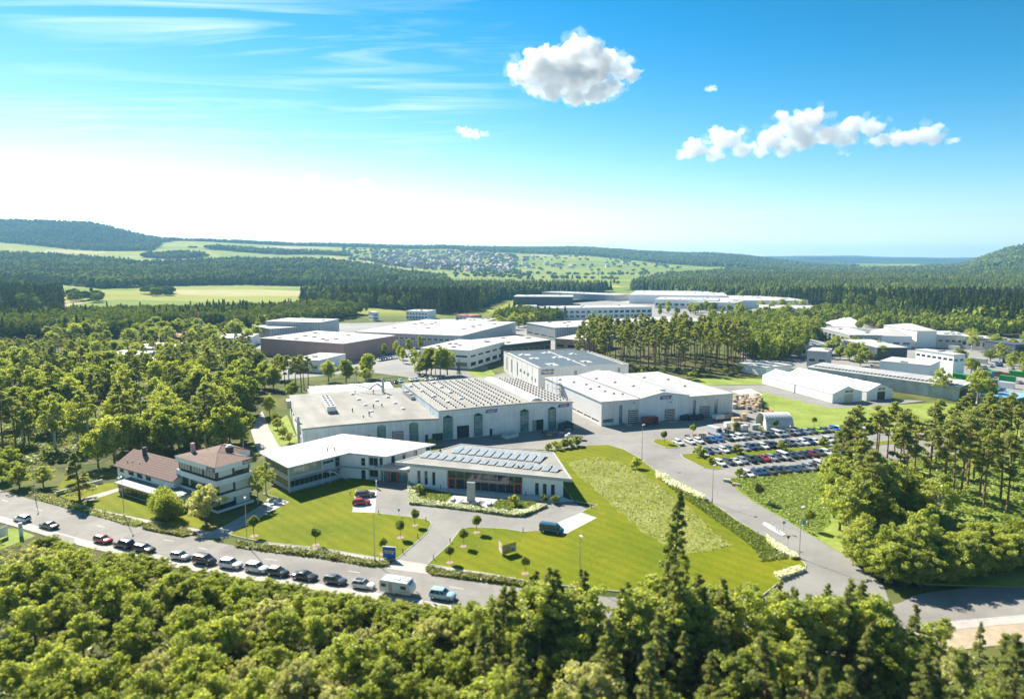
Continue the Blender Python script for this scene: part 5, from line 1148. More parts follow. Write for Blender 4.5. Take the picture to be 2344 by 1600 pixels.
# left side between the trees
for i, (a_, r_, l_, lab, h_) in enumerate((
    (('d',950,318),('d',1230,330),('d',940,300),'flat white building left of the red-roofed pavilion among trees',6),
    (('d',905,450),('d',1000,430),('d',880,425),'small white hall with a tank between the left trees',6),
    (('d',1440,400),('d',1660,412),('d',1420,390),'low white roof in front of the red-roofed pavilion trees',5),
    (('d',1630,250),('d',1900,246),('d',1600,240),'pale low hall behind the left trees near the works',6),
    (('d',640,390),('d',910,400),('d',600,370),'white long roof showing between the dark left pines',7),
    (('d',120,440),('d',430,420),('d',90,420),'white shed roof at far left between the trees',5),
    (('d',0,540),('d',70,520),('d',-80,530),'white flat building cut by the left photo edge',6),
    (('d',2215,410),('d',2420,420),('d',2200,396),'pale hall wall seen behind the thin pine trunks',6),
    (('d',1215,415),('d',1300,405),('d',1200,398),'tiny white gable between two bright broadleaf trees',5))):
    box_building('white_building', lab, a_, r_, l_, h_, WHITE, ROOFW, ((.3,.6),), nx=6, depth=26, vents=2)
def red_roof_pavilion():
    c = P('d',1270,290); b = thing('red_roof_pavilion', 'pavilion with wide red pagoda-like roof among the left trees', 'pavilion', c, 0)
    MB().box(-9,9,-7,7,0,5).build('wall', WHITE, b)
    rm = M('red_tile',(0.40,0.14,0.12),rough=.8,var=.15)
    MB().add([(-17,-12,5),(17,-12,5),(17,12,5),(-17,12,5),(-6,-4,7),(6,-4,7),(6,4,7),(-6,4,7)],[(0,1,5,4),(1,2,6,5),(2,3,7,6),(3,0,4,7),(4,5,6,7),(3,2,1,0)]).build('roof', rm, b)
    MB().add([(-5,-3.5,7.5),(5,-3.5,7.5),(5,3.5,7.5),(-5,3.5,7.5),(0,0,10.5)],[(0,1,4),(1,2,4),(2,3,4),(3,0,4),(3,2,1,0)]).build('upper_roof', rm, b)
    g = thing('brown_gable_house', 'small house with steep brown roof right of the red-roofed pavilion', 'house', P('d',1310,350), .4)
    MB().box(-6,6,-5,5,0,4).build('wall', WHITE, g); MB().add([(-6.5,-5.6,3.8),(6.5,-5.6,3.8),(6.5,5.6,3.8),(-6.5,5.6,3.8),(-6.5,0,9),(6.5,0,9)],[(0,1,5,4),(2,3,4,5),(1,2,5),(3,0,4),(3,2,1,0)]).build('roof', M('dark_brown_tile',(0.14,0.08,0.06),rough=.8), g)
    f = thing('flagpole', 'tall flagpole with red and white flag in front of the left wood', 'flagpole', P('d',1518,300), 0)
    MB().cyl(0,0,0,23,.2,.12,n=6).build('pole', STEEL, f); MB().add([(-.1,0,20),(-3.2,.3,19.6),(-3.4,.2,21.4),(-.1,0,22),(-.1,.08,20),(-3.2,.38,19.6),(-3.4,.28,21.4),(-.1,.08,22)],[(0,1,2,3),(7,6,5,4),(0,4,5,1),(2,6,7,3)]).build('flag', M('flag_red',(0.6,0.12,0.1)), f)
red_roof_pavilion()
def white_heap():
    c = P('r',640,190); b = bpy.data.objects.new('gravel_heap', None)
    n, m_ = 26, 8; mb = MB(); vs = [(0,0,7)]
    rg = random.Random(3)
    for j in range(1, m_+1):
        for i in range(n):
            a = 2*math.pi*i/n; r_ = 24*j/m_*(1+.12*math.sin(3*a)+.05*rg.random()); vs.append((r_*math.cos(a), r_*.7*math.sin(a), max(0,7*(1-(j/m_)**1.4)+rg.uniform(-.6,.6)) if j < m_ else -.1))
    fs = [(0,1+i,1+(i+1)%n) for i in range(n)] + [(1+(j-1)*n+i,1+j*n+i,1+j*n+(i+1)%n,1+(j-1)*n+(i+1)%n) for j in range(1,m_) for i in range(n)]
    bpy.data.objects.remove(b)
    o = mb.add(vs, fs).build('material_heap', M('white_gravel',(0.72,0.71,0.69),rough=.95,var=.06,scale=.1), smooth=True); o.location = c
    tag(o, 'bright white heap of bulk material at the right wood edge', 'heap')
white_heap()
# a village of small houses on the far slope
def village():
    rg = random.Random(11); walls = [M('house_white',(0.70,0.69,0.66),var=.05), M('house_cream',(0.62,0.57,0.47),var=.05), M('house_grey',(0.52,0.52,0.52),var=.05)]
    roofs = [M('roof_red',(0.33,0.15,0.11),var=.15), M('roof_brown',(0.20,0.13,0.10),var=.15), M('roof_grey',(0.24,0.24,0.25),var=.1)]
    protos = []
    for w in range(3):
        for r_ in range(3):
            mb = MB(); l, d, h, rr = 14, 11, 6.0, 4.6
            mb.box(-l/2,l/2,-d/2,d/2,-2,h)
            mb.add([(-l/2,-d/2,h),(-l/2,d/2,h),(-l/2,0,h+rr-.5),(l/2,-d/2,h),(l/2,d/2,h),(l/2,0,h+rr-.5)],[(0,2,1),(3,4,5)])
            mb.add([(-l/2-.6,-d/2-.8,h-.5),(l/2+.6,-d/2-.8,h-.5),(l/2+.6,0,h+rr),(-l/2-.6,0,h+rr),(l/2+.6,d/2+.8,h-.5),(-l/2-.6,d/2+.8,h-.5)],[(0,1,2,3),(3,2,4,5)],1)
            mb.box(l*.2,l*.2+.9,-1.5,-.6,h+rr-1.2,h+rr+1.2,0)
            protos.append(mb.mesh('village_house', [walls[w], roofs[r_]]))
    n = 0; spots = []
    while n < 285:
        px = rg.triangular(800, 1560, 940); Y = rg.uniform(2450, 3500)
        dens = 1 if 800 < px < 1180 else .35
        if px < 860 and Y < 2900: continue
        if rg.random() > dens or (px > 1180 and Y < 2750): continue
        if px > 1180 and not (2850 < Y < 3300): continue
        X = (px - CX)/F*Y
        if any(abs(X-a)+abs(Y-c) < 24 for a, c in spots): continue
        spots.append((X, Y)); n += 1
        o = link('village_house', protos[rg.choice((0,0,0,1,1,2,3,4,5,6,7))]); z = float(terrain_h(X, Y)); o.location = (X, Y, z)
        o.rotation_euler = (0,0,rg.choice((.2,.35,1.8,1.95))+rg.uniform(-.2,.2)); s = rg.uniform(1.0,1.7); o.scale = (s*rg.uniform(.9,1.3), s, s)
        tag(o, 'small pale village house with pitched roof '+('left of the church' if px < 872 else 'right of the church' if px < 1000 else 'in the middle of the far slope' if px < 1180 else 'at the thin right end of the village'), 'house', 'houses of the far village')
    X, Y = (872-CX)/F*3250, 3250.0
    t = thing('church_tower', 'village church tower with pointed dark spire on the far slope', 'church', (X,Y,float(terrain_h(X,Y))), .3)
    MB().box(-4,4,-4,4,-2,24).build('tower', walls[0], t); MB().add([(-4.4,-4.4,24),(4.4,-4.4,24),(4.4,4.4,24),(-4.4,4.4,24),(0,0,46)],[(0,1,4),(1,2,4),(2,3,4),(3,0,4)]).build('spire', roofs[2], t)
    MB().box(4,26,-6,6,-2,11).build('nave', walls[0], t); MB().add([(3.8,-7,10.6),(26.5,-7,10.6),(26.5,0,19),(3.8,0,19),(26.5,7,10.6),(3.8,7,10.6)],[(0,1,2,3),(3,2,4,5),(1,4,2),(0,3,5)]).build('roof', roofs[0], t)
village()
# ------------------------------------------------------------------ vegetation
LEAF_B = leafmat('leaf_broad', (0.20,0.26,0.055), (0.44,0.52,0.11), .66)
LEAF_Y = leafmat('leaf_young', (0.26,0.33,0.085), (0.56,0.63,0.19), .66)
LEAF_D = leafmat('leaf_dark', (0.14,0.19,0.05), (0.31,0.38,0.10), .6)
LEAF_P = leafmat('pine_needles', (0.21,0.25,0.085), (0.42,0.47,0.16), .56)
LEAF_S = leafmat('spruce_needles', (0.03,0.063,0.027), (0.087,0.128,0.042), .22)
LEAF_W = leafmat('leaf_silver', (0.38,0.41,0.20), (0.66,0.68,0.38), .55)
FAR_LEAF = leafmat('far_foliage', (0.04,0.068,0.026), (0.26,0.31,0.055), .2, attr='tint', gloss=0.0)
BARK = M('bark_brown', (0.12,0.09,0.065), rough=.95, var=.3, scale=2.5, bump=.4, bscale=9)
BARKP = M('bark_pine', (0.22,0.13,0.085), rough=.95, var=.3, scale=2.0, bump=.4, bscale=9)
BARKB = M('bark_birch', (0.50,0.48,0.44), rough=.9, var=.35, scale=3, stretch=(1,1,3))
def cards_mesh(name, C, S, mat, rng, up=0.3, aspect=1.7, extra=None, Nrm=None):
    "one mesh of many leaf-sized faces at centres C with sizes S"
    n = len(C); a = rng.normal(size=(n,3)); a /= np.linalg.norm(a,axis=1,keepdims=True)
    nr = rng.normal(size=(n,3)) + np.array([0,0,up]) + (0 if Nrm is None else Nrm)
    nr /= np.linalg.norm(nr,axis=1,keepdims=True)
    t = np.cross(nr, a); t /= np.linalg.norm(t,axis=1,keepdims=True)+1e-9; b = np.cross(nr, t)
    S = S[:,None]; L_ = t*S*.5*aspect**.5*1.15; W_ = b*S*.5/aspect**.5*1.15; bend = nr*S*.16
    V = np.stack([C-L_-bend, C+W_, C+L_-bend, C-W_],1).reshape(-1,3)
    me = bpy.data.meshes.new(name); nv = len(V)
    me.vertices.add(nv); me.vertices.foreach_set('co', V.astype(np.float32).ravel())
    me.loops.add(nv); me.loops.foreach_set('vertex_index', np.arange(nv, dtype=np.int32))
    me.polygons.add(n); me.polygons.foreach_set('loop_start', np.arange(0,nv,4,dtype=np.int32)); me.polygons.foreach_set('loop_total', np.full(n,4,np.int32))
    me.materials.append(mat); me.update(calc_edges=True); return me
def ball(rng, n, fill=.5):
    d = rng.normal(size=(n,3)); d /= np.linalg.norm(d,axis=1,keepdims=True); return d*(fill+(1-fill)*rng.random((n,1))**.6)
def trunk_mb(h, r0, r1, rng, lean=.25, n=7, segs=6):
    mb = MB(); pts = []; off = rng.normal(size=2)*lean
    for i in range(segs+1):
        t = i/segs; pts.append(Vector((off[0]*t*t+.12*math.sin(3*t+off[1]), off[1]*t*t+.12*math.sin(2.3*t+off[0])*t, -.3+(h+.3)*t)))
    for i in range(segs): mb.tube(pts[i], pts[i+1], r0+(r1-r0)*i/segs, r0+(r1-r0)*(i+1)/segs, n)
    return mb, pts
def at_h(pts, z):
    for i in range(len(pts)-1):
        if pts[i].z <= z <= pts[i+1].z: return pts[i].lerp(pts[i+1], (z-pts[i].z)/(pts[i+1].z-pts[i].z))
    return pts[-1]
def broadleaf(seed, h=10., rx=3.6, base=.22, clumps=46, per=80, leaf=.36, bark=BARK, mat=LEAF_B, top=1.0, loose=0.0, cl=1.0):
    rng = np.random.default_rng(seed); mb, pts = trunk_mb(h*.8, .02*h+.04, .03, rng); z0 = h*base; hz = (h-z0)/2; zc = z0+hz
    C=[]; S=[]; Nn=[]
    d = ball(rng, clumps, .45); d[:,2] = d[:,2]*.95+.05
    for k in range(clumps):
        wd = 1.0-.28*max(0,d[k,2])*top
        c = np.array([d[k,0]*rx*.78*wd, d[k,1]*rx*.78*wd, zc+d[k,2]*hz*.82]); c[:2] += rng.normal(size=2)*.25*(1+loose*2)
        r_ = rx*rng.uniform(.22,.40)*cl; m_ = int(per*rng.uniform(.7,1.3))
        q = ball(rng, m_, .35); C.append(c+q*np.array([r_,r_,r_*.78])); S.append(rng.uniform(.65,1.25,m_)*leaf); Nn.append(q*.9)
        if k % 3 == 0:
            a = at_h(pts, max(h*.12, c[2]-rx*.55)); mb.tube(a, Vector(c), .012*h*.5, .02, 5)
    crown = cards_mesh('crown', np.concatenate(C), np.concatenate(S), mat, rng, Nrm=np.concatenate(Nn))
    return mb.mesh('trunk', bark, True), crown
def pine(seed, h=18., r=2.6, base=.52, clumps=28, per=78, leaf=.42, mat=LEAF_P, cone=False):
    rng = np.random.default_rng(seed); mb, pts = trunk_mb(h*.97, .011*h+.05, .05, rng, .5, 7, 8); C=[]; S=[]; Nn=[]
    for k in range(clumps):
        t = (k+.5)/clumps; z = h*(base+(1-base)*t*.98); rr = r*(math.sin(math.pi*min(1,.18+.72*t)))**.8*rng.uniform(.55,1.1)*(1.05-.55*t**3)
        if cone: rr = r*(1-t)**.75*rng.uniform(.55,1.1)+.1
        a = rng.uniform(0,6.28); p0 = at_h(pts, z-.3-rr*.15); c = np.array([p0.x+math.cos(a)*rr*.8, p0.y+math.sin(a)*rr*.8, z+rng.uniform(-.3,.5)])
        if k == clumps-1: c = np.array([p0.x,p0.y,h])
        m_ = int(per*rng.uniform(.7,1.25)); q = ball(rng, m_, .2); rc = rng.uniform(.5,.9)*(.5+r*.20)*((1.05-.6*t) if cone else 1)
        C.append(c+q*np.array([rc,rc,rc*.5])); S.append(rng.uniform(.7,1.2,m_)*leaf); Nn.append(q*.4); mb.tube(p0, Vector(c), .07, .03, 4)
    for k in range(6):   # dead stubs on the bare trunk
        z = h*rng.uniform(.5*base,base); a = rng.uniform(0,6.28); p0 = at_h(pts,z); mb.tube(p0, p0+Vector((math.cos(a)*1.0,math.sin(a)*1.0,.15)), .035, .012, 4)
    return mb.mesh('trunk', BARKP, True), cards_mesh('crown', np.concatenate(C), np.concatenate(S), mat, rng, .5, 2.6, Nrm=np.concatenate(Nn))
def spruce(seed, h=18., r=3.0, base=.1, whorls=22, per=60, leaf=.55, mat=LEAF_S):
    rng = np.random.default_rng(seed); mb, pts = trunk_mb(h, .012*h+.04, .02, rng, .15); C=[]; S=[]
    for k in range(whorls):
        t = k/(whorls-1); z = h*(base+(1-base)*t); rr = r*(1-t)**.85*rng.uniform(.85,1.1)+.15; nb = 7 if t < .8 else 4
        for j in range(nb):
            a = 6.283*j/nb+k*1.1+rng.uniform(-.3,.3); l_ = rr*rng.uniform(.8,1.1); m_ = max(4,int(per/nb*(1.2-t))); s = rng.random(m_)**.7
            dz = -.28*l_*s+.1*l_*s*s; sp_ = .12+.22*l_*(1-s)*.6+.1
            C.append(np.stack([math.cos(a)*l_*s+rng.normal(size=m_)*sp_, math.sin(a)*l_*s+rng.normal(size=m_)*sp_, z+dz+rng.normal(size=m_)*.12],1)); S.append(rng.uniform(.7,1.2,m_)*leaf)
    return mb.mesh('trunk', BARK, True), cards_mesh('crown', np.concatenate(C), np.concatenate(S), mat, rng, .9, 2.0)
def proto(kind, meshes): return (kind, meshes)
BROAD = [broadleaf(s, 11, 4.0+.3*(s%3), .07+.03*(s%3), 74, 64, .37, mat=(LEAF_B, LEAF_Y, LEAF_B, LEAF_D, LEAF_B, LEAF_Y)[s % 6], loose=.5+.4*(s%2), cl=.76, top=1.0+.3*(s%3)) for s in range(6)]
BIRCH = [broadleaf(20+s, 13, 2.9, .2, 66, 58, .30, BARKB, LEAF_Y, 1.8, .9, .72) for s in range(3)]
YOUNG = [broadleaf(40+s, 7, 2.35+.2*(s%3), .04, 78, 80, .215, mat=(LEAF_Y, LEAF_B, LEAF_Y, LEAF_B, LEAF_W)[s % 5], loose=.9, cl=.68, top=1.5) for s in range(6)]
PINES = [pine(60+s, 18, 2.5+.25*(s%3), .48+.05*(s%4)) for s in range(6)]
PINEF = [pine(70+s, 14, 2.5, .14, 58, 85, .30, LEAF_P, True) for s in range(4)]
SPRUCE = [spruce(80+s, 18, 2.9+.3*(s%2)) for s in range(4)]
SHRUB = [broadleaf(90+s, 2.4, 1.35, .02, 22, 70, .20, mat=(LEAF_B, LEAF_Y, LEAF_D)[s % 3], top=.4) for s in range(3)]
def tree(name, pr, loc, h, label, cat='tree', group=None, ref=None, rz=None, wide=1.0):
    o = thing(name, label, cat, loc, random.uniform(0,6.28) if rz is None else rz, group); s = h/ref
    o.scale = (s*wide, s*wide, s)
    for nm, me in zip(('trunk','crown'), pr): link(nm, me, o)
    return o
def proj(X, Y, Z):
    dz = Z-H; f = Y*CP-dz*SP; u = Y*SP+dz*CP; return CX+F*X/f, CY-F*u/f
def scatter(poly, n, dmin, rg, tries=60, ok=None):
    xs=[p[0] for p in poly]; ys=[p[1] for p in poly]; out=[]; t=0
    while len(out) < n and t < n*tries:
        t += 1; x, y = rg.uniform(min(xs),max(xs)), rg.uniform(min(ys),max(ys))
        if not inpoly(x,y,poly) or any((x-a)**2+(y-b)**2 < dmin*dmin for a,b in out): continue
        if ok and not ok(x,y): continue
        out.append((x,y))
    return out
rgv = random.Random(5)
# --- foreground wood: tops kept under the skyline of leaves seen in the photograph
TOPX = [-200,0,91,151,252,353,434,595,706,857,908,958,1074,1109,1180,1248,1300,1358,1424,1525,1590,1636,1686,1777,1858,1954,1999,2029,2080,2145,2231,2344,2600]
TOPY = [1262,1276,1224,1248,1270,1276,1301,1313,1346,1374,1361,1386,1371,1344,1330,1276,1320,1286,1336,1262,1301,1316,1281,1316,1340,1306,1310,1367,1380,1387,1422,1432,1440]
def south_of_street(x, y, val=False):
    best = min(SIDE, key=lambda p: (p.x-x)**2+(p.y-y)**2 if p.x < 60 else 1e9); return best.y if val else y < best.y-1.2
LANDM = [(50,'white hatchback'),(112,'dark sedan'),(236,'red hatchback'),(284,'black off-roader'),(330,'black estate car'),(414,'silver hatchback'),(469,'black minivan'),(528,'first white crossover'),(588,'second white crossover'),(637,'small black car'),(698,'long black sedan'),(768,'dark hatchback'),(832,'white small car'),(911,'caravan'),(1013,'light blue off-roader')]
def where(px, y):
    c = 'below the light blue off-roader' if px < 1220 else 'below the banner lawn' if px < 1450 else 'below the ragged conifer' if px < 1640 else 'below the junction' if px < 1850 else 'below the right street'
    return ('by the street ' if y > 98 else 'halfway down ' if y > 74 else 'at the lower edge ')+c
def foreground():
    pts = scatter([(-112,50),(84,50),(86,112),(20,112),(-60,128),(-125,150),(-140,150)], 430, 3.5, rgv, 40, lambda x,y: (x < 48 and south_of_street(x,y)) or (x >= 48 and y < 87) or (x >= 61 and y < 93))
    nb = 0
    for x, y in pts:
        px = CX+F*x/y; right = px > 1080
        conif = right and rgv.random() < .5
        h = rgv.uniform(9,14) if conif else (rgv.uniform(6,11) if right else rgv.uniform(5.0,8.5))
        okk = False
        for _ in range(8):
            tx, ty = proj(x, y, h)
            if ty >= np.interp(tx, TOPX, TOPY)+rgv.uniform(0,14): okk = True; break
            h *= .86
        if not okk or h < 2.0 or px < -90 or px > 2440 or proj(x, y, h)[1] > 1650: continue
        if conif and h > 4.5:
            tree('pine_tree', rgv.choice(PINEF), (x,y,0), h, 'dark pine in the near wood, '+where(px,y), 'tree', 'pines of the near wood', 14, wide=1.15)
        elif right and rgv.random() < .35:
            tree('birch_tree', rgv.choice(BIRCH), (x,y,0), h, 'light green birch in the near wood, '+where(px,y), 'tree', 'birches of the near wood', 13, wide=1.25)
        elif right:
            tree('broadleaf_tree', rgv.choice(YOUNG), (x,y,0), h, 'bushy broadleaf tree in the near wood, '+where(px,y), 'tree', 'broadleaf trees of the near right wood', 7, wide=1.0)
        else:
            tree('young_tree', rgv.choice(YOUNG), (x,y,0), h, 'young bushy tree in the thicket, '+('bordering the footpath' if y > south_of_street(x,y,True)-9 else 'a few rows back' if y > south_of_street(x,y,True)-22 else 'deep in it' if y > 70 else 'at the lower photo edge')+', below the '+min(LANDM, key=lambda q: abs(q[0]-px))[1], 'tree', 'young trees below the street', 7, wide=1.12)
        nb += 1
foreground()
def footpath_shrubs():
    line=[p for p in SIDE if -125 < p.x < 40]
    for i in range(len(line)-1):
        for k in range(3):
            t=rgv.random(); q=line[i].lerp(line[i+1],t); d=rgv.uniform(1.4,9); q=q+Vector((rgv.uniform(-.5,.5),-d,0)); h=rgv.uniform(1.3,2.2)+d*.28
            tx,ty=proj(q.x,q.y,h)
            if ty < np.interp(tx,TOPX,TOPY)-12: continue
            pxx=CX+F*q.x/q.y; tree('shrub',rgv.choice(YOUNG[:4]),q,h,'low shrub on the bank along the footpath, below the '+min(LANDM,key=lambda w: abs(w[0]-pxx))[1],'shrub','shrubs along the lower footpath',7,wide=1.35)
footpath_shrubs()
def street_edge():
    "trees standing right below the hidden stretch of the street, their tops reaching over its edge"
    rg=random.Random(77); line=[p for p in SIDE if -3 < p.x < 58]
    for k in range(62):
        i=rg.randrange(len(line)-1); q=line[i].lerp(line[i+1],rg.random())+Vector((rg.uniform(-.8,.8),-rg.uniform(1.0,11),0)); pxx=CX+F*q.x/q.y; h=17.
        for _ in range(30):
            tx,ty=proj(q.x,q.y,h)
            if ty >= np.interp(tx,TOPX,TOPY)+rg.uniform(-3,34): break
            h*=.96
        if h < 2.5: continue
        if rg.random() < .42: tree('pine_tree',rg.choice(PINEF),q,h,'slender pointed pine in the near wood, '+where(pxx,101),'tree','pines of the near wood',14,wide=rg.uniform(.9,1.2))
        else: tree('birch_tree',rg.choice(BIRCH),q,h*.92,'airy light tree in the near wood, '+where(pxx,101),'tree','birches of the near wood',13,wide=1.25)
street_edge()
# --- pine grove right of the car park, thick broadleaf edge, hedge along the right street
def right_grove():
    poly = PP('n', (1915,1100),(1960,1045),(2150,1020),(2500,985),(2600,1150),(2344,1180),(2150,1165),(2000,1160),(1900,1150))
    for x, y in scatter(poly, 66, 3.9, rgv):
        h = rgv.uniform(15.5,19.5)
        if proj(x,y,h)[1] < 925: h *= .88
        tree('scots_pine', rgv.choice(PINES), (x,y,.1), h, 'tall bare-trunked pine in the '+('left' if CX+F*x/y < 2050 else 'middle' if CX+F*x/y < 2200 else 'right')+' part of the grove right of the car park', 'tree', 'pines of the right grove', 18, wide=1.15)
    for (nx, ny, h) in ((1928,1140,17),(1940,1132,16),(1960,1150,18.5),(1972,1190,18),(1990,1215,17)):
        p = P('n',nx,ny); tree('pine_tree', rgv.choice(PINES), p, h, 'tall pine at the left edge of the grove right of the car park', 'tree', 'edge pines of the right grove', 18, wide=1.2)
    poly = PP('n', (1880,1180),(1905,1110),(1990,1130),(2120,1170),(2160,1240),(2130,1320),(2060,1330),(2010,1290),(1940,1240))
    for x, y in scatter(poly, 34, 3.4, rgv):
        k = rgv.random(); h = rgv.uniform(8,13)
        if k < .45: tree('birch_tree', rgv.choice(BIRCH), (x,y,.1), h+1.5, 'airy light birch at the front of the right grove', 'tree', 'birches of the right grove', 13, wide=1.2)
        else: tree('broadleaf_tree', rgv.choice(BROAD[:4]), (x,y,.1), h-1, 'dense broadleaf tree at the front of the right grove', 'tree', 'broadleaf trees of the right grove', 11)
    for nx, ny, h in ((1975,1165,15.5),(2010,1200,16.5),(2050,1190,14)): tree('birch_tree', BIRCH[0], P('n',nx,ny), h, 'tallest pale birch in the middle of the right grove', 'tree', 'tall birches of the right grove', 13, wide=1.35)
    line = smooth_poly(PP('n', (2010,1330),(2080,1350),(2160,1342),(2250,1325),(2344,1312),(2480,1298)), 6)
    for i, p in enumerate(line):
        for r_ in (1.2, 4.2, 7.5):
            q = p+Vector((rgv.uniform(-.6,.6), r_+rgv.uniform(-.4,.4), 0)); tree('hedge_tree', rgv.choice(YOUNG[:4]), q, rgv.uniform(5.5,8.2), 'bushy yellow-green tree of the hedge along the right street, '+('street side' if r_ < 2 else 'middle file' if r_ < 5 else 'far side')+', '+('left end' if i < 6 else 'middle' if i < 14 else 'near the photo edge'), 'tree', 'trees of the right street hedge', 7, wide=1.05)
right_grove()
# --- tall pine stand behind the halls
def pine_stand():
    poly = PP('n', (1322,846),(1420,856),(1560,858),(1700,846),(1712,812),(1560,800),(1330,808))
    for x, y in scatter(poly, 115, 3.7, rgv): tree('scots_pine', rgv.choice(PINES), (x,y,0), rgv.uniform(20,25), 'tall slender pine in the '+('left' if CX+F*x/y < 1430 else 'middle' if CX+F*x/y < 1580 else 'right')+' part of the stand behind the gabled hall', 'tree', 'pines of the middle stand', 18, wide=.95)
    for x, y in scatter(PP('n', (1410,862),(1560,866),(1700,856),(1700,848),(1420,856)), 16, 3, rgv): tree('shrub', rgv.choice(SHRUB), (x,y,0), rgv.uniform(2.5,4.5), 'low shrub at the foot of the middle pine stand', 'shrub', 'shrubs under the middle stand', 2.4)
pine_stand()
# --- mixed wood on the left
def left_wood():
    poly = PP('n', (-60,1075),(60,1070),(150,1055),(240,1062),(310,1048),(400,1040),(480,1030),(545,1026),(560,990),(565,950),(560,900),(600,860),(560,800),(430,800),(200,790),(-60,790))
    for x, y in scatter(poly, 330, 3.9, rgv):
        k = rgv.random(); px, py = proj(x,y,0); h = rgv.uniform(12,18)
        lim = np.interp(px, (0,200,350,480,600), (800,790,800,760,760))
        while proj(x,y,h)[1] < lim-25 and h > 6: h *= .9
        if py < 860: h = min(h, rgv.uniform(9,14))
        if k < .38: tree('pine_tree', rgv.choice(PINES), (x,y,0), h+1, 'pine in the '+('left' if px < 200 else 'middle' if px < 400 else 'right')+' part of the mixed wood behind the brown-roofed house', 'tree', 'pines of the left wood', 18, wide=1.25)
        elif k < .52: tree('birch_tree', rgv.choice(BIRCH), (x,y,0), h, 'slim light birch in the mixed wood behind the brown-roofed house', 'tree', 'birches of the left wood', 13, wide=1.1)
        else: tree('broadleaf_tree', rgv.choice(BROAD), (x,y,0), h*.9, 'broadleaf tree in the '+('left' if px < 200 else 'middle' if px < 400 else 'right')+' part of the mixed wood behind the brown-roofed house', 'tree', 'broadleaf trees of the left wood', 11, wide=1.0)
left_wood()
for i,(nx,ny) in enumerate(((225,1068),(262,1058),(300,1052),(335,1046),(372,1046),(410,1040),(450,1038),(490,1034),(528,1028),(552,1012),(280,1032),(350,1024),(430,1018),(510,1010),(395,1028),(470,1020))):
    tree('broadleaf_tree', BROAD[(i*5)%6], P('n',nx,ny), rgv.uniform(10.5,14.5), f'large broadleaf tree close behind the brown-roofed buildings, {ORD[i]} of that row', 'tree', 'trees close behind the brown roofs', 11, wide=.95)
def single(kind, r, x, y, h, label, **k):
    tbl = {'b':('broadleaf_tree',BROAD,11),'i':('birch_tree',BIRCH,13),'p':('pine_tree',PINES,18),'s':('spruce_tree',SPRUCE,18),'y':('young_tree',YOUNG,7),'f':('pine_tree',PINEF,14)}[kind]
    return tree(tbl[0], tbl[1][k.pop('v', rgv.randrange(len(tbl[1])))], P(r,x,y), h, label, 'tree', k.pop('group',None), tbl[2], **k)
single('f','d',605,1480,11.5,'broad bluish pine standing alone between street and house', v=1, wide=1.75)
single('y','d',150,1375,6.5,'round bright tree at far left behind the street lamp', v=1, wide=1.2)
single('y','d',60,1240,7,'leafy tree at the far left edge of the wood', v=3, wide=1.2)
single('y','d',330,1370,5.5,'pale bushy tree left of the lone bluish pine', v=0, wide=1.3)
single('y','d',20,1330,6.0,'bushy tree at the left photo edge above the verge', v=1, wide=1.3)
YEW = broadleaf(120, 6, 3.3, .0, 70, 130, .2, mat=LEAF_B, top=.1)
tree('yew_tree', YEW, P('a',780,1120), 6.6, 'dome-shaped dense evergreen, the further of two before the conservatory', 'tree', None, 6, wide=.9)
tree('yew_tree', YEW, P('a',880,1195), 6.2, 'dome-shaped dense evergreen, the nearer of two before the conservatory', 'tree', None, 6, wide=1.0)
single('y','a',1390,1240,9.6,'pale silvery tree in front of the banded office corner', v=4, wide=.98)
single('i','a',2140,960,9.5,'slim light tree between the banded office and the glass office', v=0, wide=.85)
single('i','a',2260,830,9.0,'leaning light tree behind the banded office', v=1, wide=.9)
single('i','d',1850,1100,9.0,'bright light-green tree behind the banded office at the side drive', v=2, wide=1.1)
single('b','d',1845,760,12,'bright yellow-green tree above the side drive', v=1, wide=.75)
single('b','d',2050,830,7.5,'round tree at the left end of the works hall', v=5, wide=.9)
single('b','d',2220,700,7.5,'leafy tree rising behind the left works hall corner', v=0, wide=1.2)
for i,(x,y,h) in enumerate(((2110,940,4.5),(2150,1000,4.0),(2200,1040,3.8),(2090,880,4))): single('y','d',x,y,h,'bushy shrub tree on the slope left of the works hall', group='shrub trees by the works hall', wide=1.1)
for i,(x,y,h) in enumerate(((1950,690,13),(1880,640,14),(2010,620,13),(1820,560,15),(1960,560,15),(2080,640,12),(2120,560,13),(1760,520,12))): single('b','d',x,y,h,'dark dense broadleaf tree left of the works hall', group='dense trees left of the works hall', wide=.9)
for x,y,h in ((2170,640,15),(2200,660,16),(2250,650,15),(2290,655,16),(2310,640,14),(2345,645,15)): single('p','d',x,y,h,'thin bare-trunked pine left behind the works hall', group='thin pines behind the works hall', wide=1.3)
for r,x,y,h,k in (('p',720,800,11,'b'),('p',870,810,12,'b'),('p',960,800,8,'i'),('p',1060,770,13,'b'),('p',1040,800,7,'y'),('p',1600,740,15,'b'),('p',1680,750,16,'i'),('p',1740,745,15,'b'),('p',1640,760,13,'i'),('p',1460,720,14,'i'),('p',1500,745,8,'y'),('p',1840,745,8,'s'),('p',1560,750,13,'b')):
    single(k,r,x,y,h,'green tree in the belt between works hall and warehouses', group='trees behind the works hall', wide=.95)
for r,x,y in (('p',1200,590),('p',1330,610),('p',1410,560),('p',1510,530),('p',1300,570),('p',1360,640),('p',765,610),('p',910,600),('p',2090,620)): single('b',r,x,y,rgv.uniform(8,11),'round street tree on the warehouse car park', group='street trees on the warehouse car park', wide=.62)
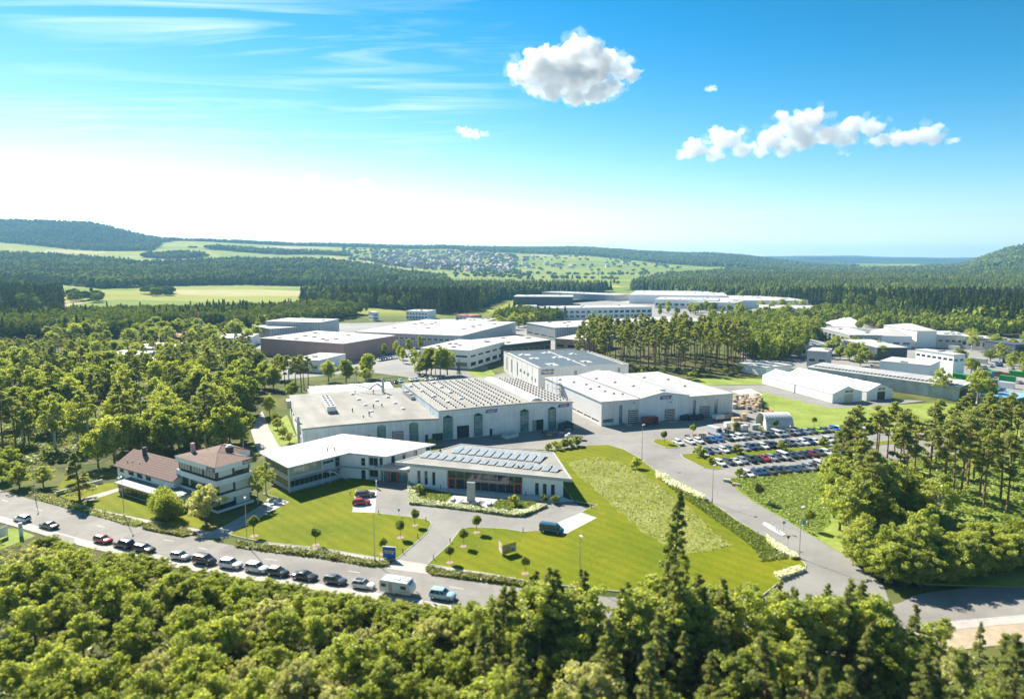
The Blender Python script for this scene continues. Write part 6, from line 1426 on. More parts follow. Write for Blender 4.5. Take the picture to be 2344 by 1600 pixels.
# light green mass right of the pine stand and trees through the estate
def estate_trees():
    G='trees in the industrial estate'; lb='green broadleaf tree among the estate buildings'
    for ei, (poly, n, d, hh) in enumerate(((PP('n',(1690,830),(1730,845),(1800,825),(1870,800),(1880,745),(1800,720),(1690,735),(1660,760)),70,5.5,(9,14)),
                           (PP('n',(1870,830),(1925,835),(2010,842),(2020,815),(1960,775),(1900,790)),26,5,(7,10)),
                           (PP('n',(1640,740),(1860,725),(1850,690),(1700,705),(1560,712)),26,9,(9,13)),
                           (PP('n',(1130,735),(1250,720),(1240,740),(1140,765)),22,6,(8,12)),
                           (PP('n',(1960,760),(2200,760),(2210,735),(1960,738)),22,8,(7,11)),
                           (PP('n',(2180,860),(2344,870),(2500,850),(2400,780),(2220,770)),30,6,(8,13)),
                           (PP('n',(560,790),(640,770),(760,750),(600,748)),14,8,(8,12)),
                           (PP('n',(100,800),(520,800),(560,770),(420,760),(80,770)),50,7,(9,15)))):
        for x,y in scatter(poly,n,d,rgv): tree('leafy_tree', rgv.choice(BROAD+BIRCH[:1]), (x,y,0), rgv.uniform(*hh), 'leafy green tree '+('right of the tall pine stand','left of the long shed','before the distant white halls','left of the striped metal hall','beyond the cream long hall','at the right end of the long shed','before the grey works at the wood edge','on the far side of the left wood')[ei], 'tree', G, 11, wide=1.15)
    for x in (105,240,395,545,625,680,905,985,1110,1180,1240,1330,1480,1560,1690):
        for k in range(1 if x < 1000 else 2):
            p = P('q', x+rgv.uniform(-8,8), 268+rgv.uniform(-8,6) if x < 1000 else 240+rgv.uniform(-30,25)); tree('broadleaf_tree', rgv.choice(BROAD), p, rgv.uniform(8,12), 'round tree in the row before the white three-storey office', 'tree', 'tree row by the white office', 11, wide=.8)
    for x,y,h in ((1500,900,14),(1860,980,17),(1900,930,13),(1960,960,12),(2010,1000,9)): tree('birch_tree', BIRCH[x%3], P('r',x,y), h, 'thin-trunked tree standing before the long shed end', 'tree', 'trees at the end of the long shed', 13, wide=1.15)
    for nx,ny,h in ((600,765,17),(545,780,13),(375,805,13),(470,800,12),(530,745,14)): tree('broadleaf_tree', BROAD[ny%6], P('n',nx,ny), h, 'tall single tree before the grey works at the wood edge', 'tree', 'single trees at the wood edge', 11, wide=.7)
estate_trees()
# --- clipped ball trees on the lawns
def ball_tree(seed):
    rng = np.random.default_rng(seed); mb, pts = trunk_mb(2.2, .06, .045, rng, .04, 6, 3)
    q = ball(rng, 1500, .55); q[:,2] *= .86; q *= (1+.22*np.sin(q[:,:1]*5+seed*2)*np.cos(q[:,1:2]*4+seed)); q[:,2] += .12*np.sin(q[:,0]*3+seed)
    for k in range(4): mb.tube((0,0,1.9),(.4*math.cos(k*1.6),.4*math.sin(k*1.6),2.5),.03,.015,4)
    return mb.mesh('trunk', BARK, True), cards_mesh('crown', q*1.05+np.array([0,0,2.75]), rng.uniform(.13,.24,1500), LEAF_B if seed % 2 else LEAF_D, rng, Nrm=q)
BALLS = [ball_tree(s) for s in range(3)]
MULCH = M('pink_mulch', (0.38,0.27,0.25), rough=.95, var=.25, scale=4)
BT = [(2,358,1298,1.0,'ball-shaped lawn tree nearest the street on the left lawn'),(2,805,1360,1.0,'ball-shaped lawn tree beside the blue street sign'),(2,918,1250,1.05,'ball-shaped lawn tree in the right corner of the left lawn'),(2,1018,1168,1.0,'ball-shaped lawn tree at the tip of the left lawn by the forecourt'),
      (2,1428,1215,1.0,'ball-shaped lawn tree at the forecourt edge of the right lawn'),(2,1340,1308,.95,'ball-shaped lawn tree midway along the drive on the right lawn'),(2,1248,1415,.95,'ball-shaped lawn tree nearest the street beside the drive'),(2,1748,1488,.95,'ball-shaped lawn tree below the yellow banner cube'),
      (1,1480,1070,1.15,'ball-shaped lawn tree beside the street lamp at the office drive'),
      (4,648,960,1.25,'small round tree on the rough meadow by the company road'),(4,965,1130,1.2,'small round tree beside the lamp near the traffic island'),(4,1310,1310,1.1,'small round tree low on the right verge of the company road'),
      (4,55,590,1.15,'round tree on the car park corner island'),(4,238,545,1.0,'round tree behind the parked motorcycles'),(4,510,535,1.1,'round tree beside the white crates'),(4,757,508,1.05,'round tree before the silver arched tent'),(4,1000,485,1.0,'round tree on the meadow right of the arched tent')]
for i,(r,x,y,s,lb) in enumerate(BT):
    o = tree('ball_tree', BALLS[i%3], P(r,x,y,.1), 3.45*s*rgv.uniform(.9,1.06), lb, 'tree', 'ball trees', 3.6, wide=rgv.uniform(.86,1.06))
    if i < 9:
        n=10; MB().add([(0,0,.03)]+[(.8*math.cos(6.283*k/n)*(1+.15*math.sin(k*2)),.8*math.sin(6.283*k/n),.012) for k in range(n)],[(0,1+k,1+(k+1)%n) for k in range(n)]).build('mulch_ring', MULCH, o)
for r,x,y,s,lb in (('h',480,520,1.6,'wide clipped bush at the head of the middle parking island'),('h',875,490,1.3,'first clipped bush between the cars of the second row'),('h',1350,450,1.25,'second clipped bush between the cars of the second row'),('h',1795,410,1.25,'third clipped bush between the cars of the second row'),('h',895,735,1.1,'low pale bush at the head of the fourth parking row'),('h',590,600,.9,'small sapling bush at the tip of the middle parking island')):
    tree('clipped_bush', SHRUB[0], P(r,x,y+8,.1), 2.1*s, lb, 'bush', 'clipped bushes of the car park', 2.4, wide=1.15)
for i,(x,y,h) in enumerate(((450,815,2.2),(500,805,2.6),(560,800,3.0),(600,795,2.8),(640,785,3.2),(525,815,2.0))): tree('shrub', SHRUB[i%2], P(3,x,y,.1), h, 'one of the leafy shrubs clumped behind the pavilion', 'shrub', 'shrub clump behind the pavilion', 2.4)
tree('shrub', SHRUB[1], P(3,1035,935,.1), 3.0, 'single leafy shrub on the lawn edge by the company road', 'shrub', None, 2.4)
tree('shrub', SHRUB[1], P(2,1120,640,.1), 2.4, 'leafy shrub at the tip of the glass office', 'shrub', None, 2.4)
for x,y,s,lb in ((1050,955,1.0,'round golden bush in the left flower bed'),(1685,1040,1.15,'round golden bush in the right flower bed')): tree('round_bush', SHRUB[1], P(2,x,y,.15), 2.3*s, lb, 'bush', None, 2.4)
tree('dark_shrub', SHRUB[2], P('w',1840,510,.1), 1.7, 'dark shrub by the right pavilion corner', 'shrub', None, 2.4); tree('dark_shrub', SHRUB[2], P('w',1990,530,.1), 1.9, 'grey-green shrub at the right pavilion corner, outermost', 'shrub', None, 2.4)
tree('spruce_tree', pine(35, 16, 3.3, .05, 120, 62, .30, LEAF_D, True), P('n',1545,1345), 17.5, 'slender ragged dark conifer rising before the meadow strip', 'tree', None, 16, wide=.82)
# --- meadow, verges, hedges, flower beds: uncountable plants, real blades and leaves
def tufts(name, poly, n, size, mat, z=.1, hz=.35, up=2.2, label=None, aspect=2.6, dens=None):
    rng = np.random.default_rng(n); xs=[p[0] for p in poly]; ys=[p[1] for p in poly]; C=[]
    Q = rng.random((n*4,2))*np.array([max(xs)-min(xs),max(ys)-min(ys)])+np.array([min(xs),min(ys)])
    for q in Q:
        if len(C) >= n: break
        if inpoly(q[0],q[1],poly): C.append((q[0],q[1]))
    C = np.array(C); m_ = len(C); zz = z+rng.random(m_)*hz*(.4+1.2*_vn(C[:,0]*.35,C[:,1]*.35))
    me = cards_mesh(name, np.column_stack([C,zz]), rng.uniform(.6,1.3,m_)*size, mat, rng, up, aspect)
    return stuff(link(name, me))
GRASSL = leafmat('long_grass', (0.2,0.237,0.062), (0.413,0.413,0.163), .4); GRASSM = leafmat('meadow_grass', (0.20,0.235,0.04), (0.38,0.40,0.15), .45)
WILD = leafmat('rough_green', (0.19,0.27,0.06), (0.38,0.46,0.13), .5); FLOW = leafmat('white_blossom', (0.63,0.6744,0.45), (1.025,1.025,0.925), .25); HEDGE = leafmat('hedge_leaf', (0.16,0.22,0.035), (0.34,0.41,0.08), .5)
for v in VERGES: tufts('verge_grass', v, 4200, .34, GRASSL, .1, .5)
tufts('meadow_grass', MEADOW_P, 4500, .28, GRASSM, .1, .26)
tufts('meadow_grass', MEADOW_P, 900, .2, FLOW, .2, .2)
tufts('rough_grass', PP(4, (470,815),(1080,768),(1100,1100),(1000,1178),(800,1058),(640,968),(530,890)), 7000, .40, WILD, .1, .32)
HB = PP(3,(1150,965),(1260,1050),(1540,1190),(1740,1330),(1890,1440),(2060,1535))
tufts('roadside_hedge', ribbon(smooth_poly(PP(3,(1165,968),(1300,1040),(1540,1178),(1700,1290),(1900,1410),(2050,1535)),4), smooth_poly(PP(3,(1190,1010),(1280,1085),(1440,1200),(1640,1340),(1800,1460),(1860,1560)),4)), 5200, .32, HEDGE, .12, .40)
tufts('roadside_blossom', ribbon(PP(3,(1165,962),(1300,1035),(1500,1140)),PP(3,(1170,1000),(1290,1075),(1490,1165))), 3000, .38, FLOW, .35, .8)
tufts('roadside_blossom', ribbon(PP(3,(1900,1405),(2010,1470),(2120,1535)),PP(3,(1910,1440),(1990,1500),(2080,1545))), 1400, .38, FLOW, .3, .8)
tufts('roadside_blossom', PP('c',(1190,330),(1300,295),(1330,310),(1300,325),(1215,355)), 900, .4, FLOW, .2, .7)
BED = PP('w',(15,290),(260,330),(620,400),(540,520),(430,500),(1100,620),(1220,490),(1300,500),(1780,510),(1880,580),(1560,700),(1430,715),(1000,650),(500,590),(200,560),(40,545))
sheet('flower_bed', PP('w',(15,290),(150,310),(260,340),(620,420),(515,540),(560,560),(1110,632),(1225,492),(1700,515),(1880,580),(1700,660),(1560,715),(1400,715),(1000,655),(500,595),(200,565),(40,550)), .14, ROUGH, .2)
tufts('flower_bed_plants', PP('w',(260,350),(600,420),(500,520),(120,480)), 2600, .3, HEDGE, .15, .3); tufts('flower_bed_plants', PP('w',(1225,500),(1700,520),(1760,560),(1500,640),(1120,630)), 2600, .3, HEDGE, .15, .3)
for pl in (PP('w',(15,290),(110,320),(140,470),(200,510),(200,565),(40,550)), PP('w',(200,510),(500,545),(1000,610),(1400,665),(1400,715),(1000,658),(500,597),(200,567)), PP('w',(1400,665),(1600,640),(1740,560),(1880,580),(1700,660),(1560,715),(1400,715))):
    tufts('blossom_border', pl, 2200, .3, FLOW, .2, .55); tufts('blossom_border', pl, 1800, .3, HEDGE, .15, .5)
# --- low undergrowth below the trees
tufts('undergrowth', PP('n',(1900,1150),(2000,1060),(2344,1020),(2500,1150),(2344,1280),(2100,1300),(1990,1240)), 9000, .6, WILD, .1, .6)
tufts('undergrowth', [(-112,50),(60,50),(60,100),(30,100),(-60,112),(-118,138)], 16000, .6, HEDGE, .05, 1.0)
tufts('undergrowth', PP('n',(-60,1078),(150,1060),(300,1010),(540,990),(560,950),(300,940),(-60,980)), 9000, .7, HEDGE, .05, .9)
# --- far woods: tens of thousands of crowns, one object per wood
def lod_conifer(rng):
    V=[]; Fc=[]
    for t,(z0,z1,r) in enumerate(((.12,.62,.5),(.38,.84,.36),(.64,1.0,.22))):
        o=len(V); n=5; V.append((0,0,z1))
        for i in range(n):
            a=6.283*i/n+t*.6+rng.uniform(-.25,.25); rr=r*rng.uniform(.7,1.25); V.append((math.cos(a)*rr,math.sin(a)*rr,z0+rng.uniform(-.05,.05)))
        Fc += [(o,o+1+i,o+1+(i+1)%n) for i in range(n)]
    return np.array(V), Fc
def lod_broad(rng, cards=0):
    if cards:
        q = ball(rng,cards,.6); C = q*np.array([.5,.5,.36])+np.array([0,0,.62]); V=[]; Fc=[]
        for k in range(cards):
            n_=q[k]+rng.normal(size=3)*.5+np.array([0,0,.3]); n_/=np.linalg.norm(n_); a=np.cross(n_,rng.normal(size=3)); a/=np.linalg.norm(a); b=np.cross(n_,a); s=rng.uniform(.07,.14)
            o=len(V); V += [C[k]-a*s*1.3,C[k]+b*s,C[k]+a*s*1.3,C[k]-b*s]; Fc += [(o,o+1,o+2),(o,o+2,o+3)]
        return np.array(V), Fc
    bm = bmesh.new(); bmesh.ops.create_icosphere(bm, subdivisions=1, radius=1)
    V=[]; 
    for v in bm.verts:
        j=rng.uniform(.7,1.25); V.append((v.co.x*.52*j,v.co.y*.52*j,.58+v.co.z*.4*j))
    Fc=[tuple(v.index for v in f.verts) for f in bm.faces]; bm.verts.index_update(); bm.faces.ensure_lookup_table()
    Fc=[tuple(v.index for v in f.verts) for f in bm.faces]; bm.free(); return np.array(V), Fc
rngf = np.random.default_rng(21)
LODC=[lod_conifer(rngf) for _ in range(6)]; LODB=[lod_broad(rngf) for _ in range(6)]; LODN=[lod_broad(rngf,70) for _ in range(5)]
def lod_conifer_cards(rng, n=80):
    V=[]; Fc=[]
    for k in range(n):
        t=rng.random()**.8; r=.30*(1-t)**.8+.02; a=rng.uniform(0,6.28); c=np.array([math.cos(a)*r,math.sin(a)*r,.12+.86*t]); n_=np.array([math.cos(a),math.sin(a),.8])+rng.normal(size=3)*.4; n_/=np.linalg.norm(n_)
        a_=np.cross(n_,rng.normal(size=3)); a_/=np.linalg.norm(a_); b=np.cross(n_,a_); s=rng.uniform(.05,.09); o=len(V); V += [c-a_*s*1.5,c+b*s*.8,c+a_*s*1.5,c-b*s*.8]; Fc += [(o,o+1,o+2),(o,o+2,o+3)]
    return np.array(V), Fc
LODM=[lod_conifer_cards(rngf) for _ in range(5)]
def far_wood(name, poly, conif, kw=1.0, cellk=118., hmin=17, hmax=25, label=None, light=.0, spots=None):
    rg = np.random.default_rng(len(name)*7+int(poly[0][1])); VV=[]; FF=[]; TT=[]; off=0
    pts=[]
    if spots is not None: pts=spots
    else:
        ya=min(p[1] for p in poly); yb=max(p[1] for p in poly); Y=ya
        while Y < yb:
            s=min(max(Y/cellk if Y < 1200 else Y/(cellk*1.2),5.5),30); dpx=s/Y*F; x0=min(p[0] for p in poly); x1=max(p[0] for p in poly); px=x0+rg.random()*dpx
            while px < x1:
                yy=Y+rg.uniform(-.5,.5)*s; pp=px+rg.uniform(-.45,.45)*dpx
                if -260 < pp < 2600 and inpoly(pp,yy,poly): pts.append(((pp-CX)/F*yy,yy,s))
                px+=dpx
            Y+=s*.9
    for (X,Y,s) in pts:
        n1 = float(_vn(np.array(X/90.),np.array(Y/90.))); cf = rg.random() < conif+ (n1-.5)*.9
        near = Y < 900
        n2 = float(_vn(np.array(X/260.+7),np.array(Y/260.)))
        if n2 > .86 and Y > 1300 and rg.random() < .8: continue
        h = rg.uniform(hmin,hmax)*(1.0 if cf else .82); w = max(s*1.25, h*(.42 if cf else .62))*rg.uniform(.85,1.2)
        V,Fc = (LODM if near else LODC)[rg.integers(5)] if cf else (LODN if near else LODB)[rg.integers(5)]
        a=rg.uniform(0,6.28); ca,sa=math.cos(a),math.sin(a); z0=float(terrain_h(X,Y))
        W=np.empty_like(V); W[:,0]=(V[:,0]*ca-V[:,1]*sa)*w*(1.0 if not (cf and not near) else .9)+X; W[:,1]=(V[:,0]*sa+V[:,1]*ca)*w+Y; W[:,2]=V[:,2]*h+z0
        VV.append(W); f=np.array(Fc)+off; FF.append(f); off+=len(V)
        t=(rg.uniform(.05,.30) if cf else rg.uniform(.34,.88) if near else rg.uniform(.22,.62))+light+(n2-.5)*.22; TT.append(np.full(len(V),min(1,t))+rg.uniform(-.08,.08,len(V)))
    if not VV: return
    V=np.concatenate(VV).astype(np.float32); Fa=np.concatenate(FF).astype(np.int32); T=np.clip(np.concatenate(TT),0,1).astype(np.float32)
    me=bpy.data.meshes.new(name); me.vertices.add(len(V)); me.vertices.foreach_set('co',V.ravel()); me.loops.add(Fa.size); me.loops.foreach_set('vertex_index',Fa.ravel())
    me.polygons.add(len(Fa)); me.polygons.foreach_set('loop_start',np.arange(0,Fa.size,3,dtype=np.int32)); me.polygons.foreach_set('loop_total',np.full(len(Fa),3,np.int32))
    at=me.attributes.new('tint','FLOAT','POINT'); at.data.foreach_set('value',T); me.materials.append(FAR_LEAF); me.update(calc_edges=True)
    stuff(link('far_wood',me)); return len(Fa)
TOT=0
for nm,cf in (('left_block',.8),('middle_belt',.42),('ridge_left',.75),('ridge_field',.2),('ridge_row',.3),('right_woods',.62),('hill_right',.6),('spruce_row',.85),('left_near',.22)):
    TOT += far_wood(nm, WOODS[nm], cf, **(dict(hmin=13,hmax=18,light=.12) if nm == 'left_near' else {})) or 0
def loose_trees():
    rg=random.Random(8); sp=[]
    for _ in range(900):
        px=rg.uniform(790,1560); Y=rg.uniform(2400,3700)
        if px > 1180 and rg.random() < .72: continue
        if px < 860 and Y < 2700: continue
        sp.append(((px-CX)/F*Y,Y,14))
    for (a,b,ya,yb,n) in ((1040,1220,1950,2300,60),(1080,1200,1500,1600,30),(1230,1420,2000,2050,26),(1300,1560,2400,2470,40),(150,230,880,960,24),(335,395,1030,1120,26),(400,440,2500,2530,6),(440,470,3000,3030,5),(1150,1420,1700,1760,36),(1400,1480,1580,1660,18)):
        for _ in range(n):
            px=rg.uniform(a,b); Y=rg.uniform(ya,yb); sp.append(((px-CX)/F*Y,Y,11))
    return sp
for nm,pl,lt in (('estate_belt_right',[(1850,640),(2000,580),(2200,520),(2500,470),(2500,560),(2250,580),(2050,660),(1880,760)],.3),('estate_belt_mid',[(1690,400),(1760,372),(1850,400),(1890,520),(1780,640),(1620,600),(1660,480)],.42),('estate_belt_left',[(520,560),(640,590),(760,640),(820,690),(700,690),(600,640),(500,600)],.12),('estate_belt_far',[(1130,640),(1250,600),(1300,640),(1180,700)],.1)):
    TOT += far_wood(nm, pl, .04, hmin=11, hmax=16, light=lt) or 0
TOT += far_wood('hedgerows', [(0,0)], .15, spots=loose_trees(), hmin=11, hmax=18) or 0
print('far tris', TOT)
# ------------------------------------------------------------------ vehicles
TYRE = M('tyre_rubber', (0.02,0.02,0.02), rough=.85, var=.1); RIM = M('alloy_rim', (0.5,0.5,0.52), rough=.3, metal=.8, var=.05)
LAMPF = M('headlight_lens', (0.65,0.68,0.70), rough=.1, var=.05, spec=.8); LAMPR = M('tail_light_lens', (0.42,0.02,0.02), rough=.15, var=.05, spec=.7); BLKP = M('black_plastic', (0.025,0.025,0.027), rough=.6, var=.05)
COLS = {'white':(0.78,0.78,0.77),'silver':(0.48,0.49,0.50),'black':(0.025,0.027,0.03),'dark grey':(0.09,0.095,0.10),'dark blue':(0.03,0.06,0.15),'blue':(0.02,0.13,0.42),'red':(0.45,0.012,0.02),'lime green':(0.32,0.55,0.03),'light blue':(0.36,0.55,0.68),'petrol blue':(0.015,0.09,0.18),'dark red':(0.16,0.01,0.02),'cream':(0.70,0.66,0.55)}
CMAT = {k: paint('paint_'+k.replace(' ','_'), v) for k, v in COLS.items()}
CMAT['silver'].node_tree.nodes['Principled BSDF'].inputs['Metallic'].default_value = .5
CT = {  # length, half width, roof z, shoulder z, hood z front, glass base rear/front x, glass top rear/front x, boot top z
 'hatchback':(4.1,.86,1.47,.93,.80,-1.98,.98,-1.55,.12,.98), 'sedan':(4.7,.90,1.43,.92,.78,-1.55,1.05,-.75,.25,.98),
 'estate car':(4.7,.90,1.48,.93,.80,-2.25,1.05,-1.85,.25,.98), 'off-roader':(4.45,.93,1.68,1.05,.95,-2.1,1.0,-1.75,.2,1.10),
 'minivan':(4.6,.92,1.76,1.05,.88,-2.2,1.45,-2.0,.55,1.10), 'van':(5.1,.95,1.96,1.15,1.0,-2.5,1.85,-2.4,1.05,1.2)}
def car_parts(kind):
    L,w,zr,zs,zh,gr0,gf0,gr1,gf1,zb = CT[kind]; h=L/2
    st = [(-h,.80*w,.38,.72),(-h+.10,.93*w,.30,.86),(-h+.30,w,.24,zs-.01),(gr0+.15,w,.22,zs),(0,w*1.01,.21,zs),(gf0-.1,w,.22,zs),(gf0+.25,w,.22,zs-.04),(h-.45,.98*w,.24,zh+.02),(h-.15,.90*w,.28,zh-.07),(h,.74*w,.34,zh-.22)]
    mb = MB(); rings=[]
    for x,ww,z0,z1 in st:
        half=[(.90*ww,z0),(ww,z0+.16),(ww*1.0,z1-.26),(.965*ww,z1-.06),(.84*ww,z1),(.35*ww,z1+.025)]
        rings.append([(x,-y,z) for y,z in half]+[(x,y,z) for y,z in reversed(half)])
    n=12; vs=[v for r in rings for v in r]; fs=[]
    for i in range(len(rings)-1):
        for j in range(n): a=i*n+j; b=i*n+(j+1)%n; fs.append((a,a+n,b+n,b))
    fs += [tuple(range(n)), tuple(range((len(rings)-1)*n+n-1,(len(rings)-1)*n-1,-1))]
    mb.add(vs, fs)
    w0,w1=.90*w,.70*w if kind not in('van','minivan') else .80*w; zb0=zs-.03; zt=zr-.07
    base=[(gr0,-w0*.93,zb0),(gf0,-w0*.90,zb0),(gf0,w0*.90,zb0),(gr0,w0*.93,zb0)]; top=[(gr1,-w1,zt),(gf1,-w1,zt),(gf1,w1,zt),(gr1,w1,zt)]
    # roof shell
    def rr(e,z): return [(gr1-.06*e,-w1-.03*e,z),(gr1+.35,-w1-.05*e,z),(gf1-.25,-w1-.05*e,z),(gf1+.08*e,-w1*.9,z),(gf1+.08*e,w1*.9,z),(gf1-.25,w1+.05*e,z),(gr1+.35,w1+.05*e,z),(gr1-.06*e,w1+.03*e,z)]
    r0,r1,r2=rr(1,zt-.02),rr(.8,zt+.035),[(x*.92+(gr1+gf1)/2*.08,y*.8,zr) for x,y,_ in rr(.5,0)]
    mb.add(r0+r1+r2,[(i,(i+1)%8,(i+1)%8+8,i+8) for i in range(8)]+[(i+8,(i+1)%8+8,(i+1)%8+16,i+16) for i in range(8)]+[tuple(range(16,24))])
    for i in range(4): mb.tube(base[i],top[i],.05,.045,5)
    for s in(-1,1):
        for f in ((.52,) if kind in('hatchback','sedan') else (.40,.68)):
            xb=gr0+(gf0-gr0)*f; xt=gr1+(gf1-gr1)*(f*.92+.02); mb.tube((xb,s*w0*.925,zb0),(xt,s*(w1+.012),zt),.045,.04,4)
        mb.box(gf0-.42,gf0-.26,s*(w+.02)-.07,s*(w+.02)+.07,zs-.02,zs+.11)
    gm=MB().add(base+top,[(0,1,5,4),(1,2,6,5),(2,3,7,6),(3,0,4,7)])
    fl=MB(); rl=MB(); tr=MB()
    for s in(-1,1):
        fl.add([(h-.09,s*.42*w,zh-.26),(h-.16,s*.84*w,zh-.22),(h-.20,s*.86*w,zh-.07),(h-.10,s*.46*w,zh-.10)],[(0,1,2,3),(3,2,1,0)])
        rl.add([(-h-.012,s*.52*w,.72),(-h+.085,s*.90*w,.72),(-h+.085,s*.88*w,zs-.06),(-h+.0,s*.56*w,zs-.06)],[(0,1,2,3),(3,2,1,0)])
    tr.box(h-.12,h+.015,-.6*w,.6*w,.36,zh-.28); tr.box(-h-.015,-h+.12,-.6*w,.6*w,.40,.56); tr.box(-h+.5,h-.5,-w*.97,w*.97,.17,.26)
    wh=MB(); r_=.33 if kind in('hatchback','sedan','estate car') else .37; N=14
    vs=[];
    for y,rad in((-.10,r_*.93),(-.08,r_),(.08,r_),(.10,r_*.93)): vs+=[(rad*math.cos(6.2832*i/N),y,r_+rad*math.sin(6.2832*i/N)) for i in range(N)]
    wh.add(vs,[(k*N+i,k*N+(i+1)%N,(k+1)*N+(i+1)%N,(k+1)*N+i) for k in range(3) for i in range(N)]+[tuple(range(N)),tuple(range(4*N-1,3*N-1,-1))])
    rm=MB()
    for y in(-.108,.108): rm.add([(.62*r_*math.cos(6.2832*i/10),y,r_+.62*r_*math.sin(6.2832*i/10)) for i in range(10)],[tuple(range(10)) if y<0 else tuple(range(9,-1,-1))])
    wb=L*.29+.08
    return dict(body=mb.mesh('body',BLKP,True), windows=gm.mesh('windows',CARGLASS), front=fl.mesh('headlights',LAMPF), rear=rl.mesh('tail_lights',LAMPR), trim=tr.mesh('bumpers',BLKP), wheel=wh.mesh('wheel',TYRE), rim=rm.mesh('rim',RIM), wb=wb, w=w)
CARS = {k: car_parts(k) for k in CT}
for k in CARS:
    me = CARS[k]['body']; me.polygons.foreach_set('use_smooth',[True]*len(me.polygons))
    try: me.set_sharp_from_angle(angle=R(38))
    except Exception: pass
def set_mat(o, m): o.material_slots[0].link='OBJECT'; o.material_slots[0].material=m
def car(kind, col, loc, rz, label, group=None, detail=True, roof=None):
    d=CARS[kind]; o=thing('parked_'+kind.replace(' ','_').replace('-','_'), label, 'van' if 'van' in kind else 'car', loc, rz, group)
    b=link('body',d['body'],o); set_mat(b,CMAT[col]); link('windows',d['windows'],o)
    if detail:
        link('headlights',d['front'],o); link('tail_lights',d['rear'],o); link('bumpers',d['trim'],o)
    for sx in(-1,1):
        for sy in(-1,1):
            wv=link('wheel',d['wheel'],o); wv.location=(sx*d['wb'],sy*(d['w']-.09),0)
            if detail: link('rim',d['rim'],wv)
    if roof:
        L,w,zr,zs,zh,gr0,gf0,gr1,gf1,zb=CT[kind]; MB().prism([(gr1+.05,-w*.62),(gf1-.05,-w*.6),(gf1-.05,w*.6),(gr1+.05,w*.62)],zr-.02,zr+.012).build('roof_panel',CMAT[roof],o)
    return o
SG='cars parked along the street'
def st_car(x, y, kind, col, rz, label, **k): car(kind, col, P(5,x,y), R(rz), label, SG, **k)
st_car(108,300,'hatchback','white',157,'white hatchback at far left seen from behind, parked along the street')
st_car(237,333,'sedan','dark grey',156,'dark sedan second from the left along the street')
st_car(500,403,'hatchback','red',-22,'red hatchback parked along the street')
st_car(600,425,'off-roader','black',158,'black off-roader right behind the red hatchback')
st_car(698,447,'estate car','black',-20,'black estate car with roof rails ahead of the off-roader')
st_car(875,483,'hatchback','silver',-20,'silver hatchback with dark roof opposite the office drive',roof='black')
st_car(990,505,'minivan','black',-19,'black minivan opposite the office drive')
st_car(1117,524,'off-roader','white',-18,'first of two white crossovers behind the black minivan')
st_car(1243,543,'off-roader','white',-18,'second white crossover, just ahead of the small black car')
st_car(1345,561,'hatchback','black',-18,'small black car with cream roof along the street',roof='cream')
st_car(1475,580,'sedan','black',-17,'long black sedan along the street')
st_car(1622,600,'hatchback','dark grey',-17,'dark hatchback behind the white car with black roof')
st_car(1758,622,'hatchback','white',-16.5,'white small car with black roof just behind the caravan',roof='black')
st_car(2140,673,'off-roader','light blue',-16,'light blue off-roader ahead of the caravan')
car('estate car','dark grey',P(2,685,975,.04),R(4),'dark estate car in the paved visitor bay','cars by the pavilion'); car('hatchback','red',P(2,660,1028,.04),R(6),'red hatchback in the paved visitor bay','cars by the pavilion')
car('van','petrol blue',P(2,1925,1215,.04),R(-20),'petrol blue van parked at the right end of the forecourt')
def caravan():
    o=thing('caravan','white touring caravan with blue stripe parked along the street','caravan',P(5,1925,650),R(-16.5))
    L,w=2.9,1.12; prof=[(-L,.55),(L-.1,.55),(L+.02,.95),(L-.15,1.6),(L-.75,2.55),(-L+.3,2.62),(-L-.02,2.3),(-L-.06,1.2)]
    n=len(prof); MB().add([(x,-w,z) for x,z in prof]+[(x,w,z) for x,z in prof],[tuple(range(n)),tuple(range(2*n-1,n-1,-1))]+[(i,i+n,(i+1)%n+n,(i+1)%n) for i in range(n)]).build('body',CMAT['white'],o)
    for s in(-1,1):
        for x0,x1,z0,z1 in((-2.6,-1.7,1.45,2.05),(1.0,2.0,1.4,2.0)): MB().box(x0,x1,s*w-.015,s*w+.015,z0,z1).build('window',CARGLASS,o)
        MB().box(-2.85,2.7,s*w-.012,s*w+.012,.95,1.12).build('stripe',CMAT['light blue'],o)
        t=link('wheel',CARS['van']['wheel'],o); t.location=(-.2,s*(w-.12),0); link('rim',CARS['van']['rim'],t)
    d=MB().box(-1.2,-.55,-w-.02,-w+.01,.65,2.15).build('door',M('door_rose',(0.55,0.42,0.42),rough=.5),o); MB().box(-.66,-.62,-w-.05,-w-.02,1.3,1.45).build('handle',BLKP,d)
    MB().add([(L-.28,-.8,1.65),(L-.28,.8,1.65),(L-.72,.75,2.42),(L-.72,-.75,2.42)],[(0,1,2,3)]).build('front_window',CARGLASS,o).location=(.06,0,.03)
    mb=MB(); mb.tube((L,-.6,.5),(L+1.3,0,.5),.05); mb.tube((L,.6,.5),(L+1.3,0,.5),.05); mb.tube((L+1.2,0,.5),(L+1.2,0,.05),.04); mb.build('drawbar',STEEL,o)
    MB().box(-.6,.5,-.35,.35,2.6,2.72).build('roof_hatch',LOUV,o); MB().box(1.3,1.9,-.3,.3,2.58,2.68).build('roof_hatch',LOUV,o)
caravan()
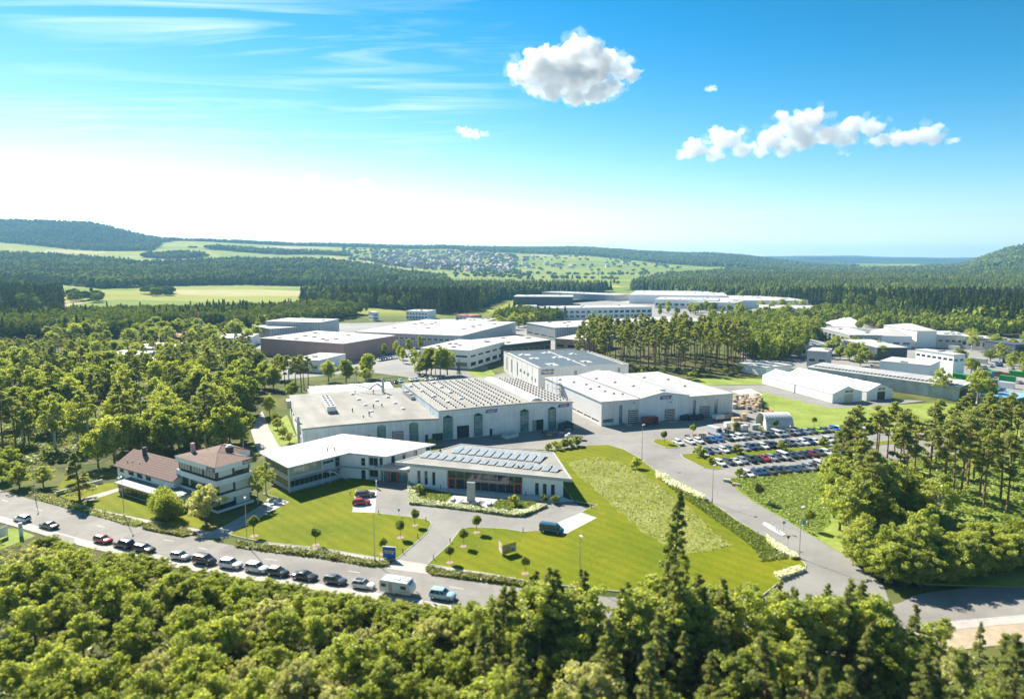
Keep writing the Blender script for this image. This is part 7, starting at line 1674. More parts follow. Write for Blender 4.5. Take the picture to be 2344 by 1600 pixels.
def delivery_van(loc, rz, label):
    o=thing('delivery_van',label,'van',loc,rz); w=1.0
    prof=[(-3.2,.4),(3.0,.4),(3.15,.7),(3.0,1.15),(2.2,1.35),(1.55,2.35),(1.2,2.65),(-3.0,2.75),(-3.2,2.6)]; n=len(prof)
    MB().add([(x,-w,z) for x,z in prof]+[(x,w,z) for x,z in prof],[tuple(range(n)),tuple(range(2*n-1,n-1,-1))]+[(i,i+n,(i+1)%n+n,(i+1)%n) for i in range(n)]).build('body',CMAT['white'],o)
    MB().add([(2.17,-.85,1.42),(2.17,.85,1.42),(1.6,.8,2.28),(1.6,-.8,2.28)],[(0,1,2,3)]).build('windscreen',CARGLASS,o).location=(.03,0,.02)
    for s in(-1,1):
        MB().add([(1.3,s*(w+.012),1.4),(2.05,s*(w+.012),1.4),(1.55,s*(w+.012),2.2),(1.3,s*(w+.012),2.2)],[(0,1,2,3),(3,2,1,0)]).build('side_window',CARGLASS,o)
        for x in(-1.9,2.1): t=link('wheel',CARS['van']['wheel'],o); t.location=(x,s*.92,0)
        MB().box(3.02,3.12,s*.75-.15,s*.75+.15,.8,1.05).build('headlight',LAMPF,o)
    MB().box(3.05,3.2,-.9,.9,.42,.7).build('bumper',BLKP,o)
delivery_van(P('s',915,770), R(-62), 'tall white delivery van behind the first parking row')
def pickup():
    o=thing('flatbed_truck','white flatbed truck parked by the right corner of the works hall','truck',P('t',2150,705),R(172))
    MB().prism([(1.2,-.95),(2.9,-.9),(2.9,.9),(1.2,.95)],.5,[1.9,1.25,1.25,1.9]).build('cab',CMAT['white'],o); MB().box(1.25,2.0,-.8,.8,1.5,2.05).build('cab_roof',CMAT['white'],o); MB().add([(2.02,-.75,1.66),(2.02,.75,1.66),(2.0,.7,2.0),(2.0,-.7,2.0)],[(0,1,2,3)]).build('windscreen',CARGLASS,o)
    mb=MB(); mb.box(-3.0,1.1,-1.0,1.0,.8,.9); mb.box(-3.0,1.1,-1.0,-.95,.91,1.3); mb.box(-3.0,1.1,.95,1.0,.91,1.3); mb.box(-3.05,-3.0,-1.0,1.0,.91,1.3); mb.build('flatbed',CMAT['cream'],o)
    for x in(-2.0,2.0):
        for s in(-1,1): link('wheel',CARS['van']['wheel'],o).location=(x,s*.85,0)
pickup()
# --- car park: four rows, each car placed on its own spot
KN={'h':'hatchback','e':'estate car','s':'sedan','o':'off-roader','m':'minivan','v':'van'}; CN={'w':'white','i':'silver','k':'black','g':'dark grey','n':'dark blue','b':'blue','r':'red','l':'lime green','c':'light blue','d':'dark red','a':'cream'}
ROWS = [('back row of the car park',(265,412),(1925,270),[(265,'ew'),(390,'ew'),(480,'ew'),(560,'hk'),(625,'hb'),(700,'hb'),(790,'og'),(853,'hw'),(915,'ow'),(985,'hi'),(1068,'hg'),(1137,'hi'),(1203,'ok'),(1262,'hg'),(1318,'vw'),(1388,'ei'),(1455,'og'),(1510,'hi'),(1565,'hn'),(1630,'hi'),(1695,'hg'),(1765,'hl'),(1822,'hg'),(1882,'hi'),(1930,'ob'),(1985,'hw'),(2040,'hk'),(2100,'ei'),(2160,'hg'),(2220,'hw')]),
        ('second row of the car park',(590,508),(1870,385),[(590,'hn'),(668,'hi'),(750,'ew'),(815,'hn'),(965,'ei'),(1040,'on'),(1108,'hg'),(1172,'ew'),(1240,'ok'),(1295,'hk'),(1402,'hk'),(1465,'og'),(1535,'si'),(1600,'ew'),(1660,'on'),(1725,'sw'),(1865,'ow'),(1930,'hi'),(2000,'hg'),(2070,'hw'),(2140,'ek')]),
        ('third row of the car park',(710,632),(1850,520),[(710,'ew'),(808,'hg'),(880,'sw'),(955,'hi'),(1038,'ok'),(1118,'hk'),(1188,'hr'),(1262,'ei'),(1335,'hg'),(1390,'vw'),(1480,'hk'),(1550,'hg'),(1620,'hk'),(1698,'ed'),(1775,'og'),(1848,'ew'),(1920,'hi'),(1990,'hg'),(2060,'hw'),(2130,'hk')]),
        ('front row of the car park',(1010,752),(1790,668),[(1010,'ew'),(1108,'hn'),(1172,'hn'),(1248,'og'),(1340,'ek'),(1415,'hg'),(1502,'sn'),(1585,'sg'),(1662,'ei'),(1722,'hk'),(1792,'vw'),(1862,'hi'),(2030,'hb'),(2130,'ob')])]
for nm,a,b,lst in ROWS:
    A_,B_=P('h',*a),P('h',*b); dirn=(B_-A_).normalized()
    for i,(x,cd) in enumerate(lst):
        t0=ray('h',x,a[1]+(b[1]-a[1])*(x-a[0])/(b[0]-a[0])); p=P('h',x,a[1]+(b[1]-a[1])*(x-a[0])/(b[0]-a[0]))
        p=p+Vector((-dirn.y,dirn.x,0))*1.0
        car(KN[cd[0]],CN[cd[1]],p,R(-72.5)+rgv.uniform(-.03,.03),f'{CN[cd[1]]} {KN[cd[0]]}, {ORD[i]} from the left in the {nm}',nm,detail=i<26)
for nm,a,b,lst in ROWS:      # painted bay lines between the cars
    A_,B_=P('h',*a),P('h',*b); dirn=(B_-A_).normalized(); nn=Vector((-dirn.y,dirn.x,0)); L_=(B_-A_).length; k_=int(L_/2.55)
    for i in range(k_+4):
        q=A_+dirn*(i*2.55-1.3)-nn*1.6; sheet('bay_line',[q-dirn*.06,q+dirn*.06,q+dirn*.06+nn*5.0,q-dirn*.06+nn*5.0],.016,PAINT,.006)
# --- cars behind the works hall and on the warehouse car park
for i,(x,y,c) in enumerate(((1625,118,'dark grey'),(1712,110,'black'),(1788,95,'light blue'),(1940,78,'white'),(2015,72,'light blue'),(2165,70,'silver'),(2240,62,'white'),(2320,60,'silver'),(2400,58,'blue'))):
    car('hatchback',c,P('u',x,y),R(-65),f'{c} car, {ORD[i]} from the left in the row behind the works hall','cars behind the works hall',detail=False)
k=0
for row,(a,b,n) in enumerate((((1150,625),(1300,600),8),((1160,600),(1290,575),7),((1380,590),(1520,560),7),((700,640),(840,610),6))):
    for i in range(n):
        x=a[0]+(b[0]-a[0])*i/(n-1); y=a[1]+(b[1]-a[1])*i/(n-1); c=('white','silver','dark grey','black','white','light blue','dark red')[(i*3+row)%7]
        car('hatchback',c,P('p',x,y),R(-60+90*(row==3)),f'{c} car, {ORD[i]} from left, {("lower","upper","right","left")[row]} row of the warehouse car park','cars on the warehouse car park',detail=False)
for i,(x,y) in enumerate(((1345,480),(1470,475))):
    o=thing('box_truck',f'white box truck, {("left","right")[i]} one of two before the pale factory','truck',P('p',x,y+12),R(20)); MB().box(-4.5,2.4,-1.3,1.3,1.0,4.0).build('cargo_box',WHITEF,o); MB().prism([(2.5,-1.2),(4.4,-1.1),(4.4,1.1),(2.5,1.2)],.6,[3.2,2.6,2.6,3.2]).build('cab',CMAT['white'],o)
    for xx in(-3.2,3.4):
        for s in(-1,1): link('wheel',CARS['van']['wheel'],o).location=(xx,s*1.1,0)
# ------------------------------------------------------------------ street furniture and yard goods
def street_lamp(loc, h, label, rz=0, arm=.8):
    o=thing('street_lamp',label,'street lamp',loc,rz,'street lamps'); MB().cyl(0,0,0,h,.085,.05,n=8).build('pole',STEEL,o); MB().cyl(0,0,0,1.0,.16,.15,n=8).build('base_sleeve',STEEL,o)
    hd=MB(); hd.prism([(-.1,-.16),(arm,-.13),(arm,.13),(-.1,.16)],h-.02,[h+.12,h+.17,h+.17,h+.12]); hd.build('lamp_head',WHITEF,o)
for r,x,y,h,rz,lb in ((1,328,915,9.4,-1.2,'street lamp in the verge before the brown-roofed house'),(1,1418,1160,10,-1.2,'street lamp in the verge beside the office drive'),(2,750,1418,10,-1.2,'street lamp in the verge left of the blue street sign'),
    (5,172,195,9.4,-1.2,'street lamp at far left beside the lone bluish pine'),(3,1540,1165,9,.5,'street lamp midway along the company road hedge'),(3,2118,1532,10,.5,'street lamp at the company road junction'),(3,1072,890,10.5,.5,'street lamp where the yard meets the lawn edge'),
    (2,2112,1545,8.5,-1.2,'street lamp at the lower edge of the right lawn'),('h',718,565,8,1.2,'street lamp on the middle parking island, left one'),('h',1420,500,8,1.2,'street lamp on the middle parking island, right one')):
    street_lamp(P(r,x,y), h, lb, rz)
def street_sign():
    a,b=P('i',450,1300),P('i',1205,1360); rz,L=fr(a,b); o=thing('street_sign','blue company sign with orange lettering standing at the drive entrance','sign',a,rz)
    MB().box(0,L,-.12,.12,.35,2.5).build('board',BLUE,o); MB().box(-.06,L+.06,-.15,.15,2.5,2.58).build('top_cap',STEEL,o)
    for x in(.25,L-.25): MB().box(x-.06,x+.06,-.06,.06,0,.35).build('post',STEEL,o)
    t=link('lettering',text_mesh('Herding',.62,ORANGE),o); t.matrix_local=Matrix.Translation((L/2,-.135,1.72))@Matrix.Rotation(R(90),4,'X')
    MB().box(.3,L*.75,-.13,-.121,1.30,1.38).build('underline',WHITEF,o); MB().box(L*.74,L*.86,-.132,-.121,1.18,1.46).build('white_mark',WHITEF,o)
street_sign()
def banner_cube():
    c=P('l',680,1195,.1); rgt=P('l',1390,1000,.1)-c; lft=P('l',470,900,.1)-c; o=thing('banner_cube','yellow and orange banner stretched round posts on the right lawn','banner',c,0)
    for i,v in enumerate((Vector((0,0,0)),rgt,lft)): MB().tube((v.x,v.y,0),(v.x,v.y,2.25),.05).build('post',STEEL,o)
    YB=M('banner_yellow',(0.72,0.52,0.12),rough=.6,var=.25,scale=.9); OB=M('banner_orange',(0.70,0.36,0.16),rough=.6,var=.3,scale=.8); WB=M('banner_white',(0.72,0.66,0.56),rough=.6,var=.12)
    def pnl(nm,v,a0,a1,z0,z1,m,par,e=0.0):
        n_=Vector((v.y,-v.x,0)).normalized()
        if n_.y>0: n_=-n_
        p,q=v*a0+n_*e,v*a1+n_*e; b_=n_*-.02
        return MB().add([(p.x,p.y,z0),(q.x,q.y,z0),(q.x,q.y,z1),(p.x,p.y,z1),(p.x+b_.x,p.y+b_.y,z0),(q.x+b_.x,q.y+b_.y,z0),(q.x+b_.x,q.y+b_.y,z1),(p.x+b_.x,p.y+b_.y,z1)],[(0,1,2,3),(7,6,5,4),(0,4,5,1),(1,5,6,2),(2,6,7,3),(3,7,4,0)]).build(nm,m,par)
    r_=pnl('right_banner',rgt,.02,.98,.25,2.2,YB,o); pnl('orange_field',rgt,.06,.55,.35,1.0,OB,r_,.012); pnl('blue_mark',rgt,.62,.9,.5,1.15,M('banner_blue',(0.12,0.32,0.55)),r_,.014); pnl('white_field',rgt,.58,.96,.42,1.5,WB,r_,.008); pnl('grey_field',rgt,.15,.55,1.3,1.8,M('banner_grey',(0.45,0.42,0.36)),r_,.012)
    l_=pnl('left_banner',lft,.02,.98,.25,2.2,WB,o); pnl('yellow_field',lft,.1,.5,1.2,2.1,YB,l_,.012)
banner_cube()
def stele():
    A_=PAV_A; mt=Matrix.Translation(A_)@Matrix.Rotation(PAV_RZ,4,'Z')
    def w2(u,v,z=0): return mt@Vector((u,v,z))
    sheet('plaza', [w2(*q) for q in ((12.9,-4.6),(24.0,-5.2),(23.2,-11.9),(12.9,-10.6))], .17, PAVEL)
    sheet('pool_gravel', [w2(*q) for q in ((16.0,-6.6),(21.6,-7.0),(21.2,-11.0),(15.4,-10.2))], .175, M('dark_gravel',(0.16,0.16,0.16),rough=.95,var=.25,scale=6))
    o=thing('stone_stele','tall grey stele on a stone base in front of the pavilion','monument',w2(18.5,-8.7,.17),PAV_RZ)
    MB().box(-.95,.95,-.35,.35,.35,4.9).build('slab',M('polished_grey',(0.38,0.40,0.41),rough=.25,var=.06,scale=.6),o); MB().box(-2.0,1.9,-1.0,.9,0,.35).build('base',CONC,o)
    n=10; MB().add([(1.0+math.cos(6.283*i/n)*.3*(0 if 0 else 1),-1.3+.0,.45+math.sin(6.283*i/n)*.3) for i in range(n)]+[(2.3,-1.2,.45+math.sin(6.283*i/n)*.3) for i in range(n)],[(i,(i+1)%n,(i+1)%n+n,i+n) for i in range(n)]).build('stone_roll',CONC,o)
    for (u,v,lb) in((13.9,-8.3,'stone block bench left of the grey stele'),(23.0,-9.2,'stone block bench right of the grey stele')):
        b=thing('stone_bench',lb,'bench',w2(u,v,.17),PAV_RZ); MB().box(-.4,.4,-.9,.9,.12,.5).build('seat',CONC,b); MB().box(-.3,.3,-.8,.8,0,.12).build('plinth',KERB,b)
stele()
BL=[('by the visitor bay corner',2,775,1092),('at the forecourt tip of the left lawn',2,1090,1140),('midway down the drive on its left',2,1035,1250),('near the street on the left of the drive',2,935,1352),('midway down the drive on its right',2,1250,1280),('near the street on the right of the drive',2,1140,1395),('on the right lawn edge below the forecourt',2,1735,1212),('left of the visitor bay',2,586,968),('at the small right forecourt tip',2,2190,1055)]
for t,r,x,y in BL:
    o=thing('bollard_light','small dark bollard light '+t,'bollard',P(r,x,y,.08),0,'bollard lights round the forecourt'); MB().cyl(0,0,0,.85,.08,n=8).build('post',DARK,o); MB().cyl(0,0,.85,1.02,.1,.08,n=8).build('lamp_cap',STEEL,o)
def post_sign(loc,h,label,col,shape='rect',rz=0.0,w=.6,hh=.6):
    o=thing('sign_post',label,'sign',loc,rz); MB().cyl(0,0,0,h,.035,n=6).build('post',STEEL,o)
    if shape=='rect': MB().box(-w/2,w/2,-.06,-.036,h-hh,h).build('sign_plate',col,o)
    else: MB().add([(-w/2,-.05,h),(w/2,-.05,h),(0,-.05,h-.8*w),(-w/2,-.03,h),(w/2,-.03,h),(0,-.03,h-.8*w)],[(0,2,1),(3,4,5),(0,1,4,3),(1,2,5,4),(2,0,3,5)]).build('sign_plate',col,o)
GS=M('sign_green',(0.05,0.3,0.2)); BS=M('sign_sky_blue',(0.1,0.35,0.65))
post_sign(P(2,910,1108),1.7,'small green sign on a post at the forecourt edge',GS,w=.4,hh=.5)
post_sign(P(4,808,1150),2.4,'blue arrow sign on the traffic island',BS); post_sign(P(4,935,1150),2.6,'blue sign on a post beside the lamp at the junction',BS,w=.7,hh=1.0); post_sign(P(4,835,1245),2.4,'dark give-way sign seen from behind by the white blossom',DARK,'tri',w=.9)
post_sign(P('m',1830,1010),2.4,'dark sign on a thin post at the lower footpath',DARK,w=.4,hh=.5)
o=thing('white_stele','slim white stele at the visitor bay corner','sign',P('v',1688,630),.2); MB().box(-.12,.12,-.3,.3,.06,2.0).build('slab',WHITEF,o); MB().box(-.2,.2,-.4,.4,0,.06).build('foot',CONC,o)
def pylon():
    a,b=P('m',640,715),P('m',780,690); rz,L=fr(a,b); o=thing('pylon_sign','white and blue pylon sign at the lower left','sign',a,rz); MB().box(0,L,-.15,.15,.05,3.0).build('panel',M('pylon_white',(0.68,0.72,0.74),rough=.4),o)
    for z0,z1,c in((2.45,2.6,BS),(1.9,2.3,M('pylon_teal',(0.10,0.42,0.45))),(.2,1.1,M('pylon_lightblue',(0.35,0.58,0.72)))): MB().box(.15,L-.1,-.165,-.152,z0,z1).build('print_field',c,o)
    MB().box(-.1,L+.1,-.25,.25,0,.05).build('base',CONC,o)
    a,b=P('m',-60,830),P('m',275,690); rz,L=fr(a,b); o=thing('white_banner','white banner on a frame cut by the left photo edge','banner',a,rz); MB().box(0,L,-.03,.03,.3,2.4).build('banner',WHITEF,o)
    for x in(.05,L-.05): MB().cyl(x,.08,0,2.5,.05,n=6).build('post',STEEL,o)
pylon()
def traffic_island():
    sheet('traffic_island', smooth_poly(PP(4,(678,1098),(700,1092),(815,1160),(812,1172),(790,1170),(690,1112),(678,1098)),3), .12, PAVEL)
    for i,(x,y) in enumerate(((735,1118),(762,1136),(775,1150))): 
        o=thing('traffic_bollard',f'white bollard, {ORD[i]} from the left on the traffic island','bollard',P(4,x,y,.12),0); MB().cyl(0,0,0,.8,.12,n=8).build('post',WHITEF,o); MB().cyl(0,0,.8,1.0,.14,.1,n=8).build('cap',WHITEF,o)
    for x,y,lb in((452,832,'grey concrete block at the car park corner, left one'),(508,858,'reddish concrete block at the car park corner, right one')):
        o=thing('concrete_block',lb,'block',P(4,x,y),-.4); MB().box(-.9,.9,-.4,.4,.08,.65).build('block',CONC if x<480 else M('red_concrete',(0.45,0.33,0.29)),o); MB().box(-.8,-.5,-.35,.35,0,.08).build('foot',CONC,o); MB().box(.5,.8,-.35,.35,0,.08).build('foot',CONC,o)
traffic_island()
WOOD=M('pale_timber',(0.52,0.40,0.26),rough=.85,var=.2,scale=2,stretch=(1,4,4)); WOODD=M('weathered_timber',(0.34,0.29,0.24),rough=.9,var=.2,scale=2)
def crate(loc,l,w,h,rz,label,group,m=None):
    o=thing('wooden_crate',label,'crate',loc,rz,group); m=m or WOOD
    MB().box(-l/2+.03,l/2-.03,-w/2+.03,w/2-.03,.14,h).build('box',m,o)
    mb=MB()
    for x in(-l/2,0,l/2-.1): mb.box(x,x+.1,-w/2,w/2,0,.14)
    mb.build('skid',WOODD,o); MB().box(-l/2,l/2,-w/2,w/2,h+.002,h+.05).build('lid',m,o)
def timber_yard():
    rg=random.Random(4); poly=PP('s',(1195,215),(1340,200),(1590,240),(1600,310),(1560,380),(1400,380),(1190,370)); i=0
    spots=scatter(poly,44,1.9,rg)
    for x,y in sorted(spots): 
        h=rg.uniform(.9,2.4); crate((x,y,0),rg.uniform(1.4,2.4),rg.uniform(1.2,1.7),h,R(17)+rg.choice((0,1.57))+rg.uniform(-.1,.1),'pale wooden crate among the goods stacked right of the gabled hall','crates right of the gabled hall',WOOD if rg.random()<.7 else WHITEF if rg.random()<.4 else WOODD)
        if h>1.3 and rg.random()<.35: crate((x+.1,y+.1,h+.05),1.3,1.1,rg.uniform(.6,1.0),R(17),'small wooden crate on top of another right of the gabled hall','upper crates right of the gabled hall')
    for k,(x,y) in enumerate(((1440,430),(1500,415),(1560,400),(1480,390),(1620,410))): 
        o=thing('pallet_stack','stack of weathered pallets before the crate yard','pallets',P('s',x,y),R(20),'pallet stacks by the crate yard')
        for j in range(4+k%3):
            for s in(-.5,0,.5): MB().box(-.6,.6,s-.09,s+.09,j*.15+.09,j*.15+.12).build('plank',WOODD if k%2 else WOOD,o)
            MB().box(-.58,.58,-.55,.55,j*.15+.002,j*.15+.088).build('core',WOODD,o)
    for k,(x,y) in enumerate(((1635,372),(1662,378),(1690,386),(1712,392))):
        o=thing('blue_barrel',f'dark blue barrel, {ORD[k]} from the left beside the crate yard','barrel',P('s',x,y),0); MB().cyl(0,0,0,1.0,.36,n=12).build('drum',CMAT['dark blue'],o); MB().cyl(0,0,.98,1.06,.3,n=12).build('lid',BLKP,o)
    o=thing('red_tarp','low red covered heap beside the blue barrels','tarp',P('s',1740,430),R(20)); MB().prism([(-1.4,-.7),(1.4,-.7),(1.4,.7),(-1.4,.7)],0,[.5,.7,.6,.8]).build('cover',M('tarp_red',(0.55,0.18,0.16)),o); MB().box(-1.5,1.5,-.8,.8,.005,.06).build('pallet',WOODD,o)
    for k,(x,y,l,w,h,m,lb) in enumerate(((1225,590,3.0,1.6,2.0,WOOD,'big timber crate with white top left of the round tree'),(1225,690,3.2,1.8,2.6,M('tan_crate',(0.50,0.42,0.30)),'tan crate standing behind the round tree'),(1335,545,1.7,1.7,2.4,WOOD,'brown upright crate before the arched tent'),(1345,705,2.4,1.6,2.0,WHITEF,'white wrapped crate beside the round tree'),(1500,680,2.4,1.6,1.6,M('grey_goods',(0.42,0.47,0.45)),'grey goods stack before the arched tent mouth'),(1430,640,2.0,1.4,1.2,WOODD,'low wooden crate before the arched tent mouth'),(1560,660,1.6,1.3,1.3,WHITEF,'pale crate at the arched tent mouth'))):
        crate(P('s',x,y),l,w,h,R(17),lb,None,m)
timber_yard()
def arch_tent():
    a,b=P('s',1690,698),P('s',2100,690); rz,L=fr(a,b); o=thing('arched_tent','silver arched fabric tent with ribbed skin beside the car park','tent',a,rz); W=8.6; hh=5.0; m=14
    FAB=M('silver_fabric',(0.58,0.61,0.63),rough=.4,var=.06,scale=.6)
    ring=[(W/2-W/2*math.cos(math.pi*k/m)*(1.0),hh*math.sin(math.pi*k/m)**.8) for k in range(m+1)]; n=9
    for i in range(n):
        x0,x1=L*i/n,L*(i+1)/n; xm=(x0+x1)/2; vs=[]
        for x,s in((x0,1.0),(xm,1.025),(x1,1.0)): vs+=[(x,W/2+(y-W/2)*s,z*s) for y,z in ring]
        q=m+1; MB().add(vs,[(k+j*q,k+1+j*q,k+1+(j+1)*q,k+(j+1)*q) for j in(0,1) for k in range(m)]).build('fabric_bay',FAB,o,True)
    for x in(0,L):
        mb=MB()
        for k in range(m): mb.tube((x,ring[k][0],ring[k][1]),(x,ring[k+1][0],ring[k+1][1]),.09,n=5)
        mb.build('end_hoop',WHITEF,o)
    MB().add([(L,y,z) for y,z in ring],[tuple(range(m+1))]).build('end_wall',FAB,o)
    fl=[p for p in ring if p[0]<2.6]; MB().add([(-.02,y,z) for y,z in fl]+[(-.02,2.6,0)],[tuple(range(len(fl)+1))]).build('front_flap',WHITEF,o)
    crate(a+Vector((1.2,3.2,0)),2.2,1.8,2.2,rz,'brown crate standing inside the arched tent mouth',None,WOODD)
arch_tent()
def yard_goods():
    def container(loc,rz,label,m,l=6.0,w=2.4,h=2.5,openf=False,group=None):
        o=thing('container',label,'container',loc,rz,group); mb=MB()
        if openf:
            t=.12; mb.box(-l/2,l/2,-w/2,w/2,.1,.2); mb.box(-l/2,l/2,-w/2,w/2,h-.1,h); mb.box(-l/2,-l/2+t,-w/2,w/2,.2,h-.1); mb.box(l/2-t,l/2,-w/2,w/2,.2,h-.1); mb.box(-l/2+t,l/2-t,w/2-t,w/2,.2,h-.1)
        else: mb.box(-l/2,l/2,-w/2,w/2,.1,h)
        mb.build('shell',m,o); rb=MB()
        if not openf:
            for i in range(12): rb.box(-l/2+.2+i*(l-.5)/12,-l/2+.4+i*(l-.5)/12,-w/2-.05,-w/2-.005,.2,h-.1)
            rb.build('ribs',m,o)
        fb=MB()
        for x in(-l/2+.1,l/2-.3):
            for y in(-w/2+.05,w/2-.25): fb.box(x,x+.2,y,y+.2,0,.1)
        fb.build('feet',DARK,o)
        return o
    rzA=fr(P(2,1175,605),P(2,2062,517))[0]; rzB=fr(P(3,803,655),P(3,1672,580))[0]
    container(P('t',65,710),rzA,'dark green container at the step of the works hall',M('dark_green',(0.03,0.08,0.08)),3.4,2.2,2.4)
    container(P('x',775,665),rzB,'open reddish container with pale inside before the gabled hall',M('container_red',(0.30,0.12,0.13)),5.6,2.2,2.7,True)
    BAG=M('white_bag',(0.62,0.64,0.64),rough=.7,var=.06)
    for i,(x,y) in enumerate(((1080,680),(1130,690),(1180,685),(1230,675),(1280,660),(1110,645),(1160,640),(1215,635),(1270,630))):
        o=thing('white_bulk_bag','white bulk bag heaped before the works hall','bag',P('t',x,y),rzA+.2*i,'bulk bags before the works hall'); mb=MB(); mb.prism([(-.55,-.5),(.55,-.5),(.6,.5),(-.6,.5)],.05,[.95,1.05,1.0,.9]); mb.build('bag',BAG,o); MB().box(-.6,.6,-.55,.55,0,.05).build('pallet',WOODD,o)
    o=thing('green_tarp','green sheet lying on the yard before the works hall','tarp',P('t',1000,690),rzA); MB().prism([(-2.4,-.6),(2.2,-.9),(2.4,.6),(-2.0,.9)],.01,[.12,.18,.22,.3]).build('sheet',M('tarp_green',(0.02,0.22,0.14)),o); MB().box(-1.8,1.8,-.4,.4,0,.01).build('fold',GREENP,o)
    o=thing('garden_hut','small dark hut with pyramid roof at the right end of the works hall','hut',P('t',2025,560),rzA); MB().box(-2.2,2.2,-1.2,1.2,0,2.2).build('wall',M('hut_teal',(0.05,0.10,0.11)),o); MB().add([(-1.4,-1.5,2.2),(2.6,-1.5,2.2),(2.6,1.5,2.2),(-1.4,1.5,2.2),(.6,0,3.2)],[(0,1,4),(1,2,4),(2,3,4),(3,0,4),(3,2,1,0)]).build('roof',DARK,o); MB().box(-.9,-.1,-1.25,-1.21,.05,1.9).build('door',CARGLASS,o)
    for i,(x,y,l,m,lb) in enumerate(((1690,650,1.4,DARK,'dark machine frame left on the yard by the works hall'),(1770,680,1.2,M('rust_orange',(0.5,0.2,0.1)),'orange lifting stand on the yard by the works hall'),(1860,640,3.0,M('steel_blue',(0.12,0.25,0.3)),'blue steel beam stack by the works hall'),(1960,650,1.4,STEEL,'grey rack of posts by the works hall'),(2060,600,1.6,STEEL,'steel trestle right of the beam stack'))):
        o=thing('steel_frame',lb,'rack',P('t',x,y),rzA); mb=MB()
        for xx in(-l/2,l/2):
            for yy in(-.5,.5): mb.tube((xx,yy,0),(xx,yy,1.1),.06,n=5)
        mb.build('legs',m,o); MB().box(-l/2-.1,l/2+.1,-.6,.6,1.1,1.25).build('top',m,o)
    for i,(x,y,w_,lb) in enumerate(((330,670,1.6,'brown timber bundle left before the gabled hall'),(430,690,2.2,'pale timber bundle before the left louvre gate'),(1160,640,3.6,'wide pale pallet stack before the middle louvre gate'),(930,640,1.0,'small plank pile beside the open container'))):
        o=thing('timber_bundle',lb,'timber',P('x',x,y),rzB)
        for j in range(4): MB().box(-w_/2,w_/2,-.6+j*.3,-.34+j*.3,.12,.42+.1*(j%2)).build('beam',WOOD if i else WOODD,o)
        MB().box(-w_/2+.1,-w_/2+.25,-.6,.6,0,.12).build('bearer',WOODD,o); MB().box(w_/2-.25,w_/2-.1,-.6,.6,0,.12).build('bearer',WOODD,o)
    o=thing('bale_trailer','long trailer with white wrapped load and brown top at the right hall corner','trailer',P('x',1990,590),rzB+.1); MB().box(-4,4,-1.1,1.1,.7,.9).build('bed',STEEL,o)
    for i in range(6): MB().box(-3.9+i*1.3,-2.7+i*1.3,-1.0,1.0,.9,2.2).build('wrapped_bale',BAG if i<3 else WOODD,o)
    for x in(-2.5,2.5):
        for s in(-1,1): link('wheel',CARS['van']['wheel'],o).location=(x,s*.95,0)
    for i,(x,y) in enumerate(((1370,590),(1480,590),(1600,585))):
        o=thing('dark_machine',f'dark covered machine, {ORD[i]} from the left in the shade of the gabled hall','machine',P('x',x,y),rzB); MB().prism([(-1.6,-.9),(1.5,-.9),(1.5,.9),(-1.6,.9)],.15,[1.3,1.8,1.9,1.5]).build('cover',M('dark_tarp',(0.03,0.05,0.06),rough=.5),o); MB().box(-1.5,1.4,-.7,.7,0,.15).build('skid',DARK,o)
    for i,(x,y) in enumerate(((1065,735),(1105,750),(1150,765),(1185,775))):
        o=thing('waste_bin',f'dark wheeled bin, {ORD[i]} from the left beside the delivery van','bin',P('s',x,y),R(17)); MB().prism([(-.5,-.45),(.5,-.45),(.5,.45),(-.5,.45)],.12,1.2).build('bin',M('bin_dark',(0.03,0.06,0.08)),o); MB().box(-.55,.55,-.5,.5,1.2,1.28).build('lid',BLKP,o); MB().cyl(0,0,0,.12,.3,n=8).build('wheel_base',BLKP,o)
    o=thing('crate_trailer','white covered trailer beside the bins','trailer',P('s',1120,660),R(17)); MB().box(-1.6,1.6,-.9,.9,.5,2.0).build('box',WHITEF,o)
    for s in(-1,1): link('wheel',CARS['hatchback']['wheel'],o).location=(0,s*.85,0)
    for i,(x,y,c) in enumerate(((470,805,'dark blue'),(500,800,'silver'),(605,800,'red'),(685,795,'black'),(715,792,'dark grey'),(750,795,'black'))):
        o=thing('motorcycle',f'{c} motorcycle, {ORD[i]} from the left behind the parked white cars','motorcycle',P('s',x,y),R(-70)); mb=MB()
        for xx in(-.7,.7): mb.add([(xx+.3*math.cos(6.283*k/10),-.05,.3+.3*math.sin(6.283*k/10)) for k in range(10)]+[(xx+.3*math.cos(6.283*k/10),.05,.3+.3*math.sin(6.283*k/10)) for k in range(10)],[(k,(k+1)%10,(k+1)%10+10,k+10) for k in range(10)]+[tuple(range(9,-1,-1)),tuple(range(10,20))])
        mb.build('wheels',TYRE,o); MB().prism([(-.6,-.14),(.45,-.16),(.45,.16),(-.6,.14)],.45,[.82,.95,.95,.82]).build('body',CMAT[c],o); MB().tube((.5,-.35,1.05),(.5,.35,1.05),.025).build('handlebar',BLKP,o); MB().tube((.5,0,1.05),(.72,0,.3),.04).build('fork',STEEL,o)
    rk=thing('bicycle_rack','low metal bicycle rack left behind the first white car','rack',P('s',330,830),R(17)); mb=MB()
    for i in range(9): mb.tube((-3+i*.75,0,0),(-3+i*.75,0,.7),.025,n=4); mb.tube((-3+i*.75,0,.7),(-3+i*.75,.6,.7),.025,n=4)
    mb.build('hoops',STEEL,rk); MB().box(-3.1,3.1,-.04,.04,0,.05).build('rail',STEEL,rk)
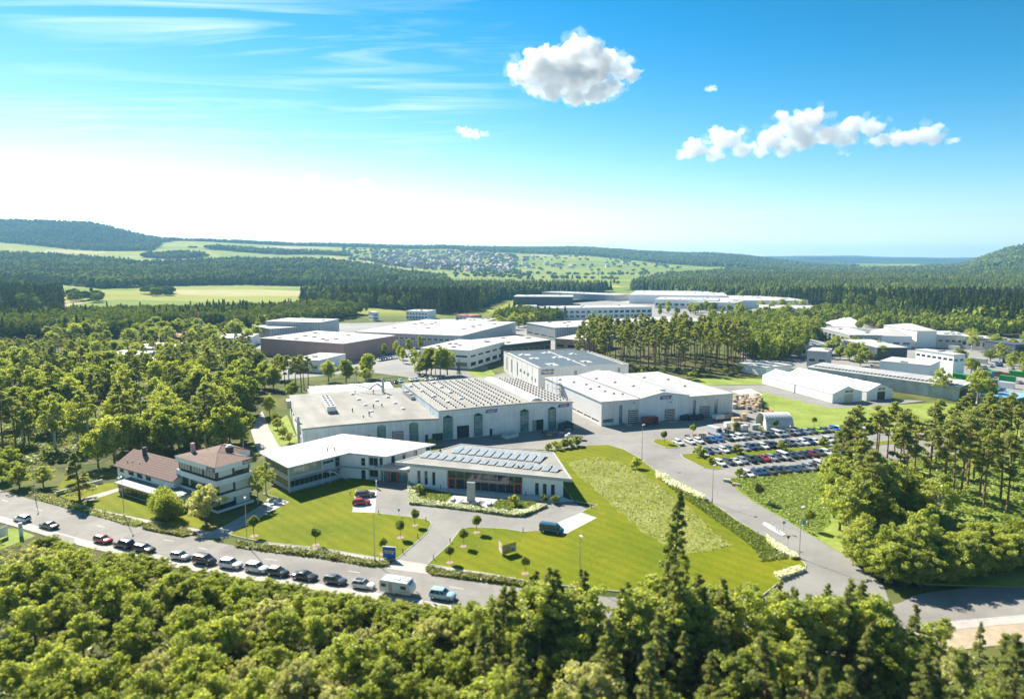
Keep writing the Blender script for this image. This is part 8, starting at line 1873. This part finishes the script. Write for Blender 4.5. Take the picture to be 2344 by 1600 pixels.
    for i,(r,x,y,l,lb) in enumerate((('r',1290,660,6,'green container nearest the white yard hall'),('r',1330,690,5,'lower green container before the white yard hall'),('r',1420,690,4,'small green container right of the pair'),('r',1700,720,6,'green container in the row behind the long shed, left'),('r',1800,738,6,'green container in the row behind the long shed, right'),('r',2160,740,6,'green container under the trees at the right'),('r',1500,655,4,'green block beside the white hall corner'))):
        container(P(r,x,y),fr(P('r',205,600),P('r',1695,800))[0],lb,GREENP,l,2.5,2.7)
    rzS=fr(P('r',205,600),P('r',1695,800))[0]
    for i,(x,y,l,m,lb) in enumerate(((1960,700,6,CMAT['blue'],'blue container on the yard behind the thin-trunked trees'),(2040,690,6,GREENP,'green container beside the blue one at the right'),(2120,700,5,M('container_rust',(0.32,0.16,0.10)),'rust-brown container in the right yard'),(2010,780,6,DARKC,'dark container lowest in the right yard'),(2150,800,6,CMAT['white'],'white container in the right yard'),(2250,690,6,GREENP,'green container nearest the right photo edge'),(1960,850,5,DARKC,'dark container near the long shed end'),(2080,860,4,CMAT['dark blue'],'dark blue container near the long shed end'),(1640,430,6,CMAT['white'],'white container behind the taller white block'),(1760,560,6,CMAT['silver'],'silver container right of the taller white block'),(2180,560,6,DARKC,'dark container under the far right trees'),(1900,560,6,CMAT['cream'],'cream container in the far right yard'))):
        container(P('r',x,y),rzS+(.0 if i%3 else 1.2),lb,m,l,2.5,2.6,group='containers in the right yard')
    for i,(x,y,c) in enumerate(((1580,640,'white'),(1870,640,'dark grey'),(1930,620,'silver'),(2000,600,'white'),(2080,590,'blue'),(2200,620,'white'),(860,610,'dark grey'),(930,600,'white'),(1010,622,'silver'),(2280,760,'silver'))):
        car('hatchback' if i%2 else 'van',c,P('r',x,y),rzS+1.4,f'{c} vehicle, {ORD[i]} from the left of those standing in the right yard','vehicles in the right yard',detail=False)
    for i,(x,y) in enumerate(((1150,665),(1245,685),(900,620),(990,640))): crate(P('r',x,y),5,2.2,1.8,fr(P('r',205,600),P('r',1695,800))[0],'brown stacked goods before the white yard hall','goods before the white yard hall',M('brown_goods',(0.42,0.30,0.2)) if i<2 else WOODD)
yard_goods()
# ------------------------------------------------------------------ air
# air: one closed box of thin pale haze round everything
hz=MB().box(-29500,29500,-300,14200,-14,340).build('haze',None); hz['kind']='stuff'
hm=bpy.data.materials.new('air'); hm.use_nodes=True; nt=hm.node_tree; nt.nodes.remove(nt.nodes['Principled BSDF'])
v=nt.nodes.new('ShaderNodeVolumePrincipled'); v.inputs['Density'].default_value=0.00009; v.inputs['Color'].default_value=(.30,.64,1,1); v.inputs['Anisotropy'].default_value=.15
nt.links.new(v.outputs[0],nt.nodes['Material Output'].inputs['Volume']); hz.data.materials.clear(); hz.data.materials.append(hm)
